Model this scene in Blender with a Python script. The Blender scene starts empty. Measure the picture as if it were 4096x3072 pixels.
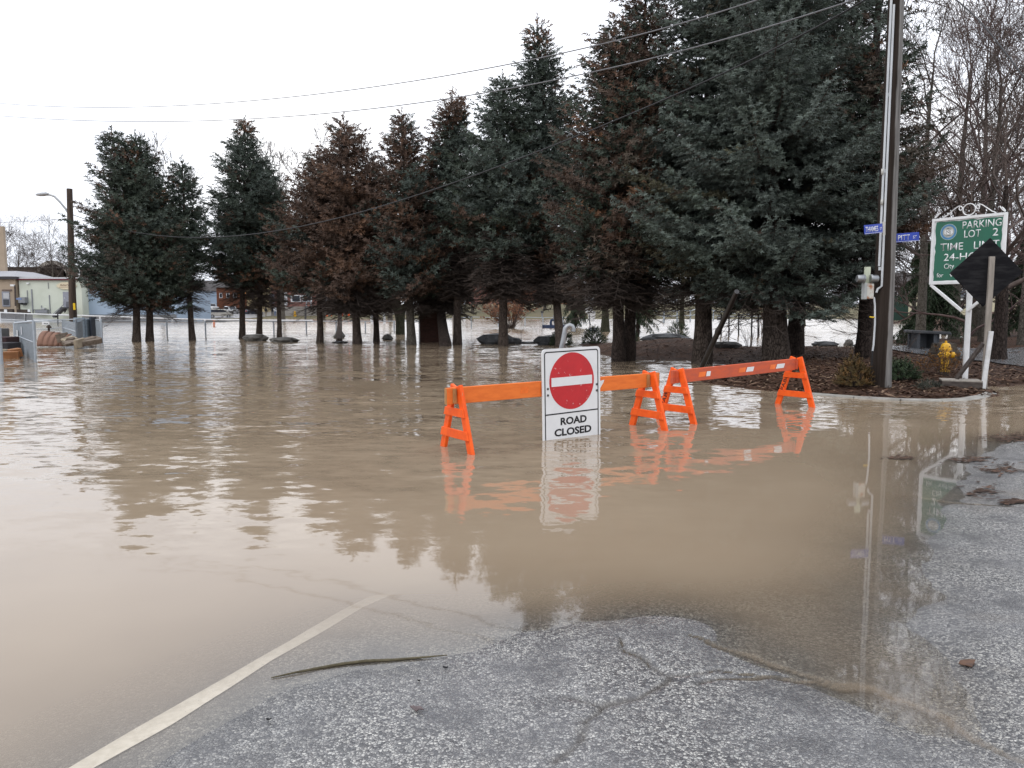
import bpy, bmesh, math, random
import numpy as np
from mathutils import Vector, Matrix, Euler, noise as mnoise

random.seed(7)
SC = bpy.context.scene
COL = SC.collection

# ------------------------------------------------------------------ camera
H = 1.45                       # eye height above the flood water (z = 0)
FOC = 770.0                    # focal length for a 1024 pixel wide frame
PITCH = math.atan(73.0/FOC)
cam_d = bpy.data.cameras.new('camera')
cam = bpy.data.objects.new('camera', cam_d)
COL.objects.link(cam)
cam.location = (0, 0, H)
cam.rotation_euler = (math.pi/2 - PITCH, 0, 0)
cam_d.sensor_width = 36.0
cam_d.lens = 36.0*FOC/1024.0
cam_d.clip_start = 0.05
cam_d.clip_end = 3000
SC.camera = cam

# ------------------------------------------------------------------ overcast sky, soft sun
SUN_EL, SUN_AZ = math.radians(48), math.radians(215)
world = bpy.data.worlds.new('World')
SC.world = world
world.use_nodes = True
wn, wl = world.node_tree.nodes, world.node_tree.links
wn.clear()
w_out = wn.new('ShaderNodeOutputWorld')
w_bg = wn.new('ShaderNodeBackground')
w_bg.inputs['Strength'].default_value = 0.1
w_sky = wn.new('ShaderNodeTexSky')
w_sky.sky_type = 'NISHITA'
w_sky.sun_disc = False
w_sky.sun_elevation = SUN_EL
w_sky.sun_rotation = SUN_AZ
w_sky.dust_density = 6.0
w_tc = wn.new('ShaderNodeTexCoord')
w_map = wn.new('ShaderNodeMapping')
w_map.inputs['Scale'].default_value = (1.2, 1.2, 3.0)
w_noise = wn.new('ShaderNodeTexNoise')
w_noise.inputs['Scale'].default_value = 1.6
w_noise.inputs['Detail'].default_value = 4.0
w_ramp = wn.new('ShaderNodeValToRGB')
w_ramp.color_ramp.elements[0].position = 0.3
w_ramp.color_ramp.elements[0].color = (0.68, 0.72, 0.80, 1)
w_ramp.color_ramp.elements[1].position = 0.7
w_ramp.color_ramp.elements[1].color = (1.0, 1.0, 1.0, 1)
w_scale = wn.new('ShaderNodeMix'); w_scale.data_type = 'RGBA'; w_scale.blend_type = 'MULTIPLY'
w_scale.inputs['Factor'].default_value = 1.0
w_scale.inputs['B'].default_value = (17.6, 17.7, 18.1, 1)
w_mix = wn.new('ShaderNodeMix'); w_mix.data_type = 'RGBA'
w_mix.inputs['Factor'].default_value = 0.93          # cloud cover over the clear sky
wl.new(w_tc.outputs['Generated'], w_map.inputs['Vector'])
wl.new(w_map.outputs['Vector'], w_noise.inputs['Vector'])
wl.new(w_noise.outputs['Fac'], w_ramp.inputs['Fac'])
wl.new(w_ramp.outputs['Color'], w_scale.inputs['A'])
# overcast skies grow brighter towards the zenith, evenly all round
w_sep = wn.new('ShaderNodeSeparateXYZ'); wl.new(w_tc.outputs['Generated'], w_sep.inputs[0])
w_el = wn.new('ShaderNodeMapRange'); w_el.inputs['From Min'].default_value = 0.0; w_el.inputs['From Max'].default_value = 1.0
w_el.inputs['To Min'].default_value = 0.84; w_el.inputs['To Max'].default_value = 1.3
wl.new(w_sep.outputs['Z'], w_el.inputs['Value'])
w_grad = wn.new('ShaderNodeVectorMath'); w_grad.operation = 'SCALE'
wl.new(w_scale.outputs['Result'], w_grad.inputs[0]); wl.new(w_el.outputs['Result'], w_grad.inputs['Scale'])
wl.new(w_sky.outputs['Color'], w_mix.inputs['A'])
wl.new(w_grad.outputs[0], w_mix.inputs['B'])
wl.new(w_mix.outputs['Result'], w_bg.inputs['Color'])
wl.new(w_bg.outputs['Background'], w_out.inputs['Surface'])

sun_d = bpy.data.lights.new('sun', 'SUN')
sun_d.energy = 0.6
sun_d.angle = math.radians(35)
sun_d.color = (1.0, 0.97, 0.92)
sun = bpy.data.objects.new('sun', sun_d)
COL.objects.link(sun)
sun.rotation_euler = (math.pi/2 - SUN_EL, 0, -SUN_AZ + math.pi)

SC.view_settings.view_transform = 'Standard'
SC.view_settings.look = 'None'
SC.view_settings.exposure = 0.0
SC.view_settings.gamma = 1.0
SC.view_settings.use_curve_mapping = False
SC.render.engine = 'CYCLES'
SC.cycles.use_denoising = True
SC.cycles.max_bounces = 6
SC.cycles.diffuse_bounces = 3
SC.cycles.glossy_bounces = 3
SC.cycles.transparent_max_bounces = 12
SC.cycles.caustics_reflective = False
SC.cycles.caustics_refractive = False

# ------------------------------------------------------------------ measuring helpers
CP, SP = math.cos(PITCH), math.sin(PITCH)
def ray(px, py):               # direction through a point of the 4096 wide photograph
    u = (px/4.0-512)/FOC; v = (py/4.0-384)/FOC
    return Vector((u, CP - v*SP, -SP - v*CP))
def W(px, py, z=0.0):          # where that ray meets the level z
    d = ray(px, py); t = (z-H)/d.z
    return Vector((d.x*t, d.y*t, z))
def at(px, py, Y):             # where it reaches the distance Y
    d = ray(px, py); t = Y/d.y
    return Vector((d.x*t, Y, H+d.z*t))
K2 = 4096/2212.0
def W2(px, py, z=0.0): return W(px*K2, py*K2, z)
def at2(px, py, Y): return at(px*K2, py*K2, Y)

# ------------------------------------------------------------------ materials
MATS = {}
def nm(name):
    m = bpy.data.materials.new(name); m.use_nodes = True
    nt = m.node_tree
    b = nt.nodes['Principled BSDF']
    return m, nt, b
def ramp(nt, src, p0, c0, p1, c1, mode='LINEAR'):
    r = nt.nodes.new('ShaderNodeValToRGB')
    r.color_ramp.interpolation = mode
    r.color_ramp.elements[0].position = p0; r.color_ramp.elements[0].color = (*c0, 1) if len(c0) == 3 else c0
    r.color_ramp.elements[1].position = p1; r.color_ramp.elements[1].color = (*c1, 1) if len(c1) == 3 else c1
    nt.links.new(src, r.inputs['Fac'])
    return r
def tex_noise(nt, scale, detail=4, rough=0.55, vec=None, stretch=None):
    tc = nt.nodes.new('ShaderNodeTexCoord')
    n = nt.nodes.new('ShaderNodeTexNoise')
    n.inputs['Scale'].default_value = scale
    n.inputs['Detail'].default_value = detail
    n.inputs['Roughness'].default_value = rough
    if stretch:
        mp = nt.nodes.new('ShaderNodeMapping'); mp.inputs['Scale'].default_value = stretch
        nt.links.new(tc.outputs['Object'], mp.inputs['Vector'])
        nt.links.new(mp.outputs['Vector'], n.inputs['Vector'])
    else:
        nt.links.new(tc.outputs['Object'], n.inputs['Vector'])
    return n
def mix_rgb(nt, fac, a, b, blend='MIX'):
    m = nt.nodes.new('ShaderNodeMix'); m.data_type = 'RGBA'; m.blend_type = blend
    for key, v in (('Factor', fac), ('A', a), ('B', b)):
        if isinstance(v, (int, float)): m.inputs[key].default_value = v
        elif isinstance(v, tuple): m.inputs[key].default_value = (*v, 1) if len(v) == 3 else v
        else: nt.links.new(v, m.inputs[key])
    return m.outputs['Result']
def math_n(nt, op, a, b=None, clamp=False):
    m = nt.nodes.new('ShaderNodeMath'); m.operation = op; m.use_clamp = clamp
    for i, v in enumerate((a, b)):
        if v is None: continue
        if isinstance(v, (int, float)): m.inputs[i].default_value = v
        else: nt.links.new(v, m.inputs[i])
    return m.outputs[0]
def mat(name, col, rough=0.6, metal=0.0, col2=None, scale=8.0, lo=0.4, hi=0.65, stretch=None,
        bump=0.0, bscale=None, spec=None, detail=5, chips=None):
    """a surface of one colour broken up with a second one, light relief, optional chips of a third"""
    if name in MATS: return MATS[name]
    m, nt, b = nm(name)
    b.inputs['Roughness'].default_value = rough
    b.inputs['Metallic'].default_value = metal
    b.inputs['Specular IOR Level'].default_value = spec if spec is not None else (.5 if rough < .45 else .22)
    if col2 is None: col2 = tuple(c*0.8 for c in col)
    n = tex_noise(nt, scale, detail, 0.6, stretch=stretch)
    r = ramp(nt, n.outputs['Fac'], lo, col, hi, col2)
    out = r.outputs['Color']
    if chips:
        cc, cs, thr = chips
        n2 = tex_noise(nt, cs, 6, 0.7)
        r2 = ramp(nt, n2.outputs['Fac'], thr, (0, 0, 0), thr+0.03, (1, 1, 1))
        out = mix_rgb(nt, r2.outputs['Color'], out, cc)
    nt.links.new(out, b.inputs['Base Color'])
    if bump:
        bn = nt.nodes.new('ShaderNodeBump')
        bn.inputs['Strength'].default_value = 1.0
        bn.inputs['Distance'].default_value = bump
        n3 = tex_noise(nt, bscale or scale*3, 5, 0.6, stretch=stretch)
        nt.links.new(n3.outputs['Fac'], bn.inputs['Height'])
        nt.links.new(bn.outputs['Normal'], b.inputs['Normal'])
    MATS[name] = m
    return m

# ------------------------------------------------------------------ objects
def tag(o, label=None, cat=None, group=None, kind=None):
    if label: o['label'] = label
    if cat: o['category'] = cat
    if group: o['group'] = group
    if kind: o['kind'] = kind
    return o
def thing(name, label, cat, loc, group=None):
    o = bpy.data.objects.new(name, None); COL.objects.link(o)
    o.empty_display_size = 0.2
    o.location = loc
    return tag(o, label, cat, group)
def root_loc(o):
    v = Vector((0, 0, 0))
    while o is not None:
        v = v + Vector(o.location); o = o.parent
    return v
def link(name, me, parent=None, loc=(0, 0, 0)):
    o = bpy.data.objects.new(name, me); COL.objects.link(o)
    if parent is not None: o.parent = parent
    else: o.location = loc
    return o

def perp(d):
    d = Vector(d).normalized()
    a = Vector((0, 0, 1)) if abs(d.z) < 0.9 else Vector((1, 0, 0))
    u = d.cross(a).normalized()
    return u, d.cross(u).normalized()

class MB:
    """collects shapes in place coordinates and links them as one mesh"""
    def __init__(s): s.v = []; s.f = []; s.m = []
    def quadbox(s, c8, mi=0):
        o = len(s.v); s.v += [Vector(c) for c in c8]
        for q in ((0, 3, 2, 1), (4, 5, 6, 7), (0, 1, 5, 4), (1, 2, 6, 5), (2, 3, 7, 6), (3, 0, 4, 7)):
            s.f.append([o+i for i in q]); s.m.append(mi)
        return s
    def box(s, c, size, ax=None, ay=None, az=None, mi=0):
        c = Vector(c); ax = Vector(ax or (1, 0, 0)); ay = Vector(ay or (0, 1, 0)); az = Vector(az or (0, 0, 1))
        x, y, z = ax*size[0]/2, ay*size[1]/2, az*size[2]/2
        return s.quadbox([c-x-y-z, c+x-y-z, c+x+y-z, c-x+y-z, c-x-y+z, c+x-y+z, c+x+y+z, c-x+y+z], mi)
    def bar(s, p, q, w, h, side=None, mi=0):       # a board from p to q, w along side, h across
        p, q = Vector(p), Vector(q); d = (q-p)
        if side is None: u, v = perp(d)
        else:
            u = Vector(side); u = (u - d.normalized()*u.dot(d.normalized())).normalized(); v = d.normalized().cross(u)
        a, b = u*w/2, v*h/2
        return s.quadbox([p-a-b, p+a-b, p+a+b, p-a+b, q-a-b, q+a-b, q+a+b, q-a+b], mi)
    def tube(s, pts, r, n=8, mi=0, caps=True):
        pts = [Vector(p) for p in pts]
        if isinstance(r, (int, float)): r = [r]*len(pts)
        o = len(s.v); u = None
        for i, p in enumerate(pts):
            d = (pts[min(i+1, len(pts)-1)]-pts[max(i-1, 0)]).normalized()
            if u is None: u, w = perp(d)
            else:
                u = (u-d*u.dot(d)).normalized(); w = d.cross(u)
            for k in range(n):
                a = 2*math.pi*k/n
                s.v.append(p+(u*math.cos(a)+w*math.sin(a))*r[i])
        for i in range(len(pts)-1):
            for k in range(n):
                a, b = o+i*n+k, o+i*n+(k+1) % n
                s.f.append([a, b, b+n, a+n]); s.m.append(mi)
        if caps:
            s.f.append([o+k for k in reversed(range(n))]); s.m.append(mi)
            s.f.append([o+(len(pts)-1)*n+k for k in range(n)]); s.m.append(mi)
        return s
    def lathe(s, prof, org, axis=(0, 0, 1), n=20, mi=0):   # prof: (radius, height)
        org = Vector(org); ax = Vector(axis).normalized(); u, w = perp(ax)
        o = len(s.v)
        for r, h in prof:
            for k in range(n):
                a = 2*math.pi*k/n
                s.v.append(org+ax*h+(u*math.cos(a)+w*math.sin(a))*r)
        for i in range(len(prof)-1):
            for k in range(n):
                a, b = o+i*n+k, o+i*n+(k+1) % n
                s.f.append([a, b, b+n, a+n]); s.m.append(mi)
        s.f.append([o+k for k in reversed(range(n))]); s.m.append(mi)
        s.f.append([o+(len(prof)-1)*n+k for k in range(n)]); s.m.append(mi)
        return s
    def prism(s, poly, M, t, mi=0):                 # poly in the xy of M, pushed along its z from 0 to t
        o = len(s.v); n = len(poly)
        for z in (0, t):
            for x, y in poly: s.v.append(M @ Vector((x, y, z)))
        s.f.append([o+i for i in reversed(range(n))]); s.m.append(mi)
        s.f.append([o+n+i for i in range(n)]); s.m.append(mi)
        for i in range(n):
            j = (i+1) % n
            s.f.append([o+i, o+j, o+n+j, o+n+i]); s.m.append(mi)
        return s
    def face(s, pts, mi=0):
        o = len(s.v); s.v += [Vector(p) for p in pts]
        s.f.append([o+i for i in range(len(pts))]); s.m.append(mi)
        return s
    def mesh(s, name, off, mats, smooth=False, bevel=0.0):
        me = bpy.data.meshes.new(name)
        off = Vector(off)
        me.from_pydata([tuple(v-off) for v in s.v], [], s.f)
        mats = mats if isinstance(mats, (list, tuple)) else [mats]
        for m in mats: me.materials.append(m)
        if len(mats) > 1: me.polygons.foreach_set('material_index', s.m)
        bm = bmesh.new(); bm.from_mesh(me)
        bmesh.ops.recalc_face_normals(bm, faces=bm.faces)
        if bevel:
            bmesh.ops.bevel(bm, geom=[e for e in bm.edges if len(e.link_faces) == 2 and e.calc_face_angle() > 0.6],
                            offset=bevel, segments=1, affect='EDGES', clamp_overlap=True)
        if smooth:
            for f in bm.faces: f.smooth = True
            for e in bm.edges:
                if len(e.link_faces) == 2 and e.calc_face_angle() > 0.7: e.smooth = False
        bm.to_mesh(me); bm.free()
        me.update()
        return me
    def build(s, name, mats, parent=None, loc=None, smooth=False, bevel=0.0):
        if parent is not None:
            return link(name, s.mesh(name, root_loc(parent), mats, smooth, bevel), parent)
        if loc is None: loc = Vector((0, 0, 0))
        return link(name, s.mesh(name, loc, mats, smooth, bevel), None, loc)

def frame(o, x, y):             # a matrix with origin o, x and y along the given directions
    x = Vector(x).normalized(); z = x.cross(Vector(y)).normalized(); y = z.cross(x)
    return Matrix(((x.x, y.x, z.x, o[0]), (x.y, y.y, z.y, o[1]), (x.z, y.z, z.z, o[2]), (0, 0, 0, 1)))
def rrect(w, h, r, n=5):
    out = []
    for cx, cy, a0 in ((w/2-r, h/2-r, 0), (-w/2+r, h/2-r, 90), (-w/2+r, -h/2+r, 180), (w/2-r, -h/2+r, 270)):
        for k in range(n+1):
            a = math.radians(a0+90*k/n); out.append((cx+r*math.cos(a), cy+r*math.sin(a)))
    return out
def circ(r, n=40, cx=0, cy=0): return [(cx+r*math.cos(2*math.pi*k/n), cy+r*math.sin(2*math.pi*k/n)) for k in range(n)]
def rectp(x0, y0, x1, y1): return [(x0, y0), (x1, y0), (x1, y1), (x0, y1)]

def text(name, body, M, height, width, m, parent, depth=0.002, bold=0.012, shear=0.0):
    """raised lettering centred on M, scaled to the given cap height and width"""
    cu = bpy.data.curves.new(name, 'FONT'); cu.body = body
    cu.align_x = 'LEFT'; cu.size = 1.0; cu.offset = bold; cu.resolution_u = 3
    cu.shear = shear
    t = bpy.data.objects.new(name, cu); COL.objects.link(t)
    bpy.context.view_layer.update()
    dg = bpy.context.evaluated_depsgraph_get()
    me = bpy.data.meshes.new_from_object(t.evaluated_get(dg))
    bpy.data.objects.remove(t); bpy.data.curves.remove(cu)
    xs = [v.co.x for v in me.vertices]; ys = [v.co.y for v in me.vertices]
    x0, x1, y0, y1 = min(xs), max(xs), min(ys), max(ys)
    if any(c in body for c in 'yg,p') and body.lower() != body.upper():
        pass
    sx = width/(x1-x0); sy = height/(y1-y0)
    bm = bmesh.new(); bm.from_mesh(me); bpy.data.meshes.remove(me)
    for v in bm.verts: v.co = Vector(((v.co.x-(x0+x1)/2)*sx, (v.co.y-(y0+y1)/2)*sy, 0))
    r = bmesh.ops.extrude_face_region(bm, geom=bm.faces[:])
    for e in r['geom']:
        if isinstance(e, bmesh.types.BMVert): e.co.z += depth
    off = root_loc(parent)
    MM = Matrix.Translation(-off) @ M
    for v in bm.verts: v.co = MM @ v.co
    bmesh.ops.recalc_face_normals(bm, faces=bm.faces)
    out = bpy.data.meshes.new(name); bm.to_mesh(out); bm.free()
    out.materials.append(m)
    return link(name, out, parent)

def sstep(a, b, x):
    t = np.clip((np.asarray(x, float)-a)/(b-a), 0, 1)
    return t*t*(3-2*t)
# ================================================================== ground, flood water, garden bed, far bank
def tps(pts):
    P = np.array([(p[0], p[1]) for p in pts], float); z = np.array([p[2] for p in pts], float)
    n = len(P)
    d2 = ((P[:, None]-P[None])**2).sum(-1)
    Km = 0.5*d2*np.log(np.maximum(d2, 1e-12))
    A = np.zeros((n+3, n+3)); A[:n, :n] = Km+np.eye(n)*0.02
    A[:n, n] = 1; A[:n, n+1:] = P; A[n, :n] = 1; A[n+1:, :n] = P.T
    w = np.linalg.solve(A, np.concatenate([z, [0, 0, 0]]))
    def f(x, y):
        x = np.asarray(x, float); y = np.asarray(y, float)
        out = w[n]+w[n+1]*x+w[n+2]*y
        for i in range(n):
            r2 = (x-P[i, 0])**2+(y-P[i, 1])**2
            out = out+w[i]*0.5*r2*np.log(np.maximum(r2, 1e-12))
        return out
    return f
def vnoise(x, y, s, seed=0):      # cheap smooth value noise on arrays
    X = np.asarray(x)*s+seed*17.3; Y = np.asarray(y)*s+seed*5.1
    xi = np.floor(X); yi = np.floor(Y); fx = X-xi; fy = Y-yi
    fx = fx*fx*(3-2*fx); fy = fy*fy*(3-2*fy)
    def h(a, b):
        t = np.sin(a*127.1+b*311.7+seed*74.7)*43758.5453
        return t-np.floor(t)
    return (h(xi, yi)*(1-fx)+h(xi+1, yi)*fx)*(1-fy)+(h(xi, yi+1)*(1-fx)+h(xi+1, yi+1)*fx)*fy-0.5

near_px = [
 (0, 3072, -.030), (300, 3072, -.010), (700, 3072, .006), (1500, 3072, .012), (2400, 3072, .026), (3300, 3072, .018), (4096, 3072, .014),
 (0, 2700, -.075), (600, 2800, -.022), (1000, 2720, -.008), (1450, 2750, .004), (1800, 2720, .006), (2600, 2760, .018), (3400, 2880, .008), (3750, 2920, -.002), (4096, 2800, .010),
 (1250, 2560, -.022), (1400, 2400, -.06), (1900, 2560, -.006), (2450, 2540, .008), (2700, 2500, .010), (2950, 2600, .004), (3100, 2500, -.011), (3450, 2620, -.002), (3800, 2520, .005), (4096, 2400, .012),
 (2350, 2360, -.05), (2700, 2380, -.035), (3000, 2300, -.06), (3350, 2350, -.010), (3550, 2200, -.003), (3800, 2250, .005), (4096, 2150, .012),
 (0, 2200, -.16), (700, 2350, -.13), (1300, 2100, -.2), (2400, 2000, -.2), (3300, 2000, -.07), (3600, 2000, -.013), (3800, 2080, .001), (3950, 2010, .004), (4096, 1990, .012),
 (3720, 1930, -.004), (4096, 1880, .012), (3600, 1800, -.05), (3850, 1840, -.006), (4030, 1770, .002), (4096, 1700, -.03), (3400, 1650, -.12), (4096, 1740, .006),
 (2000, 1800, -.25), (3000, 1650, -.22), (1500, 1500, -.3), (100, 1500, -.3), (4096, 1590, -.06), (4500, 1900, .02), (4700, 1650, .0), (5200, 2300, .03)]
NPTS = [tuple(W(a, b, c)) for a, b, c in near_px]
NPTS += [(-6, 1.0, -.02), (-3, .8, .02), (0, .5, .04), (3, .5, .04), (6, 1.0, .04), (-3, -2, .06), (3, -2, .06), (0, -2, .06), (-7, -2, .05), (8, -2, .05), (-9, 6, -.28), (-9, 2, -.1)]
f_near = tps(NPTS)
cracks2 = [[(1335, 1375), (1345, 1402), (1440, 1460), (1380, 1500), (1283, 1545), (1262, 1575), (1190, 1665)],
           [(1440, 1458), (1560, 1452), (1640, 1465), (1760, 1476), (1870, 1496), (1945, 1530), (2040, 1562), (2130, 1600), (2240, 1650)],
           [(1640, 1465), (1500, 1480)], [(1283, 1545), (1210, 1520)], [(1870, 1496), (1720, 1452), (1560, 1400), (1500, 1380)],
           [(2230, 1100), (2100, 1092), (1980, 1075)]]
CR = []
for c in cracks2:
    w_ = [W2(*p) for p in c]
    for i in range(len(w_)-1): CR.append((w_[i].x, w_[i].y, w_[i+1].x, w_[i+1].y))
def crack_k(x, y):
    wx = x+vnoise(x, y, 5, 7)*.10+vnoise(x, y, 14, 8)*.035; wy = y+vnoise(x, y, 5, 9)*.10+vnoise(x, y, 14, 11)*.035
    k1 = np.zeros_like(x); k2 = np.zeros_like(x); wdt = .016+.016*vnoise(x, y, 3, 12)
    for a, b, c, d in CR:
        L2 = (c-a)**2+(d-b)**2
        t = np.clip(((wx-a)*(c-a)+(wy-b)*(d-b))/L2, 0, 1)
        dist = np.hypot(wx-a-t*(c-a), wy-b-t*(d-b))
        k1 = np.maximum(k1, np.exp(-(dist/wdt)**2)); k2 = np.maximum(k2, np.exp(-(dist/.09)**2))
    return k1, k2
def road_z(x, y):
    x = np.asarray(x, float); y = np.asarray(y, float)
    zn = f_near(np.clip(x, -9, 12), np.clip(y, -2, 17))
    zf = np.where(y < 2, 0.05, -0.4)
    k = sstep(8, 14, y)*1.0
    k = np.maximum(k, sstep(-5.5, -9, -(-x))*0)                      # left side goes down to the deep water
    k = np.maximum(k, sstep(-4.5, -8.5, x))
    k = np.maximum(k, sstep(9, 13, x)*sstep(6, 9, y))
    zf = np.where((x > 11) & (y < 9), 0.05, zf)
    k = np.maximum(k, sstep(11, 14, x))
    k = np.maximum(k, sstep(-2, -5, y))
    z = zn*(1-k)+zf*k
    damp = sstep(14, 7, y)
    z = z+(vnoise(x, y, .9, 1)*.010+vnoise(x, y, 2.3, 2)*.007+vnoise(x, y, 6, 3)*.003)*damp
    k1, k2 = crack_k(x, y)
    z = z-np.where(z > -.05, .013*k1+.0025*k2, 0)
    # gentle rise into the land on every side, far past the flood
    z = z+np.where(y > 260, 3.2, 0)
    return z

def axis(lo, fa, fb, hi, fine, grow):
    mid = list(np.arange(fa, fb, fine)); s = fine; a = [fa]
    while a[-1] > lo: s *= grow; a.append(a[-1]-s)
    s = fine; b = [mid[-1]+fine]
    while b[-1] < hi: s *= grow; b.append(b[-1]+s)
    return np.array(a[::-1][:-1]+mid+b)
XS = axis(-900, -2.4, 4.6, 900, .020, 1.07)
YS = axis(-60, 2.1, 6.6, 1500, .020, 1.05)

def grid_mesh(name, xs, ys, zf, m, attrs=None):
    X, Y = np.meshgrid(xs, ys)
    Z = zf(X, Y)
    nx, ny = len(xs), len(ys)
    co = np.stack([X, Y, Z], -1).reshape(-1, 3).astype(np.float32)
    i = np.arange(nx*ny).reshape(ny, nx)
    q = np.stack([i[:-1, :-1], i[:-1, 1:], i[1:, 1:], i[1:, :-1]], -1).reshape(-1, 4).astype(np.int32)
    me = bpy.data.meshes.new(name)
    me.vertices.add(len(co)); me.vertices.foreach_set('co', co.ravel())
    me.loops.add(q.size); me.loops.foreach_set('vertex_index', q.ravel())
    me.polygons.add(len(q)); me.polygons.foreach_set('loop_start', np.arange(0, q.size, 4, dtype=np.int32))
    me.polygons.foreach_set('use_smooth', np.ones(len(q), bool))
    me.update(calc_edges=True)
    for k, f in (attrs or {}).items():
        a = me.attributes.new(k, 'FLOAT', 'POINT')
        a.data.foreach_set('value', f(X, Y).reshape(-1).astype(np.float32))
    me.materials.append(m)
    return me

# --- wet chip-seal asphalt
m, nt, b = nm('wet asphalt')
tc = nt.nodes.new('ShaderNodeTexCoord')
v1 = nt.nodes.new('ShaderNodeTexVoronoi'); v1.inputs['Scale'].default_value = 92
v1.inputs['Randomness'].default_value = 1.0
v2 = nt.nodes.new('ShaderNodeTexVoronoi'); v2.inputs['Scale'].default_value = 92; v2.feature = 'DISTANCE_TO_EDGE'
nw = nt.nodes.new('ShaderNodeTexNoise'); nw.inputs['Scale'].default_value = 60; nw.inputs['Detail'].default_value = 2
nt.links.new(tc.outputs['Object'], nw.inputs['Vector'])
vm = nt.nodes.new('ShaderNodeVectorMath'); vm.operation = 'MULTIPLY_ADD'
vm.inputs[1].default_value = (.012, .012, .012)
nt.links.new(nw.outputs['Color'], vm.inputs[0]); nt.links.new(tc.outputs['Object'], vm.inputs[2])
flat = nt.nodes.new('ShaderNodeVectorMath'); flat.operation = 'MULTIPLY'; flat.inputs[1].default_value = (1, 1, 0)
nt.links.new(vm.outputs[0], flat.inputs[0])
nt.links.new(flat.outputs[0], v1.inputs['Vector']); nt.links.new(flat.outputs[0], v2.inputs['Vector'])
sep = nt.nodes.new('ShaderNodeSeparateColor'); nt.links.new(v1.outputs['Color'], sep.inputs[0])
stone = nt.nodes.new('ShaderNodeValToRGB')
cr = stone.color_ramp
cr.elements[0].position = 0; cr.elements[0].color = (.05, .05, .055, 1)
cr.elements[1].position = 1; cr.elements[1].color = (.54, .53, .49, 1)
for p, c in ((.22, (.10, .10, .10, 1)), (.42, (.27, .26, .25, 1)), (.62, (.35, .35, .335, 1)), (.8, (.45, .44, .41, 1))):
    e = cr.elements.new(p); e.color = c
nt.links.new(sep.outputs[0], stone.inputs['Fac'])
edge = ramp(nt, v2.outputs['Distance'], .02, (1, 1, 1), .13, (0, 0, 0))
c1 = mix_rgb(nt, edge.outputs['Color'], stone.outputs['Color'], (.055, .055, .06))
big = tex_noise(nt, 1.3, 5, .6)
wear = ramp(nt, big.outputs['Fac'], .40, (0, 0, 0), .62, (1, 1, 1))
c2 = mix_rgb(nt, .55, c1, (.17, .17, .175))
c3 = mix_rgb(nt, wear.outputs['Color'], c1, c2)
big2 = tex_noise(nt, .8, 4, .6, stretch=(1, 1, 1))
dirt = ramp(nt, big2.outputs['Fac'], .55, (0, 0, 0), .75, (.6, .6, .6))
c4 = mix_rgb(nt, dirt.outputs['Color'], c3, (.21, .17, .125))
ack = nt.nodes.new('ShaderNodeAttribute'); ack.attribute_name = 'crack'
tar = tex_noise(nt, 2.6, 5, .65)
tarr = ramp(nt, tar.outputs['Fac'], .50, (0, 0, 0), .66, (.85, .85, .85))
c4 = mix_rgb(nt, tarr.outputs['Color'], c4, mix_rgb(nt, .72, c4, (.045, .045, .05)))
asw = nt.nodes.new('ShaderNodeAttribute'); asw.attribute_name = 'soaked'
c4 = mix_rgb(nt, math_n(nt, 'MULTIPLY', asw.outputs['Fac'], .55), c4, mix_rgb(nt, 1.0, c4, (.40, .37, .34), 'MULTIPLY'))
c4 = mix_rgb(nt, math_n(nt, 'MULTIPLY', ack.outputs['Fac'], .85), c4, (.060, .050, .042))
nt.links.new(c4, b.inputs['Base Color'])
b.inputs['Roughness'].default_value = .38
b.inputs['Specular IOR Level'].default_value = .5
b.inputs['Coat Weight'].default_value = .38
b.inputs['Coat Roughness'].default_value = .16
bn = nt.nodes.new('ShaderNodeBump'); bn.inputs['Strength'].default_value = .9; bn.inputs['Distance'].default_value = .004
hgt = ramp(nt, v2.outputs['Distance'], 0, (0, 0, 0), .3, (1, 1, 1))
nt.links.new(hgt.outputs['Color'], bn.inputs['Height']); nt.links.new(bn.outputs['Normal'], b.inputs['Normal'])
M_ASPH = m

ground = link('ground', grid_mesh('ground', XS, YS, road_z, M_ASPH, {'crack': lambda x, y: np.clip(crack_k(x, y)[0]*1.1, 0, 1), 'soaked': lambda x, y: np.exp(-np.maximum(road_z(x, y)+vnoise(x, y, 9, 41)*.006, 0)/.007)}))
tag(ground, kind='structure')

# --- brown flood water: how far one sees into it follows the real depth below the surface
m, nt, b = nm('muddy flood water')
nt.nodes.remove(b)
out = nt.nodes['Material Output']
at_d = nt.nodes.new('ShaderNodeAttribute'); at_d.attribute_name = 'depth'
e1 = math_n(nt, 'MULTIPLY', at_d.outputs['Fac'], -29.0)
e2 = math_n(nt, 'EXPONENT', e1)
murk = math_n(nt, 'SUBTRACT', 1.0, e2, clamp=True)
nmud = tex_noise(nt, .5, 4, .55)
mud = ramp(nt, nmud.outputs['Fac'], .3, (.258, .197, .137), .7, (.288, .225, .159))
dif = nt.nodes.new('ShaderNodeBsdfDiffuse'); nt.links.new(mud.outputs['Color'], dif.inputs['Color'])
tr = nt.nodes.new('ShaderNodeBsdfTransparent'); tr.inputs['Color'].default_value = (.90, .88, .84, 1)
body = nt.nodes.new('ShaderNodeMixShader')
nt.links.new(murk, body.inputs[0]); nt.links.new(tr.outputs[0], body.inputs[1]); nt.links.new(dif.outputs[0], body.inputs[2])
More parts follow.
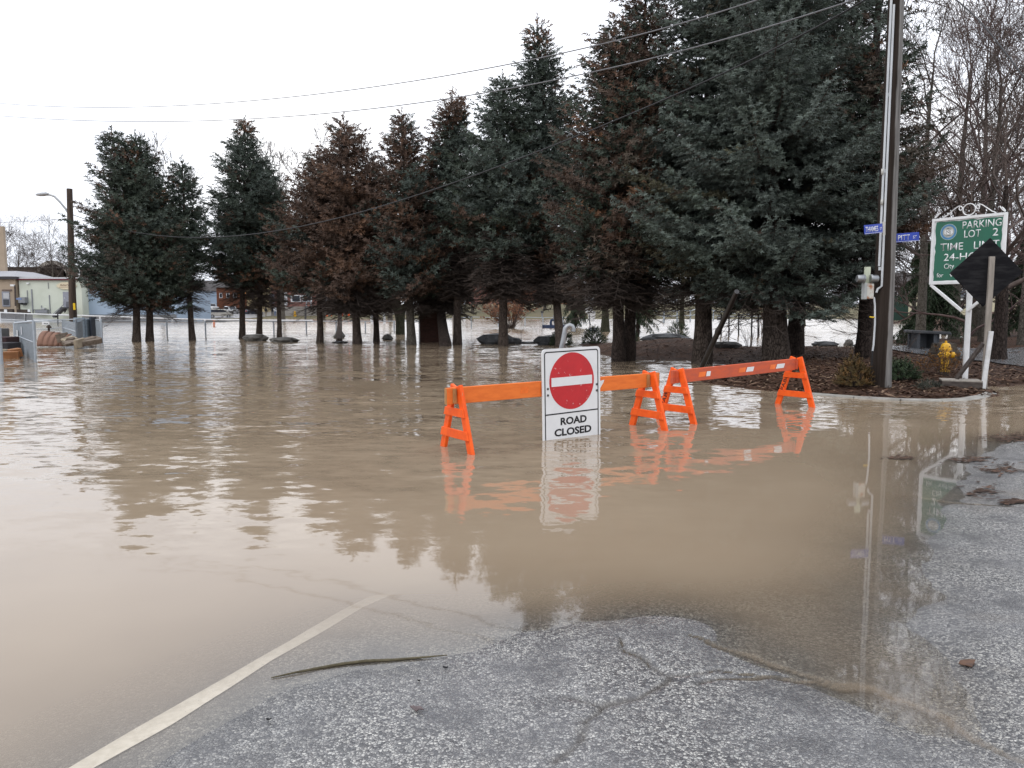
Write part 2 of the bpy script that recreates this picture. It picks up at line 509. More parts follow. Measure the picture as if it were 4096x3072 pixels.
# ripples: short wind wavelets over a slower swell, calmer in the shallows and in the lee of the bed
at_c = nt.nodes.new('ShaderNodeAttribute'); at_c.attribute_name = 'chop'
n1 = tex_noise(nt, 5.6, 2, .5, stretch=(.55, 1.3, 1))
n2 = tex_noise(nt, 1.3, 2, .5, stretch=(.5, 1.3, 1))
n3 = tex_noise(nt, 15, 2, .5, stretch=(.6, 1.2, 1))
gust = tex_noise(nt, .25, 3, .6, stretch=(.45, 1.5, 1))
gr = ramp(nt, gust.outputs['Fac'], .34, (.35, .35, .35), .66, (1.3, 1.3, 1.3))
def vmath(op, a, b_=None, sc=None):
    v = nt.nodes.new('ShaderNodeVectorMath'); v.operation = op
    nt.links.new(a, v.inputs[0])
    if b_ is not None:
        if isinstance(b_, tuple): v.inputs[1].default_value = b_
        else: nt.links.new(b_, v.inputs[1])
    if sc is not None:
        if isinstance(sc, (int, float)): v.inputs['Scale'].default_value = sc
        else: nt.links.new(sc, v.inputs['Scale'])
    return v.outputs[0]
def slope(n, k): return vmath('MULTIPLY', vmath('SUBTRACT', n.outputs['Color'], (.5, .5, .5)), (k*.6, k, 0))
sl = vmath('ADD', vmath('ADD', slope(n1, .34), slope(n2, .20)), slope(n3, .19))
at_l = nt.nodes.new('ShaderNodeAttribute'); at_l.attribute_name = 'lean'
sl = vmath('SCALE', sl, sc=math_n(nt, 'MULTIPLY', gr.outputs['Color'], at_c.outputs['Fac']))
geo = nt.nodes.new('ShaderNodeNewGeometry')
cmb = nt.nodes.new('ShaderNodeCombineXYZ'); nt.links.new(math_n(nt, 'MULTIPLY', at_l.outputs['Fac'], -1.0), cmb.inputs['Y'])
sl = vmath('ADD', sl, cmb.outputs[0])
nrm_w = vmath('NORMALIZE', vmath('ADD', sl, geo.outputs['Normal']))
gl = nt.nodes.new('ShaderNodeBsdfGlossy'); gl.inputs['Roughness'].default_value = .03
gl.inputs['Color'].default_value = (.97, .97, .97, 1)
nt.links.new(nrm_w, gl.inputs['Normal'])
fr = nt.nodes.new('ShaderNodeFresnel'); fr.inputs['IOR'].default_value = 1.44
nt.links.new(nrm_w, fr.inputs['Normal'])
fr_f = math_n(nt, 'MULTIPLY', fr.outputs[0], math_n(nt, 'SUBTRACT', 1.0, geo.outputs['Backfacing']))
ws = nt.nodes.new('ShaderNodeMixShader')
nt.links.new(fr_f, ws.inputs[0]); nt.links.new(body.outputs[0], ws.inputs[1]); nt.links.new(gl.outputs[0], ws.inputs[2])
nt.links.new(ws.outputs[0], out.inputs['Surface'])
M_WATER = m
def w_depth(x, y): return np.maximum(0, -road_z(x, y))
def w_chop(x, y):
    dd = w_depth(x, y)
    c = .04+.96*sstep(.03, .25, dd)*sstep(2.9, 8.0, y)
    lee = sstep(.9, 2.6, x)*sstep(11, 8.0, y)*.75+sstep(-1.6, .6, x)*sstep(7.5, 5.0, y)*.0
    return c*(1-lee)
def w_lean(x, y): return .055*sstep(27, 42, y+.25*np.abs(x)*0)      # added normal tilt: far water mirrors more sky and looks whiter
wy = YS[YS < 290]
water = link('flood_water', grid_mesh('flood_water', XS, wy, lambda x, y: x*0, M_WATER, {'depth': w_depth, 'chop': w_chop, 'lean': w_lean}))
tag(water, kind='structure')

# --- painted edge line, under the shallow water
ll = [(x/1.106, y/1.106+2200) for x, y in ((250, 995), (310, 964), (600, 790), (1000, 560), (1300, 380), (1500, 250), (1640, 170))]
rl = [(x/1.106, y/1.106+2200) for x, y in ((375, 995), (430, 964), (760, 780), (1000, 625), (1200, 490), (1400, 370), (1600, 235), (1760, 150))]
def resample(pl, n):
    pl = [W(a, c, -.01) for a, c in pl]; d = [0]
    for i in range(1, len(pl)): d.append(d[-1]+(pl[i]-pl[i-1]).length)
    t = np.linspace(0, d[-1], n)
    return np.interp(t, d, [p.x for p in pl]), np.interp(t, d, [p.y for p in pl])
lx, ly = resample(ll, 120); rx, ry = resample(rl, 120)
NW = 9
X = np.stack([lx+(rx-lx)*k/(NW-1) for k in range(NW)], 1); Y = np.stack([ly+(ry-ly)*k/(NW-1) for k in range(NW)], 1)
Z = road_z(X, Y)+.004
lm = MB()
for i in range(120):
    for k in range(NW): lm.v.append(Vector((X[i, k], Y[i, k], Z[i, k])))
for i in range(119):
    for k in range(NW-1): lm.f.append([i*NW+k, i*NW+k+1, (i+1)*NW+k+1, (i+1)*NW+k]); lm.m.append(0)
M_PAINT = mat('worn road paint', (.74, .71, .64), .55, col2=(.60, .57, .50), scale=30, bump=.002, bscale=90, chips=((.12, .12, .12), 75, .655))
o = lm.build('road_marking', M_PAINT, smooth=True); tag(o, kind='structure')

# --- mulch garden bed
bed_px = [(2740, 1522, 0), (2900, 1546, 0), (3100, 1562, 0), (3300, 1577, 0), (3500, 1588, .01), (3700, 1590, .01), (3860, 1580, .02), (4010, 1549, .0), (4096, 1545, 0),
 (2640, 1500, -.06), (2740, 1485, -.06), (2850, 1475, -.05), (2940, 1470, -.01), (2500, 1490, -.12), (2600, 1460, -.04), (2300, 1440, -.2),
 (2340, 1392, -.02), (2420, 1420, 0), (2500, 1436, 0), (2700, 1441, 0), (2850, 1449, 0), (2960, 1462, .02),
 (2400, 1380, .04), (2480, 1370, .20), (2600, 1362, .40), (2700, 1356, .46), (2850, 1370, .38), (3000, 1388, .30), (3200, 1388, .30), (3400, 1390, .30), (3600, 1388, .28), (3800, 1395, .22),
 (2600, 1400, .22), (2800, 1405, .22), (3100, 1450, .22), (3300, 1480, .19), (3500, 1500, .16), (3700, 1500, .15), (3900, 1500, .12), (3300, 1535, .12), (3500, 1550, .08), (3100, 1530, .09), (2900, 1520, .05),
 (3900, 1430, .12), (4096, 1440, .10), (3900, 1350, .16), (4096, 1350, .16), (4096, 1500, .08), (3800, 1300, .2), (4096, 1290, .3)]
BP = [tuple(W(a, c, z)) for a, c, z in bed_px]
for a, c, z in ((2400, 1380, .04), (2600, 1362, .40), (2850, 1370, .38), (3000, 1388, .30), (3200, 1388, .30), (3400, 1390, .30)):
    p = W(a, c, z); p = p*(1+1.3/p.y); BP.append((p.x, p.y, .1)); p = p*(1+1.6/p.y); BP.append((p.x, p.y, -.35))
BP += [(20, 11.5, -.1), (30, 12, -.1), (14, 33, -.25), (17, 45, -.3), (24, 30, .2), (32, 30, .2), (27.5, 45, .2), (24.5, 45, -.3), (36, 45, .4), (43, 70, 1.0), (38, 70, -.2), (60, 70, 1.4), (60, 40, .6), (30, 70, -.35),
       (24, 70, -.3), (1.0, 25, -.4), (2, 15, -.3), (60, 20, .3), (60, 90, 1.6), (40, 90, -.3), (24, 90, -.35)]
f_bed = tps(BP)
def bed_z(x, y):
    x = np.asarray(x, float); y = np.asarray(y, float)
    z = f_bed(x, y)
    z = z+vnoise(x, y, .8, 21)*.05+vnoise(x, y, 2.6, 22)*.035+vnoise(x, y, 7, 23)*.018
    edge = np.minimum(np.minimum(x-.6, y-11.2), np.minimum(84-x, 94-y))
    return np.where(edge < 1.2, np.minimum(z, -.25+edge*.1), np.maximum(z, -.45))
bx = axis(-.4, 2.0, 14, 84, .09, 1.09); by = axis(11, 12.5, 25, 94, .09, 1.09)
m, nt, b = nm('bark mulch')
na = tex_noise(nt, 26, 6, .7, stretch=(1, 1.6, 1)); nb = tex_noise(nt, 2.2, 4, .6)
ca = ramp(nt, na.outputs['Fac'], .36, (.022, .012, .008), .66, (.110, .060, .038))
cb = ramp(nt, nb.outputs['Fac'], .4, (.75, .72, .7), .65, (1.25, 1.15, 1.05))
nt.links.new(mix_rgb(nt, 1.0, ca.outputs['Color'], cb.outputs['Color'], 'MULTIPLY'), b.inputs['Base Color'])
b.inputs['Roughness'].default_value = .8; b.inputs['Specular IOR Level'].default_value = .15
bn = nt.nodes.new('ShaderNodeBump'); bn.inputs['Distance'].default_value = .05
nt.links.new(na.outputs['Fac'], bn.inputs['Height']); nt.links.new(bn.outputs['Normal'], b.inputs['Normal'])
M_MULCH = m
bed = link('garden_bed', grid_mesh('garden_bed', bx, by, bed_z, M_MULCH)); tag(bed, kind='structure')
def BZ(x, y): return float(bed_z(x, y))
def onbed(px, py, z0=.2):       # meets the bed surface along a ray
    z = z0
    for _ in range(12):
        p = W(px, py, z); z = z*.5+.5*max(BZ(p.x, p.y), -.02)
    return W(px, py, z)
# loose bark chips lying on it
rng = random.Random(3)
ch = MB(); nchip = 0
while nchip < 9000:
    px = rng.uniform(2350, 4150); py = rng.uniform(1362, 1600)
    p = W(px, py, .15)
    z = BZ(p.x, p.y)
    if z < .004: continue
    nchip += 1
    a = rng.uniform(0, 6.28); L = rng.uniform(.02, .075)*(1 if rng.random() > .06 else 2.4); wd = rng.uniform(.008, .022)
    d = Vector((math.cos(a), math.sin(a), rng.uniform(-.35, .35))).normalized(); s = Vector((-math.sin(a), math.cos(a), rng.uniform(-.5, .5))).normalized()
    c = Vector((p.x, p.y, z+.012)); mi = rng.choice((0, 0, 0, 1, 1, 2))
    up = d.cross(s)*.006
    ch.face([c-d*L-s*wd, c+d*L*1.0-s*wd*.6, c+d*L+s*wd, c-d*L+s*wd*.7], mi)
o = ch.build('bark_chips', [mat('chip dark', (.045, .024, .015), .8), mat('chip brown', (.10, .056, .036), .8), mat('chip pale', (.20, .135, .09), .8)])
tag(o, kind='stuff')

# --- wet path across the right of the bed
pp = [(3560, 1405), (3800, 1392), (4000, 1384), (4250, 1380)]; pq = [(3560, 1416), (3800, 1432), (4000, 1450), (4250, 1465)]
pm = MB(); N = 40
for i in range(N+1):
    t = i/N*3; k = min(int(t), 2); ft = t-k
    for q in range(9):
        e = q/8
        x = (pp[k][0]*(1-ft)+pp[k+1][0]*ft); y0 = pp[k][1]*(1-ft)+pp[k+1][1]*ft; y1 = pq[k][1]*(1-ft)+pq[k+1][1]*ft
        p = W(x, y0*(1-e)+y1*e, .17); pm.v.append(Vector((p.x, p.y, BZ(p.x, p.y)+.03)))
for i in range(N):
    for q in range(8): pm.f.append([i*9+q, i*9+q+1, (i+1)*9+q+1, (i+1)*9+q]); pm.m.append(0)
o = pm.build('path', mat('wet path paving', (.20, .20, .21), .12, col2=(.13, .13, .13), scale=3, bump=.004, bscale=40), smooth=True); tag(o, kind='structure')

# --- concrete kerb that just breaks the water at the front of the bed
kp = [W(px, py, .0) for px, py in ((3240, 1578), (3420, 1592), (3600, 1602), (3760, 1605), (3860, 1600), (3930, 1588), (3965, 1575))]
kb = MB()
for i in range(len(kp)-1):
    p, q = kp[i], kp[i+1]; d = (q-p).normalized(); s = Vector((-d.y, d.x, 0))
    p2, q2 = p-d*.0, q
    kz = .012+.012*math.sin(i*1.1)
    kb.quadbox([p2-s*.10+Vector((0, 0, -.3)), q2-s*.10+Vector((0, 0, -.3)), q2+s*.10+Vector((0, 0, -.3)), p2+s*.10+Vector((0, 0, -.3)),
                p2-s*.08+Vector((0, 0, kz)), q2-s*.08+Vector((0, 0, .012+.012*math.sin((i+1)*1.1))), q2+s*.08+Vector((0, 0, .03)), p2+s*.08+Vector((0, 0, .03))])
o = kb.build('kerb', mat('wet concrete', (.33, .32, .29), .35, col2=(.22, .21, .19), scale=5, bump=.004)); tag(o, kind='structure')

# --- far bank: grass slope up to the road level
def bank_z(x, y):
    x = np.asarray(x, float); y = np.asarray(y, float)
    sh = 138+6*vnoise(x, y*0, .02, 31)+x*.0
    right = sstep(20, 60, x)
    z = np.where(y < sh, -.6+(y-sh+12)*.05, np.minimum((y-sh)*.05, 3.3))
    z = z+vnoise(x, y, .08, 32)*.3*sstep(0, 20, y-sh)
    street = np.where(y < 147, -.5+(y-135)*.045, .05+.030*np.maximum(0, y-148))
    k = sstep(-34, -42, x)
    return z*(1-k)+np.minimum(street, 3.0)*k
gx = np.linspace(-160, 190, 150); gy = np.concatenate([np.linspace(126, 220, 80), np.linspace(224, 420, 30)])
M_GRASS = mat('winter grass', (.095, .088, .045), .9, col2=(.125, .10, .06), scale=.6, bump=.05, bscale=3, detail=8)
bank = link('grass_bank', grid_mesh('grass_bank', gx, gy, bank_z, M_GRASS)); tag(bank, kind='structure')
sxs = np.linspace(-100, -50, 20); sys_ = np.linspace(147.5, 300, 50)
street = link('street', grid_mesh('street', sxs, sys_, lambda x, y: bank_z(x, y)+.05, mat('wet street asphalt', (.16, .16, .17), .3, col2=(.12, .12, .125), scale=.5))); tag(street, kind='structure')
def KZ(x, y): return float(bank_z(x, y))
# ================================================================== trees
def needle_template(K, seed, blunt=.5):
    r = random.Random(seed); T = []
    for k in range(K):
        t0 = (k+r.random())/K*.85
        ph = k*2.39996+r.uniform(-.3, .3)
        fw = .75+.5*t0; ln = r.uniform(.8, 1.15)*(1.0 if t0 < .75 else .85)
        c, s = math.cos(ph), math.sin(ph)
        wd = .46
        # base, across, tip (axial in finger lengths, radial in finger radii)
        T.append(((t0-.04, -s*wd*.5, c*wd*.5), (t0+.04, s*wd*.5, -c*wd*.5), (t0+.26*fw, c*ln, s*ln)))
    return np.array(T, np.float32).reshape(-1, 3)
TEMPL = {(K, s): needle_template(K, s) for K in (7, 9, 12, 16, 22) for s in (1, 2, 3)}

def fingers_mesh(name, F, K, off, m):
    """F: list of (px,py,pz, dx,dy,dz, len, rad, r,g,b)"""
    A = np.array(F, np.float32)
    n = len(A)
    p = A[:, :3]-np.array(off, np.float32); d = A[:, 3:6]; d = d/np.linalg.norm(d, axis=1, keepdims=True)
    up = np.where(np.abs(d[:, 2:3]) < .9, np.array([[0, 0, 1.]], np.float32), np.array([[1., 0, 0]], np.float32))
    u = np.cross(d, up); u /= np.linalg.norm(u, axis=1, keepdims=True); v = np.cross(d, u)
    L = A[:, 6:7]; R = A[:, 7:8]
    co = np.empty((n, K*3, 3), np.float32)
    for s in (1, 2, 3):
        idx = np.arange(n) % 3 == s-1
        T = TEMPL[(K, s)]
        co[idx] = (p[idx][:, None]+(d*L)[idx][:, None]*T[None, :, 0:1]+(u*R)[idx][:, None]*T[None, :, 1:2]+(v*R)[idx][:, None]*T[None, :, 2:3])
    nv = n*K*3
    me = bpy.data.meshes.new(name)
    me.vertices.add(nv); me.vertices.foreach_set('co', co.ravel())
    me.loops.add(nv); me.loops.foreach_set('vertex_index', np.arange(nv, dtype=np.int32))
    me.polygons.add(n*K); me.polygons.foreach_set('loop_start', np.arange(0, nv, 3, dtype=np.int32))
    me.update(calc_edges=True)
    ca = me.color_attributes.new('needle', 'BYTE_COLOR', 'POINT')
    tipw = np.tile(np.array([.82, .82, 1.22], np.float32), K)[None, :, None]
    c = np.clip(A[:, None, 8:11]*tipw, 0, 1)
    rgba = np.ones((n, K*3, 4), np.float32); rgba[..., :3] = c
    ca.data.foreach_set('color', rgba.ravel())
    me.materials.append(m)
    return me

m, nt, b = nm('spruce needles')
ac = nt.nodes.new('ShaderNodeAttribute'); ac.attribute_name = 'needle'
nt.links.new(ac.outputs['Color'], b.inputs['Base Color'])
b.inputs['Roughness'].default_value = .6; b.inputs['Specular IOR Level'].default_value = .15
M_NEEDLE = m
def bark(name, c1, c2, sc=9):
    m, nt, b = nm(name)
    v = nt.nodes.new('ShaderNodeTexVoronoi'); v.feature = 'DISTANCE_TO_EDGE'; v.inputs['Scale'].default_value = sc*2.2
    n = tex_noise(nt, sc, 6, .7, stretch=(1, 1, .35))
    tc = nt.nodes.new('ShaderNodeTexCoord'); mp = nt.nodes.new('ShaderNodeMapping'); mp.inputs['Scale'].default_value = (1, 1, .4)
    nt.links.new(tc.outputs['Object'], mp.inputs['Vector'])
    wv = nt.nodes.new('ShaderNodeVectorMath'); wv.operation = 'MULTIPLY_ADD'; wv.inputs[1].default_value = (.09, .09, .09)
    nt.links.new(n.outputs['Color'], wv.inputs[0]); nt.links.new(mp.outputs['Vector'], wv.inputs[2]); nt.links.new(wv.outputs[0], v.inputs['Vector'])
    r1 = ramp(nt, n.outputs['Fac'], .35, c1, .7, c2)
    r2 = ramp(nt, v.outputs['Distance'], 0, (.35, .33, .32), .12, (1, 1, 1))
    nt.links.new(mix_rgb(nt, 1, r1.outputs['Color'], r2.outputs['Color'], 'MULTIPLY'), b.inputs['Base Color'])
    b.inputs['Roughness'].default_value = .85; b.inputs['Specular IOR Level'].default_value = .15
    bn = nt.nodes.new('ShaderNodeBump'); bn.inputs['Distance'].default_value = .03
    hh = math_n(nt, 'ADD', r2.outputs['Color'], math_n(nt, 'MULTIPLY', n.outputs['Fac'], .7))
    nt.links.new(hh, bn.inputs['Height']); nt.links.new(bn.outputs['Normal'], b.inputs['Normal'])
    return m
M_BARK = bark('spruce bark', (.060, .046, .038), (.125, .100, .085))
M_BARKD = bark('dark spruce bark', (.030, .022, .019), (.070, .053, .046))
M_BARKG = bark('grey bark', (.085, .075, .062), (.16, .145, .125))
M_MOSS = bark('mossy bark', (.028, .030, .018), (.07, .068, .045))
M_TWIG = mat('dead twig wood', (.050, .039, .034), .85, col2=(.085, .068, .058), scale=6)
M_TWIGB = mat('bare twig wood', (.080, .060, .052), .85, col2=(.12, .092, .080), scale=6)

def sticks_mesh(name, S, off, m):
    """S: list of (x0,y0,z0,x1,y1,z1,r0,r1): thin three sided sticks in one mesh"""
    A = np.array(S, np.float32); n = len(A); off = np.array(off, np.float32)
    p = A[:, :3]-off; q = A[:, 3:6]-off; d = q-p; d /= np.maximum(np.linalg.norm(d, axis=1, keepdims=True), 1e-6)
    up = np.where(np.abs(d[:, 2:3]) < .9, np.array([[0, 0, 1.]], np.float32), np.array([[1., 0, 0]], np.float32))
    u = np.cross(d, up); u /= np.linalg.norm(u, axis=1, keepdims=True); v = np.cross(d, u)
    co = np.empty((n, 6, 3), np.float32)
    for k in range(3):
        a = 2*math.pi*k/3; w = u*math.cos(a)+v*math.sin(a)
        co[:, k] = p+w*A[:, 6:7]; co[:, 3+k] = q+w*A[:, 7:8]
    q4 = np.array([[0, 1, 4, 3], [1, 2, 5, 4], [2, 0, 3, 5]], np.int32)
    idx = (np.arange(n)[:, None, None]*6+q4[None]).reshape(-1)
    me = bpy.data.meshes.new(name)
    me.vertices.add(n*6); me.vertices.foreach_set('co', co.ravel())
    me.loops.add(len(idx)); me.loops.foreach_set('vertex_index', idx.astype(np.int32))
    me.polygons.add(n*3); me.polygons.foreach_set('loop_start', np.arange(0, n*12, 4, dtype=np.int32))
    me.update(calc_edges=True); me.materials.append(m)
    return me

GREEN = (.052, .066, .050); BLUEG = (.080, .100, .088); DKGREEN = (.036, .047, .034); BROWN = (.084, .056, .043); RUST = (.135, .070, .038); OLIVE = (.075, .075, .045)
def lerp3(a, b, t): return (a[0]+(b[0]-a[0])*t, a[1]+(b[1]-a[1])*t, a[2]+(b[2]-a[2])*t)

def spruce(label, base, top, R, cb, tr, colf, seed, K=9, fl=.32, fr=.115, tw=.17, fs=.14, wh=.27, nb=8, droop=.25, bark_m=None,
           group='spruces growing along the flooded verge', bend=None, dens=1.0, dead=40, taper=.68, cut=None, pw=.84, dr=1.0, flat=None):
    """base/top in place coordinates; crown radius R, crown starts cb above the base; colf(rel height, azimuth, rnd) -> colour"""
    r = random.Random(seed)
    base = Vector(base); top = Vector(top)
    t = thing('spruce_tree', label, 'tree', base, group)
    Ht = top.z-base.z
    bend = Vector(bend) if bend else (top+base)/2
    def ax(z):                                  # trunk centre line (a gentle bow)
        s = max(0, min(1, (z-base.z)/Ht)); return base*(1-s)**2+bend*2*s*(1-s)+top*s*s
    def axz(z):
        p = ax(z); return Vector((p.x, p.y, z))
    mb = MB(); pts = []; rad = []
    n = 22
    for i in range(n+1):
        s = i/n; z = base.z-.4+(Ht+.4)*s
        p = axz(max(z, base.z)); p.z = z
        p += Vector((mnoise.noise(p*1.3+Vector((seed, 0, 0)))*.03, mnoise.noise(p*1.3+Vector((0, seed, 0)))*.03, 0))
        pts.append(p); rad.append(tr*(1-s)**.8*(1+.45*math.exp(-max(0, (z-base.z))*2.4)*.6)+.012)
    mb.tube(pts, rad, 12)
    o = mb.build('trunk', bark_m or M_BARK, t, smooth=True)
    F = []; S = []
    z = base.z+cb; zt = top.z
    while z < zt-.12:
        s = (z-base.z-cb)/(Ht-cb)
        Rz = R*min(1, (1-s)/taper)**pw*(.66+.34*min(1, s/.14))*r.uniform(.86, 1.1)
        Rz = max(Rz, .16)
        c = axz(z)
        nbr = max(4, int(nb*(.7+.5*Rz/R)))
        a0 = r.uniform(0, 6.28)
        for k in range(nbr):
            if r.random() > dens: continue
            az = a0+6.2832*k/nbr+r.uniform(-.35, .35)
            L = Rz*r.uniform(.55, 1.22)
            if cut: L *= cut(s, az)
            el = .75*s**1.5-droop*(1-s)+r.uniform(-.12, .12)        # rise of the branch
            ca, sa = math.cos(az), math.sin(az)
            zb = z+r.uniform(-.5, .5)*wh
            N = max(3, int(L/.3))
            prev = None; P = []
            for i in range(N+1):
                q = i/N
                x = L*q
                dz = math.tan(max(-1, min(1.1, el)))*x*(1-.25*q)-.16*L*math.sin(q*math.pi)*(1-s)+.16*L*q*q
                P.append((c.x+ca*x, c.y+sa*x, zb+dz))
            for i in range(N):
                S.append((*P[i], *P[i+1], .026*(1-i/N)*L/2+.006, .026*(1-(i+1)/N)*L/2+.004))
            t0 = .14 if L > .9 else .05
            d = t0*L; side = 1
            bc = colf(s, az, r); bt = r.uniform(.72, 1.3); bc = (bc[0]*bt, bc[1]*bt, bc[2]*bt)
            while d < L:
                q = d/L; i = min(int(q*N), N-1); f = q*N-i
                bx_ = P[i][0]+(P[i+1][0]-P[i][0])*f; by_ = P[i][1]+(P[i+1][1]-P[i][1])*f; bz_ = P[i][2]+(P[i+1][2]-P[i][2])*f
                tl = min(.85, (.22+.55*(1-q)*L*.6))*r.uniform(.6, 1.15)
                ta = az+side*r.uniform(.55, 1.05)
                tx, ty, tz = math.cos(ta), math.sin(ta), r.uniform(*(flat or (-.75, .2)))
                m_ = max(1, int(tl/fs))
                tint = r.uniform(.75, 1.25)
                cc = bc if r.random() > .12 else colf(s, az, r)
                for j in range(m_):
                    u = (j+.6)/m_*tl
                    fa = ta+(r.uniform(.4, .9) if j % 2 else -r.uniform(.4, .9))*(0 if j == m_-1 else 1)
                    k2 = tint*r.uniform(.8, 1.2)
                    F.append((bx_+tx*u, by_+ty*u, bz_+tz*u-.10*u*u, math.cos(fa), math.sin(fa), r.uniform(-.35, .55),
                              fl*r.uniform(.7, 1.15), fr*r.uniform(.85, 1.15), cc[0]*k2, cc[1]*k2, cc[2]*k2))
                if tl > .3: S.append((bx_, by_, bz_, bx_+tx*tl*.9, by_+ty*tl*.9, bz_+tz*tl*.9-.08*tl*tl, .007, .003))
                side = -side; d += tw*r.uniform(.35, .75)
            F.append((*P[N], ca, sa, r.uniform(.1, .5), fl, fr, *bc))
        z += wh*r.uniform(.8, 1.2)*(1 if s < .75 else .7)
    for k in range(5):                                               # leader
        F.append((top.x, top.y, top.z-.12*k, r.uniform(-.5, .5)*(k > 0), r.uniform(-.5, .5)*(k > 0), 1, fl*1.1, fr*.8, *colf(1, 0, r)))
    # dead twigs below the live crown
    for k in range(dead):
        zz = base.z+r.uniform(.5, 1.25)*cb; 
        if zz < base.z+1.5: zz = base.z+r.uniform(1.5, max(1.6, cb))
        az = r.uniform(0, 6.28); L = R*r.uniform(.3, .85)*min(1, .35+.65*(zz-base.z)/max(cb, .1)); c = axz(zz); p = (c.x, c.y, zz); e = r.uniform(-.1, .25)
        N = 5
        for i in range(N):
            az += r.uniform(-.15, .15); e -= .16
            q = (p[0]+math.cos(az)*L/N, p[1]+math.sin(az)*L/N, p[2]+e*L/N)
            S.append((*p, *q, (.013*(1-i/N)+.005)*dr, (.013*(1-(i+1)/N)+.004)*dr))
            for g in range(3):
                a2 = az+r.choice((-1, 1))*r.uniform(.5, 1.1); l2 = r.uniform(.15, .5); m0 = r.random()
                b0 = tuple(p[w]+(q[w]-p[w])*m0 for w in range(3)); e2 = r.uniform(-.5, .15)
                b1 = (b0[0]+math.cos(a2)*l2, b0[1]+math.sin(a2)*l2, b0[2]+e2*l2)
                S.append((*b0, *b1, .007*dr, .004*dr))
                for h in range(2):
                    a3 = a2+r.uniform(-.9, .9); l3 = r.uniform(.1, .3)
                    S.append((*[(b0[w]+b1[w])/2 for w in range(3)], (b0[0]+b1[0])/2+math.cos(a3)*l3, (b0[1]+b1[1])/2+math.sin(a3)*l3, (b0[2]+b1[2])/2+r.uniform(-.25, .05)*l3*2, .005*dr, .003*dr))
            p = q
    link('branches', sticks_mesh('branches', S, base, M_TWIG), t)
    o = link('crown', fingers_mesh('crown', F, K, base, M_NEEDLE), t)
    return t, len(F)*K

def col_green(bl=.3, br=.0, rust=.04, dark=.3):
    def f(s, az, r):
        x = r.random()
        if x < rust: return lerp3(BROWN, RUST, r.random())
        if x < rust+br: return lerp3(BROWN, GREEN, r.random()*.4)
        if x < rust+br+dark: return DKGREEN
        return lerp3(GREEN, BLUEG, min(1, max(0, bl+r.uniform(-.4, .4))))
    return f
def col_blue(br):
    def f(s, az, r):
        if r.random() < br: return lerp3(BROWN, OLIVE, r.random())
        return lerp3((.062, .078, .062), (.115, .138, .122), r.random())
    return f
def col_top_brown(z0, z1, lo=.1, hi=.9, bl=.4):        # browner between the relative heights z0..z1 and above
    def f(s, az, r):
        k = lo+(hi-lo)*min(1, max(0, (s-z0)/(z1-z0)))
        if r.random() < k: return lerp3(BROWN, RUST, r.random()**3*.6)
        return lerp3(DKGREEN, BLUEG, min(1, max(0, bl+r.uniform(-.4, .4))))
    return f
def col_low_brown(z1, hi=.8, bl=.4, cone=.0):
    def f(s, az, r):
        k = hi*min(1, max(0, (z1-s)/z1))
        if s > .88 and r.random() < cone: return lerp3(BROWN, RUST, .8)
        if r.random() < k+.03: return lerp3(BROWN, RUST, r.random()**2*.7)
        return lerp3(DKGREEN, BLUEG, min(1, max(0, bl+r.uniform(-.4, .4))))
    return f
def tp(bx_, by_, tx, ty, z=0.0, dy=0.0):
    p = W2(bx_, by_, z); p.y += dy; 
    if dy: p.x = at2(bx_, by_, p.y).x
    return p, at2(tx, ty, p.y)
NTRI = 0
def plant(*a, **k):
    global NTRI
    t, n = spruce(*a, **k); NTRI += n; return t
b_, t_ = tp(295, 738, 240, 286); plant('dark green spruce farthest left in the row, its top leaning left over the lamp pole', b_, t_, 2.35, 2.2, .165, col_green(.25, .12, .08), 11, bend=(b_+t_)/2+Vector((.7, 0, 0)))
b_, t_ = tp(324, 737, 292, 294); plant('green spruce merging with the leftmost one, pointed thin tip and low skirt on its right', b_, t_, 2.3, 2.1, .16, col_green(.3, .10, .06), 12, bend=(b_+t_)/2+Vector((.35, 0, 0)))
b_, t_ = tp(416, 735, 393, 348); plant('small thin spruce with a bare kinked trunk, shortest in the row', b_, t_, 1.2, 2.9, .14, col_green(.2, .04, .04, .45), 13, bend=(b_+t_)/2+Vector((-.1, 0, 0)), dens=.8, dead=90)
b_, t_ = tp(523, 731, 530, 262); plant('full dark green spruce with a broad cone crown, third tall crown from the left', b_, t_, 2.3, 3.1, .15, col_low_brown(.25, .5, .3, .3), 14, dead=80)
b_, t_ = tp(560, 728, 566, 340, dy=1.5); plant('dark spruce trunk standing behind the flat topped boulder', b_, t_, 1.7, 3.6, .16, col_low_brown(.3, .5, .2), 15, dead=160, dr=1.6)
b_, t_ = tp(604, 731, 594, 400); plant('slim dark spruce beside the low long boulder with a browned lower crown', b_, t_, 1.25, 3.1, .12, col_low_brown(.5, .6, .3), 16, dead=60)
b_, t_ = tp(691, 741, 688, 330); plant('browning spruce with drooping rusty lower boughs, left of the brown pair', b_, t_, 2.2, 2.6, .14, col_top_brown(.0, .5, .72, .92, .5), 17, dead=50)
b_, t_ = tp(733, 737, 800, 360); plant('dead brown spruce leaning to the right in front of the half hidden boulder', b_, t_, 1.8, 2.8, .12, col_top_brown(0, .1, .9, .95, .2), 18, dens=.7, dead=180, dr=1.6, bend=W2(735, 600, 4))
b_, t_ = tp(772, 743, 743, 258); plant('tall mostly dead brown spruce with a rusty pointed top', b_, t_, 2.3, 2.6, .18, col_top_brown(0, .3, .75, .95, .4), 19, dens=.85, dead=200, dr=1.6)
b_, t_ = tp(813, 740, 806, 352, dy=1); plant('thin dead brown spruce left of the mossy forked tree', b_, t_, 1.3, 2.8, .13, col_top_brown(0, .2, .85, .95, .2), 20, dens=.6, dead=200, dr=1.6)
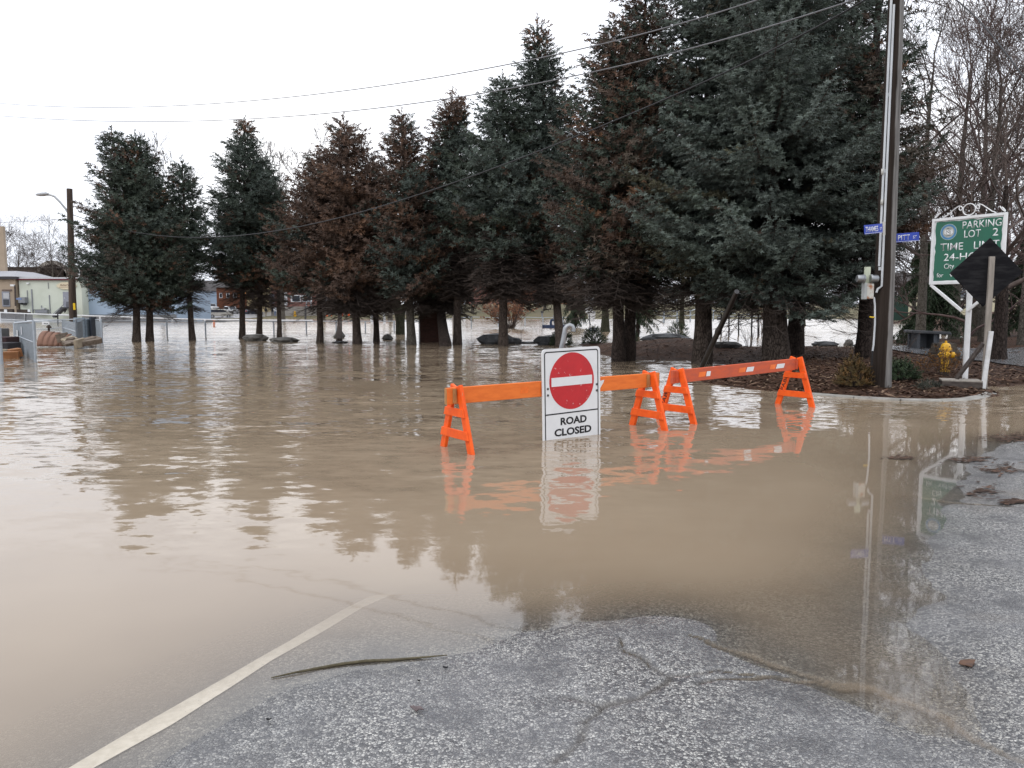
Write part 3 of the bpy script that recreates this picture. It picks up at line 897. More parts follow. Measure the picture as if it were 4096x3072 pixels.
b_, t_ = tp(889, 745, 868, 248); plant('grey trunked spruce standing left of the brick slab, green top and brown middle', b_, t_, 1.95, 2.5, .18, col_top_brown(0, .5, .45, .8, .55), 21, dead=60, bark_m=M_BARKG)
b_, t_ = tp(963, 748, 978, 204); plant('spruce with thick leaning trunk right of the brick slab, brown above, blue green below', b_, t_, 2.35, 2.5, .21, col_top_brown(.2, .5, .3, .95, .6), 22, dens=.9, dead=200, dr=1.7, bark_m=M_BARKD, bend=W2(925, 560, 4.2))
b_, t_ = tp(988, 747, 985, 208, dy=1.2); plant('narrow spruce with a tuft of rusty cones at its tip, beside the brick slab', b_, t_, 1.25, 4.2, .17, col_low_brown(.3, .5, .5, 1.0), 23, dens=.8, dead=260, dr=1.9)
b_, t_ = tp(1087, 748, 1085, 166); plant('blue green spruce with a long bare straight trunk in front of a boulder', b_, t_, 2.1, 4.1, .18, col_green(.55, .03, .05, .25), 24, dead=330, dr=1.9)
b_, t_ = tp(1211, 750, 1160, 46); plant('tall spruce with a cone laden spire, trunk right behind the closed road sign', b_, t_, 2.1, 3.8, .17, col_low_brown(.22, .9, .5, .7), 25, dead=330, dr=1.9, bend=W2(1185, 500, 5))
b_, t_ = tp(1337, 766, 1326, 56, z=.2); plant('dark brown and green spruce at the left end of the mulch bed', b_, t_, 2.0, 2.5, .165, col_green(.15, .5, .08, .3), 26, dead=160, dr=1.3, taper=.66, bark_m=M_BARKD, fl=.27, fr=.095)
b_, t_ = tp(1358, 764, 1398, -70, z=.25, dy=.8); plant('tall browning spruce rising out of the frame behind the mulch bed tip', b_, t_, 2.1, 2.7, .165, col_top_brown(0, .4, .5, .75, .35), 27, dead=160, dr=1.3, taper=.66, bark_m=M_BARKD, fl=.27, fr=.095)
kw = dict(K=12, fl=.19, fr=.07, tw=.115, fs=.095, wh=.45, nb=12, flat=(-.42, .12), droop=.32)
b_, t_ = tp(1517, 768, 1545, -260, z=.22); plant('blue green spruce on the mulch bed leaned on by the black pole', b_, t_, 2.1, 2.0, .24, col_blue(.08), 28, dead=60, **kw)
b_, t_ = tp(1677, 776, 1640, -330, z=.22); plant('largest blue spruce with the thickest trunk, in the middle of the mulch bed', b_, t_, 3.1, 2.0, .31, col_blue(.05), 29, dead=70, taper=.72, **kw)
b_, t_ = tp(1716, 768, 1790, -260, z=.24, dy=.9); plant('green spruce close behind the thickest trunk', b_, t_, 2.5, 2.5, .22, col_green(.35, .08, .03, .35), 30, dead=70, K=9, fl=.25, fr=.09, tw=.16, fs=.14, wh=.32, nb=8, bark_m=M_BARKD)
b_, t_ = tp(1868, 771, 1905, -220, z=.25); plant('dark spruce hidden behind the utility pole with browned boughs', b_, t_, 1.5, 3.2, .20, col_green(.2, .35, .10, .3), 31, dead=140, dens=.6, K=9, fl=.27, fr=.1, bark_m=M_BARKD)
SC['needles'] = NTRI; import sys; print('NEEDLES', NTRI, file=sys.stderr)
# ================================================================== barricades and the closed road sign
M_ORANGE = mat('orange barricade paint', (.84, .115, .012), .5, col2=(.72, .085, .010), scale=9, bump=.0015, bscale=60, chips=((.45, .22, .10), 20, .655))
M_ORBEAM = mat('orange beam paint', (.76, .185, .035), .5, col2=(.66, .145, .028), scale=5, stretch=(1, 1, 4), bump=.001, bscale=40, chips=((.20, .08, .03), 16, .66))
M_REDBEAM = mat('faded red orange beam paint', (.56, .105, .045), .6, col2=(.44, .095, .055), scale=6, stretch=(1, 1, 3), bump=.0015, bscale=40, chips=((.10, .05, .04), 9, .66))
M_RAWWOOD = mat('bare sawn wood', (.42, .22, .09), .7, col2=(.30, .15, .06), scale=10)
M_BLACK = mat('black stencil paint', (.018, .018, .020), .6)
M_WHITEREF = mat('white sheeting', (.70, .71, .72), .35, col2=(.64, .65, .66), scale=4, chips=((.36, .36, .37), 34, .70))
M_ORREF = mat('orange sheeting', (.85, .16, .01), .35)
M_REDREF = mat('scratched red sheeting', (.50, .012, .018), .35, col2=(.43, .010, .016), scale=6, chips=((.62, .58, .58), 22, .645))
M_STEEL = mat('galvanized steel', (.30, .31, .32), .38, metal=.85, col2=(.22, .23, .24), scale=12)
M_BOLT = mat('dark bolts', (.10, .10, .10), .4, metal=.7)

def aframe(root, c, bdir, ht, stencil=None):
    """two crossed legs and two cross boards, standing in the water"""
    bdir = Vector(bdir).normalized(); nrm = Vector((bdir.y, -bdir.x, 0))
    c = Vector((c[0], c[1], 0))
    legs = []
    for sgn in (1, -1):                      # camera side, far side
        foot = c+nrm*sgn*.385+Vector((0, 0, -.30))
        top = c+nrm*sgn*.052+Vector((0, 0, ht))
        d = (top-foot).normalized()
        side = nrm-d*nrm.dot(d)
        mb = MB().bar(foot, top, .092, .040, side)
        o = mb.build('leg', M_ORANGE, root, bevel=.006)
        if stencil and sgn == -1:
            mid = foot+(top-foot)*.62
            M = frame(mid-bdir*.0218, d, (-bdir).cross(d))
            text('stencil', stencil, M, .058, .26, M_BLACK, o, .001, .008)
        legs.append(o)
    for z, wd, hh in ((ht-.275, .27, .085), (.18, .60, .092)):
        k = (ht-z)/(ht+.30)
        half = .052+(.385-.052)*k+.045
        mb = MB()
        p0 = c-bdir*.033+Vector((0, 0, z)); h2 = hh/2
        k2 = (.385-.052)/(ht+.30)*h2
        mb.quadbox([p0-nrm*(half+k2)-bdir*.0105+Vector((0, 0, -h2)), p0+nrm*(half+k2)-bdir*.0105+Vector((0, 0, -h2)), p0+nrm*(half+k2)+bdir*.0105+Vector((0, 0, -h2)), p0-nrm*(half+k2)+bdir*.0105+Vector((0, 0, -h2)),
                    p0-nrm*(half-k2)-bdir*.0105+Vector((0, 0, h2)), p0+nrm*(half-k2)-bdir*.0105+Vector((0, 0, h2)), p0+nrm*(half-k2)+bdir*.0105+Vector((0, 0, h2)), p0-nrm*(half-k2)+bdir*.0105+Vector((0, 0, h2))])
        mb.build('cross_board', M_ORANGE, root, bevel=.003)

def barricade(label, c0, c1, h0, h1, beam_m, end_m, stencil, over=(.13, .16), patches=()):
    c0 = Vector((c0[0], c0[1], 0)); c1 = Vector((c1[0], c1[1], 0)); bd = (c1-c0).normalized(); nrm = Vector((bd.y, -bd.x, 0))
    t = thing('barricade', label, 'barricade', (c0+c1)/2, 'orange road barricades standing in the flood')
    aframe(t, c0, bd, h0, stencil); aframe(t, c1, bd, h1, stencil)
    sl = Vector((0, 0, (h1-h0)/(c1-c0).length))
    bz = -.105
    p = c0-(bd+sl)*over[0]+Vector((0, 0, h0+bz)); q = c1+(bd+sl)*over[1]+Vector((0, 0, h1+bz))
    L = (q-p).length; d = (q-p)/L; upv = nrm.cross(d)
    if upv.z < 0: upv = -upv
    beam = MB().bar(p, q, .172, .042, upv).build('beam', beam_m, t, bevel=.004)
    # sawn ends
    for e, s in ((p, -1), (q, 1)):
        MB().box(e+d*s*.0015, (.003, .040, .168), d, nrm, upv).build('beam_end', end_m, beam)
    for s0, w_, z0, kind in patches:
        o0 = p+d*s0+nrm*.0225+upv*z0
        M = frame(o0, d, upv)
        hh = .066
        if kind in ('o', 'w'):
            mb = MB().prism([(0, 0), (w_*.85, 0), (w_, hh), (w_*.15, hh)], M, .0012)
            mb.build('reflector', M_ORREF if kind == 'o' else M_WHITEREF, beam)
        if kind == 'scrap':
            mb = MB().prism([(0, 0), (.05, -.012), (.10, .05), (.115, .085), (.03, .075), (-.004, .05)], M, .0012)
            mb.build('reflector', M_WHITEREF, beam)
    for s0 in ((over[0]), L-over[1]):         # nailed keeper block beside each leg
        MB().box(p+d*(s0-.045)+nrm*.036, (.03, .03, .15), d, nrm, upv).build('keeper_block', end_m, beam)
    return t, bd, nrm, p, d, upv

A0 = (-.575, 7.96); A1 = (1.70, 9.52)
tA, bA, nA, pA, dA, uA = barricade('orange barricade carrying the road closed sign, nearer of the two', A0, A1, .68, .70, M_ORBEAM, M_RAWWOOD, None, patches=((.92, .12, -.03, 'o'), (2.02, .1, -.035, 'scrap')))
c0B = (W2(1417, 902)+W2(1508, 920))/2; c1B = (W2(1674, 872)+W2(1761, 879))/2
tB, bB, nB, pB, dB, uB = barricade('orange barricade stencilled PABC on its legs with a faded red beam, farther one', c0B, c1B, .70, .745, M_REDBEAM, M_REDBEAM, 'PABC', over=(.11, -.05),
   patches=((.52, .17, -.035, 'o'), (.69, .10, -.035, 'w'), (1.42, .18, -.035, 'o'), (1.60, .20, -.035, 'w'), (2.19, .16, -.035, 'o'), (2.35, .24, -.035, 'w')))

# sign, bolted to the near side of the first beam
def on_line(px, off):                  # where the column px of the photo meets the sign plane
    u = (px*K2/4-512)/FOC; o = Vector((A0[0], A0[1], 0))+nA*off
    s = (u*o.y-o.x)/(bA.x-u*bA.y); return o+bA*s
sL = on_line(1169, .034); sR = on_line(1294.5, .034)
sx = (sR-sL); SWd = sx.length; sx.normalize()
zt0 = at2(1170, 757, sL.y).z; zt1 = at2(1295.5, 745.5, sR.y).z
slope = (zt1-zt0)/SWd
xdir = (sx+Vector((0, 0, slope*.5))).normalized(); ydir = (Vector((0, 0, 1))+sx*(-slope*.5)).normalized()
SH = 1.20
topmid = (sL+sR)/2+Vector((0, 0, (zt0+zt1)/2))
sc_ = topmid-ydir*SH/2
MS = frame(sc_, xdir, ydir)
ts = thing('road_closed_sign', 'white road closed sign with a red no entry disc, half sunk in brown water', 'sign', Vector((sc_.x, sc_.y, 0)))
def sgn(name, poly, z, th, m, par): return MB().prism(poly, MS @ Matrix.Translation((0, 0, z)), th).build(name, m, par)
panel = MB().prism(rrect(SWd, SH, .05), MS, .012).build('panel', M_WHITEREF, ts)
bw, bh = SWd-.058, SH-.058
def ring(outer, inner, z, th, name, m, par):
    mb = MB(); o = len(mb.v); n = len(outer); T = MS @ Matrix.Translation((0, 0, z))
    for zz in (0, th):
        for lst in (outer, inner):
            for x, y in lst: mb.v.append(T @ Vector((x, y, zz)))
    for i in range(n):
        j = (i+1) % n
        for f in ([i, j, n+j, n+i], [2*n+i, 3*n+i, 3*n+j, 2*n+j], [i, 2*n+i, 2*n+j, j], [n+i, n+j, 3*n+j, 3*n+i]):
            mb.f.append(f); mb.m.append(0)
    return mb.build(name, m, par)
ring(rrect(bw, bh, .035), rrect(bw-.026, bh-.026, .025), .0125, .0012, 'border', M_BLACK, ts)
top_ = SH/2
pxm = lambda f: top_-f            # metres below the top edge
R_ = SWd*.385
VV = (zt0+zt1)/2
cy = pxm(.365*VV)
sgn('disc', circ(R_, 56, 0, cy), .0125, .0014, M_REDREF, ts)
sgn('bar', rectp(-R_*.91, cy-.050, R_*.91, cy+.050), .0142, .0014, M_WHITEREF, ts)
sgn('divider', rectp(-bw/2+.012, pxm(.722*VV), bw/2-.012, pxm(.708*VV)), .0125, .0012, M_BLACK, ts)
text('lettering', 'ROAD', MS @ Matrix.Translation((0.02, pxm(.805*VV), .0125)), .088, .385, M_BLACK, ts, .0012, .035)
text('lettering', 'CLOSED', MS @ Matrix.Translation((0.01, pxm(.925*VV), .0125)), .088, .545, M_BLACK, ts, .0012, .035)
for x in (-SWd/2+.075, SWd/2-.055):
    for y in (pxm(.43*VV), pxm(.50*VV)):
        MB().lathe([(.014, 0), (.014, .006), (.008, .012)], MS @ Vector((x, y, .0125)), MS.to_3x3() @ Vector((0, 0, 1)), 10).build('bolt', M_BOLT, ts)

# bent pipe behind the sign
P0 = at2(1212, 760, 9.5); yb = 9.5
pts = [at2(1204, 800, yb), at2(1213, 752, yb), at2(1220, 718, yb)]
q0 = at2(1221, 710, yb); q1 = at2(1226, 704.5, yb); q2 = at2(1231, 703, yb); q3 = at2(1236, 705, yb); q4 = at2(1238.5, 711, yb); q5 = at2(1238, 716, yb)
pts = [pts[0]-Vector((.02, 0, .9))]+pts+[q0, q1, q2, q3, q4, q5]
o = MB().tube(pts, .031, 12).build('bent_pipe', M_STEEL, None, Vector((P0.x, yb, 0)), smooth=True)
tag(o, 'bent galvanized pipe hooking up behind the road closed sign', 'pipe')

# ================================================================== utility pole with meter and street blades
M_PVC = mat('grey white conduit', (.52, .54, .56), .45, col2=(.44, .46, .48), scale=3)
PB = W2(1901, 833, .10); PY = PB.y
PTOP = at2(1936, 0, PY); dxz = (PTOP.x-PB.x)/(PTOP.z-PB.z)
POLE_LEAN = dxz
M_POLE = None
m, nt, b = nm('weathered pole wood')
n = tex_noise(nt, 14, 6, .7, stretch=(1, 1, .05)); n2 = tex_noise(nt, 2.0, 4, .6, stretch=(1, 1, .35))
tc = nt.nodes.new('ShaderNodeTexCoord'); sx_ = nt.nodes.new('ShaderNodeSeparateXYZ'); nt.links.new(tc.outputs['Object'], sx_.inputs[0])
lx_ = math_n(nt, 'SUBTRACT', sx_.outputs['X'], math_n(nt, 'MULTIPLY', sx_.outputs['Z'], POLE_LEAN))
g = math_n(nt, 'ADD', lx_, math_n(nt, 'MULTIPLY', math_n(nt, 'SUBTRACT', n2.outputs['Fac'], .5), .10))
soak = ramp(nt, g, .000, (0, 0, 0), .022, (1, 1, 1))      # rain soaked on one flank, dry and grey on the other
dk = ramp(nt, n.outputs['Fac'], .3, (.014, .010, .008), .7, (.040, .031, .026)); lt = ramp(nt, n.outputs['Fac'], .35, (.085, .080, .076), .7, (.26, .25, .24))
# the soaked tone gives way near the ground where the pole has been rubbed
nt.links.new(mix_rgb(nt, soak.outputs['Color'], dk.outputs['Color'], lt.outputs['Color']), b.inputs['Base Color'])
b.inputs['Roughness'].default_value = .85; b.inputs['Specular IOR Level'].default_value = .12
bn = nt.nodes.new('ShaderNodeBump'); bn.inputs['Distance'].default_value = .012; nt.links.new(n.outputs['Fac'], bn.inputs['Height']); nt.links.new(bn.outputs['Normal'], b.inputs['Normal'])
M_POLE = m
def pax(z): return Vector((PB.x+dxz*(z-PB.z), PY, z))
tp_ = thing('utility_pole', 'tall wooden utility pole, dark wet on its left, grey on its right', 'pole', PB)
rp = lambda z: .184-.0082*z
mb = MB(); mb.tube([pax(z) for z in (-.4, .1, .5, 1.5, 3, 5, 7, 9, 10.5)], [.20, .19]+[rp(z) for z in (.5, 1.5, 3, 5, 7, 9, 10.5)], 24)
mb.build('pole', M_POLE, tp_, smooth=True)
def conduit(z0, z1, ang, off, rad, foot=None):
    pts = []
    for z in np.linspace(z0, z1, 8):
        r = rp(z)+off; pts.append(pax(z)+Vector((math.cos(ang)*r, math.sin(ang)*r, 0)))
    if foot: pts = foot+pts
    return MB().tube(pts, rad, 10).build('conduit', M_PVC, tp_, smooth=True)
Yc = PY-.13
jb = at2(1893, 632, Yc)
conduit(at2(1893, 575, Yc).z, 7.4, math.radians(216), .032, .020)
conduit(at2(1898, 618, Yc).z, 6.7, math.radians(232), .020, .019, [jb, at2(1896, 624, Yc)])
for z in (5.2, 3.9, 2.9, 2.2):
    MB().tube([pax(z)+Vector((-rp(z)*.82, -rp(z)*.62, -.03)), pax(z)+Vector((-rp(z)*.82, -rp(z)*.62, .03))], .028, 10).build('coupling', M_PVC, tp_)
# meter: twin cans on a board and a rusty box under it
mc = at2(1873, 602, Yc)
bo = MB().box(at2(1876, 597, Yc)+Vector((0, .05, 0)), (.10, .035, .34)).build('meter_board', mat('pale green board', (.50, .54, .42), .6), tp_)
for dx in (-.075, .085):
    cen = mc+Vector((dx, 0, 0)); s = -1 if dx < 0 else 1
    MB().lathe([(.070, 0), (.078, .01), (.078, .03), (.068, .036), (.068, .12), (.060, .135), (.02, .138)], cen-Vector((s*.03, 0, 0)), (s, 0, 0), 20).build('meter_can', M_STEEL, tp_, smooth=True)
M_BOXR = mat('rusty white box', (.50, .50, .46), .5, col2=(.30, .11, .04), scale=9, lo=.46, hi=.62)
MB().box(at2(1877, 629, Yc)+Vector((0, .04, 0)), (.17, .11, .27)).build('meter_box', M_BOXR, tp_, bevel=.008)
MB().box(at2(1868, 629, Yc)+Vector((0, .02, 0)), (.045, .13, .29)).build('box_door', mat('grey metal plate', (.36, .38, .38), .5), tp_, bevel=.004)
gp_ = [at2(x, y, Yc) for x, y in ((1888, 642), (1890, 660), (1890, 700), (1887, 745), (1885, 758))]
MB().tube(gp_, .016, 10).build('conduit', M_PVC, tp_, smooth=True)
MB().tube([at2(1885, 757, Yc), at2(1883, 790, Yc), at2(1881, 834, Yc)], .011, 6).build('ground_wire', M_BLACK, tp_)
MB().tube([at2(1878, 775+0, Yc)+Vector((-.03, 0, .75)), at2(1880, 770, Yc)+Vector((0, -.02, .70)), at2(1884, 765, Yc)+Vector((.0, -.02, .66))], .012, 6).build('yellow_tag', mat('yellow plastic', (.7, .48, .03), .5), tp_)
for (px, py) in ((1906, 371), (1905, 437)):
    p = at2(px, py, PY-rp(4)*.97)
    text('pole_number', '1', frame(p, (1, 0, 0), (0, 0, 1)), .10, .045, mat('pale metal digits', (.48, .47, .44), .5), tp_, .004, .02)

M_BLUE = mat('street blade blue', (.012, .045, .36), .35, col2=(.010, .038, .31), scale=4)
M_WLET = mat('white sign lettering', (.78, .79, .80), .4)
def blade(name, label, TL, TR, BL, BR, Y0, Y1, words, bracket):
    tl, bl = at2(*TL, Y0), at2(*BL, Y0); tr_, br = at2(*TR, Y1), at2(*BR, Y1)
    c = (tl+tr_+bl+br)/4; xd = ((tr_+br)-(tl+bl)).normalized(); w = (((tr_+br)-(tl+bl))/2).length; h = ((tl-bl).length+(tr_-br).length)/2
    M = frame(c, xd, (0, 0, 1))
    t = thing(name, label, 'street sign', c)
    MB().prism(rrect(w, h, .012, 3), M @ Matrix.Translation((0, 0, -.005)), .010).build('blade', M_BLUE, t)
    for fx, wd, hh, s in words:
        text('lettering', s, M @ Matrix.Translation((fx*w, -.04*h if hh < .5 else 0, .0055)), h*hh, w*wd, M_WLET, t, .001, .002)
    MB().prism(rectp(-w*.48, -h*.45, w*.48, -h*.42), M @ Matrix.Translation((0, 0, .0055)), .001).build('rule', M_WLET, t)
    b0 = at2(*bracket[0], bracket[2]); b1 = at2(*bracket[1], bracket[2])
    MB().bar(b0, b1, .045, .012, (1, 0, 0)).build('bracket', mat('pale grey bracket', (.48, .47, .44), .5), t)
blade('street_name_sign', 'blue THAMES ST blade fixed to the left side of the utility pole', (1867, 487), (1906, 482), (1867, 506), (1906, 503), PY-.60, PY-.40, ((-.10, .70, .58, 'THAMES'), (.40, .11, .30, 'ST')), ((1909.5, 479), (1909.5, 508), PY-.36))
blade('street_name_sign', 'blue PITT ST blade on the right side of the utility pole', (1934, 505), (1986, 501), (1934, 524), (1985, 520), PY-.02, PY-.12, ((-.14, .50, .58, 'PITT'), (.32, .16, .34, 'ST')), ((1929, 498), (1929, 527), PY-.02))

# ================================================================== parking lot sign
M_WMET = mat('white painted metal', (.74, .75, .76), .4, col2=(.66, .66, .66), scale=5, chips=((.28, .17, .10), 17, .715))
M_SGREEN = mat('sign green', (.004, .110, .062), .35, col2=(.005, .095, .054), scale=3)
KY = W(3860, 1508, .12)
pk = thing('parking_sign', 'green parking lot sign in a white scrolled frame on a white post', 'sign', KY)
YL, YR = 16.15, 15.0
tl = at(3731, 877, YL); bl = at(3727, 1139, YL); tr_ = at(4031, 849, YR)
xd = Vector((tr_.x-tl.x, tr_.y-tl.y, 0)); w = xd.length; xd.normalize(); h = tl.z-bl.z
cz = (tl.z+bl.z)/2; cen = Vector(((tl.x+tr_.x)/2, (tl.y+tr_.y)/2, cz))
MP = frame(cen, xd, (0, 0, 1))
P_ = lambda x, y, z=0: MP @ Vector((x, y, z))
fw = .055
for a, c, s in (((-w/2+fw/2, -h/2), (-w/2+fw/2, h/2), 'v'), ((w/2-fw/2, -h/2), (w/2-fw/2, h/2), 'v'), ((-w/2+fw, h/2-fw/2), (w/2-fw, h/2-fw/2), 'h'), ((-w/2+fw, -h/2+fw/2), (w/2-fw, -h/2+fw/2), 'h')):
    MB().bar(P_(*a), P_(*c), fw, fw, xd if s == 'v' else (0, 0, 1)).build('frame_bar', M_WMET, pk, bevel=.004)
MB().prism(rectp(-w/2+fw, -h/2+fw, w/2-fw, h/2-fw), MP @ Matrix.Translation((0, 0, -.005)), .008).build('backing_board', M_WMET, pk)
r = random.Random(5)
gw, gh = w-2*fw-.04, h-2*fw-.04
poly = []
for (x0, y0), (x1, y1) in (((-gw/2, -gh/2), (gw/2, -gh/2)), ((gw/2, -gh/2), (gw/2, gh/2)), ((gw/2, gh/2), (-gw/2, gh/2)), ((-gw/2, gh/2), (-gw/2, -gh/2))):
    for k in range(14):
        f = k/14; j = (.018 if r.random() < .35 else .004)*r.uniform(-1, .6)
        x = x0+(x1-x0)*f; y = y0+(y1-y0)*f
        poly.append((x+(j if abs(x1-x0) < 1e-6 else 0)*(1 if x0 < 0 else -1)*-1, y+(j if abs(y1-y0) < 1e-6 else 0)*(1 if y0 < 0 else -1)*-1))
gp2 = MB().prism(poly, MP @ Matrix.Translation((0, 0, .0035)), .002).build('green_face', M_SGREEN, pk)
for s, x, y, hh, ww in (('PARKING', .20, .415, .115, .60), ('LOT', .07, .265, .115, .26), ('2', .405, .265, .115, .085), ('TIME', -.235, .07, .115, .37), ('LIMIT', .285, .07, .115, .385), ('24-HOUR', .03, -.105, .115, .80),
                        ('City', -.26, -.258, .085, .165), ('permit', .07, -.258, .085, .30), ('for', -.395, -.405, .07, .11), ('vehicles', -.055, -.405, .07, .40)):
    dy = -.012 if s == 'City' else (-.01 if s == 'permit' else 0)
    hx = hh*(1.25 if s == 'City' else (1.15 if s == 'permit' else 1))
    text('lettering', s, MP @ Matrix.Translation((x*gw/1.0, (y+dy)*gh, .0056)), hx*gh*1.06, ww*gw*.95, M_WLET, pk, .0012, .003)
cx, cyy, cr_ = -.295*gw, .322*gh, .128*gw
def pz(poly, z, m, name, th=.0012): return MB().prism(poly, MP @ Matrix.Translation((0, 0, z)), th).build(name, m, pk)
M_SEALB = mat('seal blue', (.060, .22, .42), .4); M_SEALG = mat('seal grey', (.42, .43, .40), .4); M_SEALL = mat('seal pale edge', (.48, .54, .42), .4); M_SEALD = mat('seal dark line', (.09, .10, .10), .5)
pz(circ(cr_, 40, cx, cyy), .0056, M_SEALL, 'seal_rim'); pz(circ(cr_*.955, 40, cx, cyy), .0069, M_SEALB, 'seal_ring'); pz(circ(cr_*.70, 36, cx, cyy), .0082, M_SEALG, 'seal_field')
q = cr_*.24
pz([(cx-q, cyy+q*.9), (cx+q, cyy+q*.9), (cx+q, cyy-q*.3), (cx+q*.5, cyy-q*.95), (cx, cyy-q*1.25), (cx-q*.5, cyy-q*.95), (cx-q, cyy-q*.3)], .0095, M_WLET, 'seal_shield')
pz([(cx-q*.9, cyy+q*.6), (cx-q*.9, cyy+q*.2), (cx+q*.6, cyy-q*.8), (cx+q*.8, cyy-q*.5)], .0108, M_SEALD, 'seal_band')
pz([(cx-q*.2, cyy+q*.85), (cx+q*.3, cyy+q*.85), (cx+q*.95, cyy+q*.1), (cx+q*.95, cyy-q*.2)], .0108, M_SEALD, 'seal_band')
for s in (-1, 1):         # two standing animals beside the shield, wreath below, crest on top
    pz([(cx+s*q*1.15, cyy-q*1.1), (cx+s*q*1.5, cyy-q*.4), (cx+s*q*1.25, cyy+q*.3), (cx+s*q*1.5, cyy+q*1.1), (cx+s*q*1.8, cyy+q*1.5), (cx+s*q*2.0, cyy+q*.9), (cx+s*q*2.1, cyy), (cx+s*q*2.2, cyy-q*1.0), (cx+s*q*1.8, cyy-q*.6), (cx+s*q*1.5, cyy-q*1.2)][::s], .0095, M_WLET, 'seal_supporter')
    pz([(cx, cyy-q*1.7), (cx+s*q*1.2, cyy-q*1.9), (cx+s*q*1.9, cyy-q*1.5), (cx+s*q*1.1, cyy-q*2.2), (cx, cyy-q*2.1)][::s], .0095, M_SEALD, 'seal_scroll')
pz([(cx-q*1.2, cyy+q*1.9), (cx, cyy+q*1.6), (cx+q*1.2, cyy+q*2.2), (cx+q*.3, cyy+q*1.9), (cx-q*.6, cyy+q*2.1)], .0095, M_SEALD, 'seal_crest')
# scrollwork on top
def scroll(pts): return MB().tube([P_(x, y, .0) for x, y in pts], .011, 6).build('scroll', M_WMET, pk, smooth=True)
yT = h/2
scroll([(-.0+.118*math.cos(a), yT+.125+.112*math.sin(a)) for a in np.linspace(-math.pi/2, 1.5*math.pi, 26)])
for s in (-1, 1):
    pts = [(s*(.60-.0), yT+.01)]
    pts = [(s*.50, yT+.012), (s*.42, yT+.05), (s*.32, yT+.13), (s*.24, yT+.19), (s*.19, yT+.212), (s*.15, yT+.20), (s*.128, yT+.165)]
    scroll(pts)
    scroll([(s*(.128+.035-.035*math.cos(a)*(1-.06*a)), yT+.165-.04*math.sin(a)) for a in np.linspace(0, 4.6, 14)])
    scroll([(s*(w/2-.09-.055*math.cos(a)*(1-.05*a)), yT+.075-.062*math.sin(a-1.2)*(1-.05*a)) for a in np.linspace(0, 5.2, 18)])
# post and the two arms
kt = at(3858, 1157, KY.y)
MB().tube([KY-Vector((0, 0, .4)), Vector((KY.x, KY.y, kt.z-.06))], .054, 16).build('post', M_WMET, pk, smooth=True)
MB().quadbox([Vector((KY.x-.05, KY.y-.04, kt.z-.07)), Vector((KY.x+.05, KY.y-.04, kt.z-.07)), Vector((KY.x+.05, KY.y+.04, kt.z-.07)), Vector((KY.x-.05, KY.y+.04, kt.z-.07)),
              Vector((KY.x-.05, KY.y-.04, kt.z+.02)), Vector((KY.x+.05, KY.y-.04, kt.z-.06)), Vector((KY.x+.05, KY.y+.04, kt.z-.06)), Vector((KY.x-.05, KY.y+.04, kt.z+.02))]).build('post_cap', M_WMET, pk)
jn = at(3858, 1244, KY.y)
for s in (-1, 1):
    MB().bar(jn+xd*s*.05, P_(s*(w/2-.03), -h/2-.005), .055, .05, (0, 0, 1)).build('arm', M_WMET, pk, bevel=.004)
    # hidden straps from post head to the frame
MB().bar(Vector((KY.x, KY.y+.02, kt.z-.1)), Vector((cen.x, cen.y+.05, -h/2+cz+.1)), .04, .03, (1, 0, 0)).build('strap', M_WMET, pk)

# ================================================================== black backed warning sign on a timber stand
M_BLKPLY = mat('black plywood', (.010, .010, .012), .95, spec=.1, col2=(.024, .024, .026), scale=3, chips=((.12, .11, .10), 4, .715), stretch=(1, 1, 5))
M_GREYW = mat('grey weathered timber', (.30, .27, .24), .8, col2=(.21, .19, .165), scale=5, stretch=(3, 3, .5), bump=.002, bscale=20, chips=((.10, .08, .07), 16, .71))
M_DKW = mat('dark wet timber', (.050, .040, .036), .7, col2=(.085, .070, .062), scale=6, stretch=(.6, 3, 3))
M_WHW = mat('white painted board', (.62, .63, .64), .6, col2=(.50, .50, .49), scale=6, chips=((.22, .20, .18), 20, .69))
bb = W(3850, 1562, .02); Yb = bb.y
wsn = thing('warning_sign_back', 'black back of a diamond road sign on a grey timber post and box stand', 'sign', bb)
q0 = W(3932, 1560, .0); Yp = q0.y+.05
pt = at(3968, 1026, Yp); ps = at(3937, 1545, Yp)
d = (pt-ps).normalized()
MB().bar(ps-d*.1, pt, .098, .042, (1, 0, 0)).build('post', M_GREYW, wsn, bevel=.003)
dc = at(3961, 1085, Yp+.055)
top = at(3962, 952, Yp+.06); lf = at(3800, 1092, Yp+.06)
e1 = lf-top; e2 = Vector((-e1.x*.97, .25, e1.z*1.0)); 
rt = top+Vector((-(lf.x-top.x)*.98, .08, lf.z-top.z+.02)); btm = lf+rt-top
th = Vector((0, .02, 0))
MB().quadbox([top, lf, btm, rt, top+th, lf+th, btm+th, rt+th]).build('diamond_panel', M_BLKPLY, wsn)
w0 = at(3931, 1566, q0.y-.04); w1 = at(3965, 1325, q0.y-.0)
MB().bar(w0, w1, .075, .04, (1, 0, 0)).build('splice_board', M_WHW, wsn, bevel=.003)
b0 = at(3825, 1516, Yp+.32); b1 = at(3934, 1372, Yp+.03)
MB().bar(b0, b1, .10, .042, (0, 1, 0)).build('brace', M_DKW, wsn, bevel=.003)
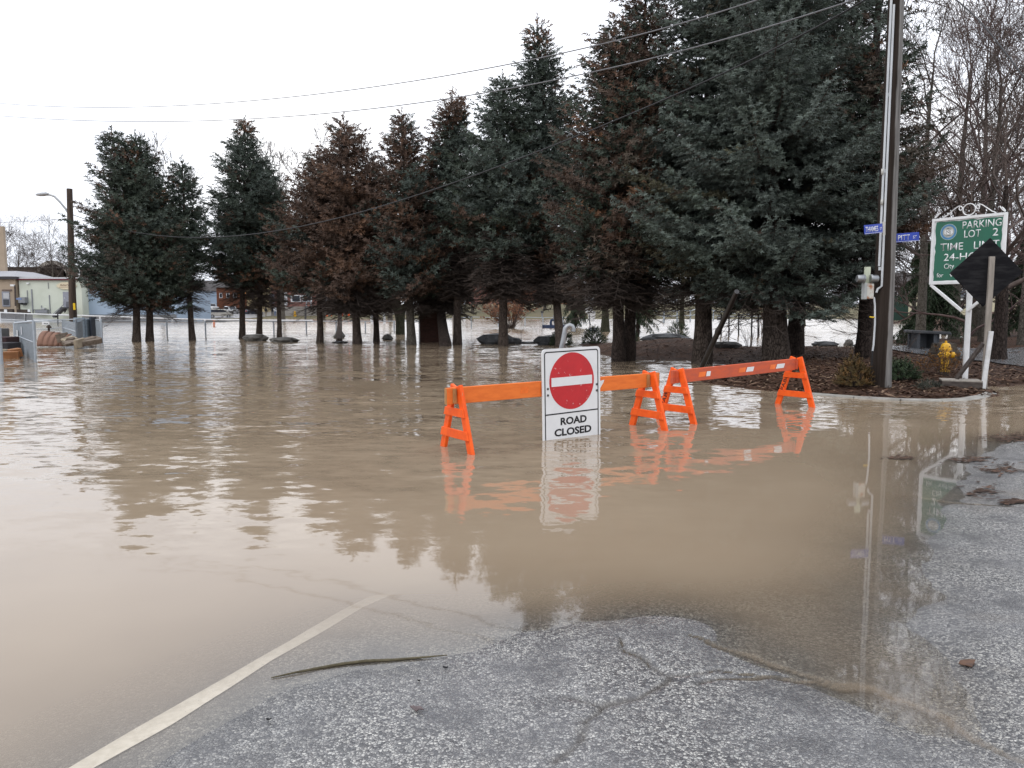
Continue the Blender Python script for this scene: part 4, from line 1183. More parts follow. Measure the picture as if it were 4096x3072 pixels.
# low box base
fl_ = W(3768, 1549, .035); fr_ = W(3930, 1562, .0)
zz0, zz1 = -.02, at(3768, 1521, fl_.y).z
xb = (Vector((fr_.x, fr_.y, 0))-Vector((fl_.x, fl_.y, 0))); xb.normalize(); yb_ = Vector((-xb.y, xb.x, 0))
lb = (Vector((fr_.x, fr_.y, 0))-Vector((fl_.x, fl_.y, 0))).length
cb_ = Vector(((fl_.x+fr_.x)/2, (fl_.y+fr_.y)/2, 0))
for dy, nme in ((.02, 'front_board'), (.50, 'rear_board')):
    MB().box(cb_+yb_*dy+Vector((0, 0, (zz0+zz1-.02)/2)), (lb-.10, .038, zz1-zz0-.02), xb, yb_).build(nme, M_DKW, wsn, bevel=.003)
for s in (-1, 1):
    MB().box(cb_+xb*s*(lb/2-.03)+yb_*.26+Vector((0, 0, (zz0+zz1-.02)/2)), (.06, .52, zz1-zz0-.02), xb, yb_).build('end_board', M_DKW, wsn, bevel=.003)
for k in range(3):
    MB().box(cb_+yb_*(.085+.175*k)+Vector((0, 0, zz1-.008)), (lb, .168, .024), xb, yb_).build('top_board', M_GREYW, wsn, bevel=.003)

# ================================================================== hydrant
M_HYD = mat('yellow hydrant paint', (.66, .37, .012), .4, col2=(.58, .31, .010), scale=7, chips=((.25, .13, .03), 14, .70))
hb = onbed(3778, 1487, .13)
hy = thing('fire_hydrant', 'yellow fire hydrant behind dry leafy twigs next to the white post', 'hydrant', hb)
s = .62/.62
MB().lathe([(.105, 0), (.105, .03), (.085, .035), (.083, .30), (.092, .34), (.092, .40), (.085, .42), (.085, .455)], hb, n=20).build('barrel', M_HYD, hy, smooth=True)
MB().lathe([(.125, .455), (.125, .49), (.10, .495), (.098, .53), (.085, .575), (.055, .605), (.02, .615)], hb, n=20).build('bonnet', M_HYD, hy, smooth=True)
MB().lathe([(.022, .615), (.022, .65), (.016, .655)], hb, n=5).build('operating_nut', M_HYD, hy)
for ax_, L in (((.95, -.3, 0), .16), ((-.95, .3, 0), .10), ((-.35, -.94, 0), .15)):
    MB().lathe([(.058, .06), (.058, L-.05), (.072, L-.05), (.072, L-.025), (.064, L-.02), (.060, L+.01), (.022, L+.015), (.022, L+.04), (.018, L+.042)], hb+Vector((0, 0, .36)), ax_, 14).build('outlet', M_HYD, hy, smooth=True)

# ================================================================== rocks and granite
M_ROCK = mat('boulder stone', (.135, .130, .120), .8, col2=(.070, .068, .064), scale=2.2, bump=.03, bscale=7, chips=((.24, .23, .21), 9, .62))
M_ROCKD = mat('dark wet stone', (.042, .044, .048), .55, col2=(.070, .072, .076), scale=2.5, bump=.03, bscale=7)
M_GRAN = mat('blue grey granite', (.082, .088, .098), .6, col2=(.060, .065, .073), scale=30, bump=.004, bscale=60)
def rock(label, px, py, wpx, hpx, seed, m, depth=.8, flat=.5, z=0.0, block=False, onb=False, name='boulder', grp=None):
    p = onbed(px, py, .3) if onb else W(px, py, z)
    sc = p.y/(FOC*4); ww = wpx*sc; hh = hpx*sc
    me = bpy.data.meshes.new(name); bm = bmesh.new()
    if block:
        bmesh.ops.create_cube(bm, size=1.0)
        r = random.Random(seed); a = r.uniform(-.35, .35)
        for v in bm.verts:
            v.co = Vector((v.co.x*ww*.94+r.uniform(-.03, .03)*ww, v.co.y*ww*depth, (v.co.z+.5)*(hh+.25)-.25+(r.uniform(-.05, .03)*hh if v.co.z > 0 else 0)))
        bmesh.ops.rotate(bm, verts=bm.verts, matrix=Matrix.Rotation(a, 3, 'Z'))
        bmesh.ops.bevel(bm, geom=bm.edges[:], offset=.015, segments=2, affect='EDGES')
    else:
        bmesh.ops.create_icosphere(bm, subdivisions=3, radius=1)
        o = Vector((seed*3.7, seed*1.3, seed*.7))
        for v in bm.verts:
            c = v.co.copy(); d = 1+.30*mnoise.noise(c*1.1+o)+.14*mnoise.noise(c*2.6+o)+.05*mnoise.noise(c*6+o)
            q = Vector((round(c.x*1.6)/1.6, round(c.y*1.6)/1.6, round(c.z*1.6)/1.6)); c = (c*.5+q*.5)*d
            zz = c.z if c.z < flat else flat+(c.z-flat)*.25
            v.co = Vector((c.x*ww*.5, c.y*ww*.5*depth, (zz+.35)/(flat+.45)*hh))
            if v.co.z < -.3: v.co.z = -.3
        bm.to_mesh(me); bm.free(); me.materials.append(m)
    return tag(link(name, me, None, p), label, 'rock' if not block else 'stone block', grp)
G1 = 'boulders along the flooded verge'; G2 = 'granite blocks along the back of the mulch bed'
rock('flat topped grey boulder at the foot of the third big crown', 1022, 1364, 88, 26, 1, M_ROCK, .7, .35, grp=G1)
rock('long low boulder just breaking the water beside the slim dark spruce', 1138, 1369, 110, 19, 2, M_ROCK, .6, .3, grp=G1)
rock('upright grey boulder half hidden by a dead leaning trunk', 1357, 1352, 40, 30, 3, M_ROCK, .7, .7, grp=G1)
rock('sliver of stone awash at the foot of a dead leaning trunk', 1362, 1372, 54, 7, 4, M_ROCKD, .6, .3, grp=G1)
rock('small peaked boulder left of the mossy forked tree', 1550, 1360, 38, 26, 5, M_ROCK, .8, .9, grp=G1)
rock('dark square boulder behind the long straight bare trunk', 1985, 1376, 118, 40, 6, M_ROCKD, .7, .5, grp=G1)
rock('lower boulder to the right of the long straight bare trunk', 2050, 1375, 62, 24, 7, M_ROCKD, .7, .5, z=.01, grp=G1)
rock('rounded dark boulder left of the bent pipe', 2193, 1380, 100, 37, 8, M_ROCKD, .7, .55, grp=G1)
rock('thin flat stone awash between two dark boulders', 2110, 1374, 84, 7, 9, M_ROCKD, .5, .3, grp=G1)
rock('small flat stone in the water right of the bent pipe', 2338, 1378, 24, 7, 10, M_ROCKD, .6, .4, grp=G1)
rock('broad black slab of rock under the granite block', 2665, 1364, 160, 30, 11, M_ROCKD, .5, .45, onb=True, grp=G1)
rock('squat granite block set on the broad black rock', 2622, 1336, 44, 34, 12, M_GRAN, .8, block=True, z=.66, name='granite_block', grp=G2)
rock('thin granite post beside a spruce trunk at the left of the mulch bed', 2459, 1368, 14, 36, 13, M_GRAN, 1, block=True, onb=True, name='granite_block', grp=G2)
rock('bluish boulder peeping out behind the leaned on spruce', 2832, 1372, 32, 28, 14, M_GRAN, .7, .7, onb=True, grp=G1)
rock('low grey boulder between the black pole and the granite stub', 2908, 1388, 96, 22, 15, M_ROCK, .6, .45, onb=True, grp=G1)
rock('low granite stub left of the thickest trunk', 3022, 1392, 44, 18, 16, M_GRAN, .8, block=True, onb=True, name='granite_block', grp=G2)
rock('granite cube just right of the thickest trunk', 3217, 1388, 36, 28, 17, M_GRAN, .9, block=True, onb=True, name='granite_block', grp=G2)
rock('flat dark rock between the two granite cubes', 3298, 1386, 100, 20, 18, M_ROCKD, .6, .4, onb=True, grp=G1)
rock('taller granite cube under the leafless sapling', 3363, 1386, 34, 38, 19, M_GRAN, .9, block=True, onb=True, name='granite_block', grp=G2)
rock('grey rounded boulder against the right of the taller granite cube', 3394, 1384, 34, 26, 20, M_ROCK, .8, .6, onb=True, grp=G1)
rock('low flat boulder left of the trunk behind the utility pole', 3450, 1388, 62, 14, 21, M_ROCKD, .6, .4, onb=True, grp=G1)
rock('rough layered brown boulder behind the yellow hydrant', 3775, 1452, 110, 85, 22, mat('layered brown rock', (.085, .070, .055), .85, col2=(.035, .030, .026), scale=5, stretch=(1, 1, 5), bump=.05, bscale=8), .6, .55, onb=True, grp=G1)
# granite bench
gb = onbed(3712, 1396, .2); sc = gb.y/(FOC*4)
be = thing('granite_bench', 'dark granite bench behind the hydrant under the weeping conifer', 'bench', gb)
for a in (3666, 3732):
    p = W(a, 1394, gb.z); p.y = gb.y
    MB().box(Vector((at(a, 1390, gb.y).x, gb.y+.1, gb.z+.2)), (.10, .40, .62)).build('leg', M_GRAN, be, bevel=.01)
MB().box(Vector((gb.x+.03, gb.y+.34, gb.z+.18)), (.95, .10, .56)).build('back_slab', M_GRAN, be, bevel=.01)
mb = MB(); bm_pts = [(-.62, .50), (.62, .48)]
mb.quadbox([gb+Vector((-.60, -.18, .49)), gb+Vector((.60, -.22, .44)), gb+Vector((.64, .45, .44)), gb+Vector((-.58, .45, .50)), gb+Vector((-.58, -.16, .585)), gb+Vector((.56, -.2, .535)), gb+Vector((.62, .43, .53)), gb+Vector((-.56, .43, .59))])
mb.build('seat_slab', M_ROCKD, be, bevel=.02)

# leaning black pole
l0 = W2(1516, 793, 0); l1 = at2(1580, 655, 17.0)
mb = MB().tube([l0-(l1-l0)*.1, l0, l0+(l1-l0)*.5, l1, l1+(l1-l0)*.15], [.07, .07, .065, .06, .055], 10)
mb.tube([l0+(l1-l0)*.56, l0+(l1-l0)*.60, l0+(l1-l0)*.64], [.066, .085, .066], 10)
o = mb.build('leaning_pole', mat('wet black pole', (.020, .019, .020), .30, col2=(.045, .042, .042), scale=5), None, l0, smooth=True)
tag(o, 'wet black pole leaning out of the water into the blue spruce', 'pole')

# floating stick and leaves near the camera
pts2 = [(586, 1463), (640, 1452), (690, 1441), (740, 1433), (790, 1428), (850, 1424), (910, 1420), (966, 1416)]
pts = []
for i, (a, c) in enumerate(pts2):
    p = W2(a, c, .006); p.z = max(.004, float(road_z(p.x, p.y))+.006)+.002*math.sin(i*2.1); pts.append(p)
o = MB().tube(pts, [.0025, .0045, .006, .0065, .0065, .006, .0045, .002], 7).build('stick', mat('wet stick bark', (.060, .050, .028), .6, col2=(.10, .085, .05), scale=30), None, pts[3], smooth=True)
tag(o, 'thin crooked stick lying at the edge of the water near the white line', 'stick')
M_LEAF = mat('wet dead leaf', (.10, .052, .030), .5, col2=(.055, .030, .020), scale=20); M_LEAF2 = mat('purplish wet leaf', (.085, .060, .060), .4, col2=(.06, .04, .04), scale=20)
def leaf(px, py, size, label, m=M_LEAF, seed=0):
    p = W2(px, py, .01); p.z = max(0, float(road_z(p.x, p.y)))+.006
    r = random.Random(seed); a = r.uniform(-.5, .5); mb = MB(); n = 10; c, s = math.cos(a), math.sin(a)
    pr = [(math.cos(6.2832*k/n)*size*(1+.25*r.uniform(-1, 1)), math.sin(6.2832*k/n)*size*.55*(1+.35*r.uniform(-1, 1))) for k in range(n)]
    M = Matrix(((c, -s, 0, p.x), (s, c, 0, p.y), (0, 0, 1, p.z), (0, 0, 0, 1)))
    mb.prism(pr, M, .003)
    for v in mb.v: v.z += .006*abs(math.sin((v.x-p.x)*90))
    o = mb.build('leaf', m, None, p); tag(o, label, 'leaf', 'wet leaves on the road')
leaf(899, 1537, .026, 'purplish wet leaf flat on the pavement below the stick', M_LEAF2, 1)
leaf(2090, 1433, .042, 'reddish brown leaf lying alone on the wet pavement at right', M_LEAF, 2)
leaf(962, 1443, .012, 'tiny black leaf by the right end of the stick', M_BLACK, 3)
leaf(905, 1472, .008, 'tiny dark leaf speck between the stick and the purplish leaf', M_BLACK, 4)
leaf(580, 1556, .010, 'tiny dark leaf beside the painted line on the pavement', M_BLACK, 5)
# drift of bark washed on to the road at right
rr = random.Random(9); mb = MB()
for (cx_, cy_, wx_, wy_, n_) in ((2190, 945, 60, 12, 160), (1945, 968+40-20, 30, 5, 40), (2100, 992, 45, 8, 70), (2160, 1015, 40, 14, 60), (2120, 1062, 40, 18, 50), (2200, 1085, 40, 6, 60)):
    for k in range(n_):
        p = W2(cx_+rr.gauss(0, wx_*.5), cy_+rr.gauss(0, wy_*.4), .01); z = max(.0, float(road_z(p.x, p.y)))+.004
        a = rr.uniform(-.9, .9); L = rr.uniform(.012, .05); wd = rr.uniform(.006, .016); d = Vector((math.cos(a), math.sin(a), rr.uniform(-.1, .1))); s_ = Vector((-math.sin(a), math.cos(a), 0)); c = Vector((p.x, p.y, z+.006))
        mb.face([c-d*L-s_*wd, c+d*L-s_*wd, c+d*L*.8+s_*wd, c-d*L+s_*wd], rr.choice((0, 0, 1)))
o = mb.build('washed_up_bark', [MATS['chip dark'], MATS['chip brown']]); tag(o, kind='stuff')
# ================================================================== bare trees, shrubs, weeping conifers
def bare_tree(label, base, ht, tr, seed, spread=.55, levels=6, group=None, m=None, tm=None, lean=(0, 0), first=.3, nlimb=6, rmin=.006, name='bare_tree', up=.25, kids=(3, 4), l0=None):
    r = random.Random(seed); base = Vector(base); t = thing(name, label, 'tree', base, group)
    S = []; mb = MB()
    n = 9; pts = []; rad = []
    for i in range(n+1):
        s = i/n
        p = base+Vector((lean[0]*s*s*ht+math.sin(s*5+seed)*.10*s*ht*.12, lean[1]*s*s*ht+math.cos(s*4+seed)*.1*s*ht*.1, -.3+(ht*.72+.3)*s))
        pts.append(p); rad.append(tr*(1-.80*s)*(1+.3*math.exp(-s*14)))
    mb.tube(pts, rad, 10); mb.build('trunk', tm or M_BARKG, t, smooth=True)
    def grow(p, d, L, rr, lv):
        if lv == 0 or len(S) > 40000: return
        k = 4 if lv > 2 else 2
        q = p; dd = d.copy(); 
        for i in range(k):
            dd = (dd+Vector((r.gauss(0, .15), r.gauss(0, .15), r.gauss(0, .1)+up*.16))).normalized()
            nq = q+dd*L/k
            r0 = max(rmin, rr*(1-.55*i/k)); r1 = max(rmin*.7, rr*(1-.55*(i+1)/k))
            S.append((*q, *nq, r0, r1)); q = nq
            if i >= 1 or lv <= 3:
                for c in range(r.choice((0, 1, 1, 1)) if lv > 1 else 0):
                    pr = perp(dd); a = r.uniform(0, 6.28); sp = r.uniform(.6, 1.25)*spread
                    nd = (dd+(pr[0]*math.cos(a)+pr[1]*math.sin(a))*sp*1.4).normalized()
                    grow(q, nd, L*r.uniform(.5, .78), rr*.55, lv-1)
        grow(q, dd, L*.62, rr*.5, lv-1)
    for k in range(nlimb):
        s = first+(1-first)*(k+.5)/nlimb; i = min(int(s*n), n-1)
        p = pts[i]+(pts[i+1]-pts[i])*(s*n-i)
        a = k*2.4+r.uniform(-.5, .5); e = r.uniform(.35, .9)+.5*s
        grow(p, Vector((math.cos(a), math.sin(a), e)).normalized(), (l0 or ht*.26)*r.uniform(.8, 1.2)*(1.15-.5*s), rad[i]*.55, levels)
    grow(pts[-1], Vector((lean[0], lean[1], 1)).normalized(), ht*.2, rad[-1], levels)
    o = link('branches', sticks_mesh('branches', S, base, m or M_TWIGB), t); o['kind'] = 'stuff'
    return t

GB = 'bare trees behind the parking sign'
M_TWIGR = mat('reddish twig wood', (.085, .055, .050), .85, col2=(.13, .095, .09), scale=6)
def gb(px, Y): 
    p = at2(px, 700, Y); p.z = max(BZ(p.x, p.y), -.2); return p
bare_tree('dark trunked bare tree directly behind the black diamond sign back', onbed(3990, 1440, .1), 6.5, .22, 51, .6, 5, GB, tm=M_BARKD, first=.4, l0=2.6, nlimb=7, rmin=.007)
bare_tree('bare tree seen between the utility pole and the parking sign', gb(1988, 31), 15, .20, 52, .5, 6, GB, first=.2, nlimb=8, rmin=.009, m=M_TWIG)
bare_tree('bare tree behind the left half of the parking sign', gb(2062, 36), 17, .22, 53, .55, 6, GB, first=.2, nlimb=8, rmin=.010)
bare_tree('wide bare tree behind the right half of the parking sign', gb(2128, 33), 15, .22, 54, .6, 6, GB, first=.15, nlimb=9, rmin=.009, m=M_TWIGR)
bare_tree('bare tree at the right edge of the picture', gb(2215, 30), 14, .22, 55, .55, 6, GB, first=.2, nlimb=8, rmin=.009)
bare_tree('tall bare tree farthest back, spreading above the parking sign', gb(2105, 44), 20, .26, 56, .6, 6, GB, first=.2, nlimb=9, rmin=.012, m=M_TWIG)
bare_tree('bushy reddish bare tree low behind the parking sign post', gb(2090, 28), 8, .12, 57, .7, 5, GB, first=.08, nlimb=10, rmin=.006, m=M_TWIGR)
bare_tree('bushy bare tree left of the parking sign, low and brown', gb(2010, 40), 9, .14, 58, .7, 5, GB, first=.08, nlimb=10, rmin=.008, m=M_TWIG)

for i, (px, Y, h_, l_) in enumerate(((1972, 40, 9, 'dense brown thicket tree right of the utility pole'), (2040, 46, 11, 'dense brown thicket tree behind the left edge of the parking sign'), (2150, 42, 10, 'dense brown thicket tree right of the parking sign'), (2200, 50, 12, 'dense brown thicket tree farthest right behind the black diamond'), (1990, 60, 13, 'far thicket tree seen between the utility pole and parking sign'))):
    bare_tree(l_, gb(px, Y), h_, .13, 150+i, .75, 5, GB, first=.06, nlimb=13, rmin=.011, m=(M_TWIG, M_TWIGR)[i % 2], l0=h_*.3)
# forked mossy tree and the other wet trunks standing out in the flood
fb = W(1600, 1338, 0)
ft = thing('forked_tree', 'stout mossy tree with a wide fork, standing in the flood beside the brick slab', 'tree', fb)
mb = MB(); Yf = fb.y
mb.tube([fb-Vector((0, 0, .4)), at(1601, 1337, Yf), at(1601, 1290, Yf), at(1600, 1262, Yf), at(1598, 1240, Yf)], [.30, .29, .28, .31, .40], 14)
mb.build('trunk', M_MOSS, ft, smooth=True)
for pl, r0, r1 in ((((1597, 1248), (1575, 1225), (1553, 1205), (1535, 1180), (1520, 1150)), .22, .12), (((1600, 1246), (1588, 1215), (1585, 1185), (1590, 1160), (1600, 1120)), .26, .14), (((1603, 1246), (1625, 1222), (1640, 1195), (1640, 1165), (1628, 1130)), .24, .12), (((1590, 1180), (1612, 1168), (1636, 1172), (1650, 1150)), .14, .10)):
    pts = [at(a, c, Yf) for a, c in pl]; MB().tube(pts, list(np.linspace(r0, r1, len(pts))), 10).build('limb', M_MOSS, ft, smooth=True)
r = random.Random(4); S = []
for a, c in ((1520, 1150), (1600, 1120), (1628, 1130), (1650, 1150), (1535, 1180)):
    for k in range(7):
        p = at(a, c, Yf); d = Vector((r.uniform(-1, 1), r.uniform(-1, 1), r.uniform(.3, 1.2))).normalized(); rr = .09
        for i in range(7):
            q = p+d*.45; S.append((*p, *q, rr, rr*.8)); rr *= .8
            for g in range(3):
                d2 = (d+Vector((r.uniform(-1, 1), r.uniform(-1, 1), r.uniform(-.4, .6)))).normalized(); q2 = q+d2*r.uniform(.3, .9); S.append((*q, *q2, .02, .012))
            p = q; d = (d+Vector((r.gauss(0, .25), r.gauss(0, .25), .05))).normalized()
o = link('branches', sticks_mesh('branches', S, fb, M_TWIG), ft); o['kind'] = 'stuff'
GF = 'bare trees standing out in the flood'
bare_tree('slim mossy trunk in the flood between two spruces of the mulch bed', W(2727, 1302, 0), 8, .30, 61, .5, 5, GF, tm=M_MOSS, first=.5, nlimb=5, rmin=.02)
bare_tree('greenish trunk in the flood just right of the thickest spruce', W(3208, 1304, 0), 8, .33, 62, .6, 5, GF, tm=M_MOSS, first=.42, nlimb=6, rmin=.02)
bare_tree('thick dark trunk at the far edge of the flood left of the utility pole', W(3392, 1268, 0), 11, .85, 63, .6, 5, GF, tm=M_BARKD, first=.4, nlimb=7, rmin=.04)
bare_tree('short brown trunk in the flood behind the weeping conifer boughs', W(2420, 1327, 0), 6, .34, 64, .5, 4, GF, tm=M_MOSS, first=.5, nlimb=5, rmin=.02)
bare_tree('small bare tree on the grass bank by the guard rail', at(2585, 1232, 190), 11, .5, 65, .8, 5, None, first=.25, nlimb=8, rmin=.05)
bare_tree('small vase shaped bare tree on the bank behind the weeping shrub', at(2275, 1222, 185), 11, .5, 66, .8, 5, None, first=.25, nlimb=8, rmin=.05)
GK2 = 'bushy bare trees on the far bank'
for i, (px, Y) in enumerate(((1890, 158), (1985, 165), (2085, 160), (2180, 172), (2480, 170))):
    p = at(px, 1240, Y); p.z = KZ(p.x, p.y)
    bare_tree(('bushy bare tree on the far bank left of the brown leaved bush', 'bushy bare tree on the far bank behind the brown leaved bush', 'bushy bare tree on the far bank below the red sign', 'bushy bare tree on the far bank left of the parked navy car', 'bushy bare tree on the far bank behind the two stemmed spruce')[i], p, 13, .35, 140+i, .7, 5, GK2, first=.12, nlimb=10, rmin=.05, m=M_TWIG)
GL = 'bare trees behind the pale green building'
lab = ('bare tree behind the tan brick house corner', 'bare tree above the left of the green building roof', 'bare tree above the middle of the green building roof', 'bare tree just left of the street lamp pole', 'bare tree just right of the street lamp pole', 'bare tree behind the blue building roof')
for i, px in enumerate((20, 85, 150, 215, 275, 330)):
    p = at(px, 1250, 135+8*(i % 3)); p.z = 0
    bare_tree(lab[i], p, (17, 17, 15, 15.5, 14, 15)[i], .30, 70+i, .6, 5, GL, first=.3, nlimb=8, rmin=.018, m=M_TWIG)
for i, (px, Y, h_) in enumerate(((640, 120, 24), (1130, 120, 23), (1290, 125, 26), (1560, 120, 24))):
    p = at(px, 1250, Y); p.z = 0
    bare_tree(('bare crown showing between the third crown and the brown spruces', 'bare crown poking out left of the brown spruce top', 'bare crown between two brown tops', 'bare crown behind the spruce with rusty cones')[i], p, h_, .35, 80+i, .5, 5, 'bare trees rising behind the spruce row', first=.4, nlimb=8, rmin=.035, m=M_TWIG)

def shrub(label, p, wd, ht, seed, cols, name='evergreen_shrub', K=9, n=420, fl=.13, fr=.05, grp=None, spiky=.6):
    r = random.Random(seed); F = []; p = Vector(p); S = []
    t = thing(name, label, 'shrub', p, grp)
    for k in range(n):
        a = r.uniform(0, 6.28); e = math.asin(r.uniform(-.1, 1)); rr = r.uniform(.45, 1)**.5*(1+.35*mnoise.noise(Vector((math.cos(a)*1.7+seed, math.sin(a)*1.7, e*2))))
        d = Vector((math.cos(a)*math.cos(e), math.sin(a)*math.cos(e), math.sin(e)))
        q = p+Vector((d.x*wd*.5*rr, d.y*wd*.5*rr, .05+max(0, d.z)*ht*rr*.95))
        c = cols[0] if r.random() < .5 else lerp3(cols[0], cols[1], r.random()); k2 = r.uniform(.7, 1.3)
        F.append((*q, d.x+r.uniform(-.5, .5), d.y+r.uniform(-.5, .5), d.z+spiky*r.uniform(0, 1.4), fl*r.uniform(.7, 1.3), fr, c[0]*k2, c[1]*k2, c[2]*k2))
        if k % 9 == 0: S.append((p.x, p.y, p.z-.05, *q, .008, .004))
    link('stems', sticks_mesh('stems', S, p, M_TWIG), t)
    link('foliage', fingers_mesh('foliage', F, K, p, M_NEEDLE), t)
    return t
GS = 'small evergreen shrubs in the mulch bed'
YEW = ((.030, .042, .022), (.050, .068, .034))
shrub('dark spiky evergreen shrub right beside the bent pipe', onbed(2243, 1384, .02), .85, .62, 91, YEW, grp=GS)
shrub('dark evergreen shrub at the left tip of the mulch bed', onbed(2375, 1376, .05), .95, .70, 92, YEW, grp=GS)
shrub('dark evergreen shrub right of the left end spruce trunks', onbed(2515, 1368, .2), .95, .62, 93, YEW, grp=GS)
shrub('dark evergreen shrub on the right end of the broad black rock', onbed(2712, 1360, .4), 1.0, .85, 94, YEW, grp=GS)
shrub('golden brown dwarf conifer left of the utility pole base', onbed(3415, 1546, .1), .54, .46, 95, ((.065, .046, .018), (.14, .075, .026)), K=9, n=520, fl=.085, fr=.035, grp=GS)
shrub('dark green low yew right of the utility pole base', onbed(3600, 1522, .1), .58, .34, 96, ((.030, .045, .024), (.045, .07, .032)), K=9, n=420, fl=.10, fr=.04, grp=GS)
shrub('flat clipped evergreen sprig lying on the mulch before the box stand', onbed(3705, 1560, .05), .36, .07, 97, ((.04, .045, .035), (.055, .06, .045)), K=7, n=80, fl=.10, fr=.03, name='cut_sprig', grp=None)
# twiggy shrub with dry leaves in front of the hydrant
def twig_shrub(label, p, wd, ht, seed, nst=22, leaves=0, lc=((.22, .105, .03), (.12, .055, .02)), name='leafless_shrub', grp=None, rr=.005, ls=.022, tilt=.6):
    r = random.Random(seed); p = Vector(p); S = []; F = []
    t = thing(name, label, 'shrub', p, grp)
    for k in range(nst):
        a = r.uniform(0, 6.28); b0 = p+Vector((math.cos(a), math.sin(a), 0))*wd*.12*r.random(); b0.z -= .05
        d = Vector((math.cos(a)*tilt*r.uniform(.2, 1), math.sin(a)*tilt*r.uniform(.2, 1), 1)).normalized(); L = ht*r.uniform(.55, 1.05); q = b0
        for i in range(5):
            d = (d+Vector((r.gauss(0, .13), r.gauss(0, .13), -.02))).normalized(); nq = q+d*L/5
            S.append((*q, *nq, rr*(1.2-.15*i), rr*(1.05-.15*i))); 
            if i > 0:
                for g in range(2):
                    d2 = (d+Vector((r.uniform(-.9, .9), r.uniform(-.9, .9), r.uniform(-.3, .5)))).normalized(); e = nq+d2*L*r.uniform(.1, .28); S.append((*nq, *e, rr*.5, rr*.35))
                    for h in range(leaves):
                        lp = nq+(e-nq)*r.uniform(.3, 1.1); c = lerp3(lc[0], lc[1], r.random())
                        F.append((*lp, r.uniform(-1, 1), r.uniform(-1, 1), r.uniform(-1, .4), ls*r.uniform(.8, 1.5), ls*r.uniform(.7, 1.2), *c))
            q = nq
    o = link('stems', sticks_mesh('stems', S, p, M_TWIGB), t)
    if F:
        o = link('dry_leaves', fingers_mesh('dry_leaves', F, 7, p, M_NEEDLE), t); o['kind'] = 'stuff'
    return t
GT = 'twiggy leafless shrubs in the mulch bed'
twig_shrub('shrub with dry orange leaves in front of the hydrant', onbed(3775, 1500, .12), .9, .55, 101, 26, 2, grp=GT)
twig_shrub('shrub with sparse dry leaves left of the hydrant', onbed(3690, 1490, .12), .8, .42, 102, 20, 1, grp=GT)
twig_shrub('bare twigs behind the low grey boulder in the mulch bed', onbed(2890, 1380, .3), .7, .6, 103, 16, 0, grp=GT)
twig_shrub('bare twigs left of the low granite stub', onbed(2995, 1388, .3), .8, .8, 104, 20, 0, grp=GT)
twig_shrub('few bare twigs in front of the trunk behind the utility pole', onbed(3365, 1430, .2), .5, .6, 105, 7, 0, grp=GT)
twig_shrub('few bare twigs at the back of the bed right of the big trunk', onbed(3190, 1388, .3), .7, .7, 106, 10, 1, lc=((.09, .05, .03), (.06, .04, .03)), grp=GT)
twig_shrub('single bare sprig in the middle of the mulch left of the pole', onbed(2632, 1418, .2), .2, .42, 107, 2, 0, grp=GT)
twig_shrub('bare twigs sticking out of the water beside the long bare trunk', W(1880, 1378, 0), .9, .55, 108, 9, 0, grp=GT, tilt=.9)
twig_shrub('dry weeds in the water between the dark boulders', W(2082, 1366, 0), .4, 1.0, 109, 4, 0, grp=GT, tilt=.2)
twig_shrub('dry weeds in the water left of the bent pipe', W(2160, 1350, 0), .5, 1.1, 110, 5, 0, grp=GT, tilt=.3)
twig_shrub('weedy bare stems left of the granite bench', onbed(3610, 1410, .2), 1.3, .9, 111, 14, 0, grp=GT, tilt=.8)
bare_tree('leafless sapling beside the taller granite cube', onbed(3447, 1378, .2), 2.6, .03, 112, .9, 4, None, first=.35, nlimb=6, rmin=.007, name='leafless_sapling', up=-.1, l0=.8)
# fallen branches on the mulch
for i, (a, c) in enumerate((((3015, 1422), (3062, 1398)), ((3230, 1420), (3278, 1418)), ((3200, 1428), (3275, 1420)), ((2403, 1412), (2468, 1409)), ((4020, 1480), (4098, 1500)), ((3690, 1556), (3765, 1540)))):
    p, q = onbed(*a, .2), onbed(*c, .2); p.z += .03; q.z += .07; mdl = (p+q)/2+Vector((0, .05, .05))
    o = MB().tube([p, mdl, q], [.012, .014, .007], 6).build('fallen_branch', M_TWIGB if i != 4 else M_TWIG, None, p)
    tag(o, ('fallen branch left of the thickest trunk', 'fallen branch lying right of the thickest trunk, upper one', 'fallen branch lying right of the thickest trunk, lower one', 'pale fallen branch at the left tip of the mulch', 'dark fallen branch at the right edge behind the splice board', 'fallen branch leading to the box stand')[i], 'branch', 'fallen branches on the mulch')
o = MB().tube([W(1870, 1400, .03), W(1890, 1393, .08), W(1915, 1388, .12)], [.012, .02, .008], 6).build('floating_branch', M_TWIG, None, W(1870, 1400, 0)); tag(o, 'dark broken branch floating left of the long bare trunk', 'branch')

# brown leaved bush out in the flood
def leaf_bush(label, p, wd, ht, seed):
    twig_shrub(label, p, wd, ht, seed, 60, 3, lc=((.33, .17, .10), (.20, .09, .055)), name='brown_leaved_bush', rr=.022, ls=.12, tilt=1.2)
leaf_bush('big bush keeping pinkish brown leaves, half under water behind the long bare trunk', W(2040, 1314, 0), 4.2, 3.8, 121)
twig_shrub('small rust leaved oak sapling beside the thickest trunk', W(3040, 1345, 0), .6, 2.6, 122, 3, 2, lc=((.36, .14, .05), (.22, .09, .04)), name='rusty_sapling', rr=.02, ls=.06, tilt=.25)

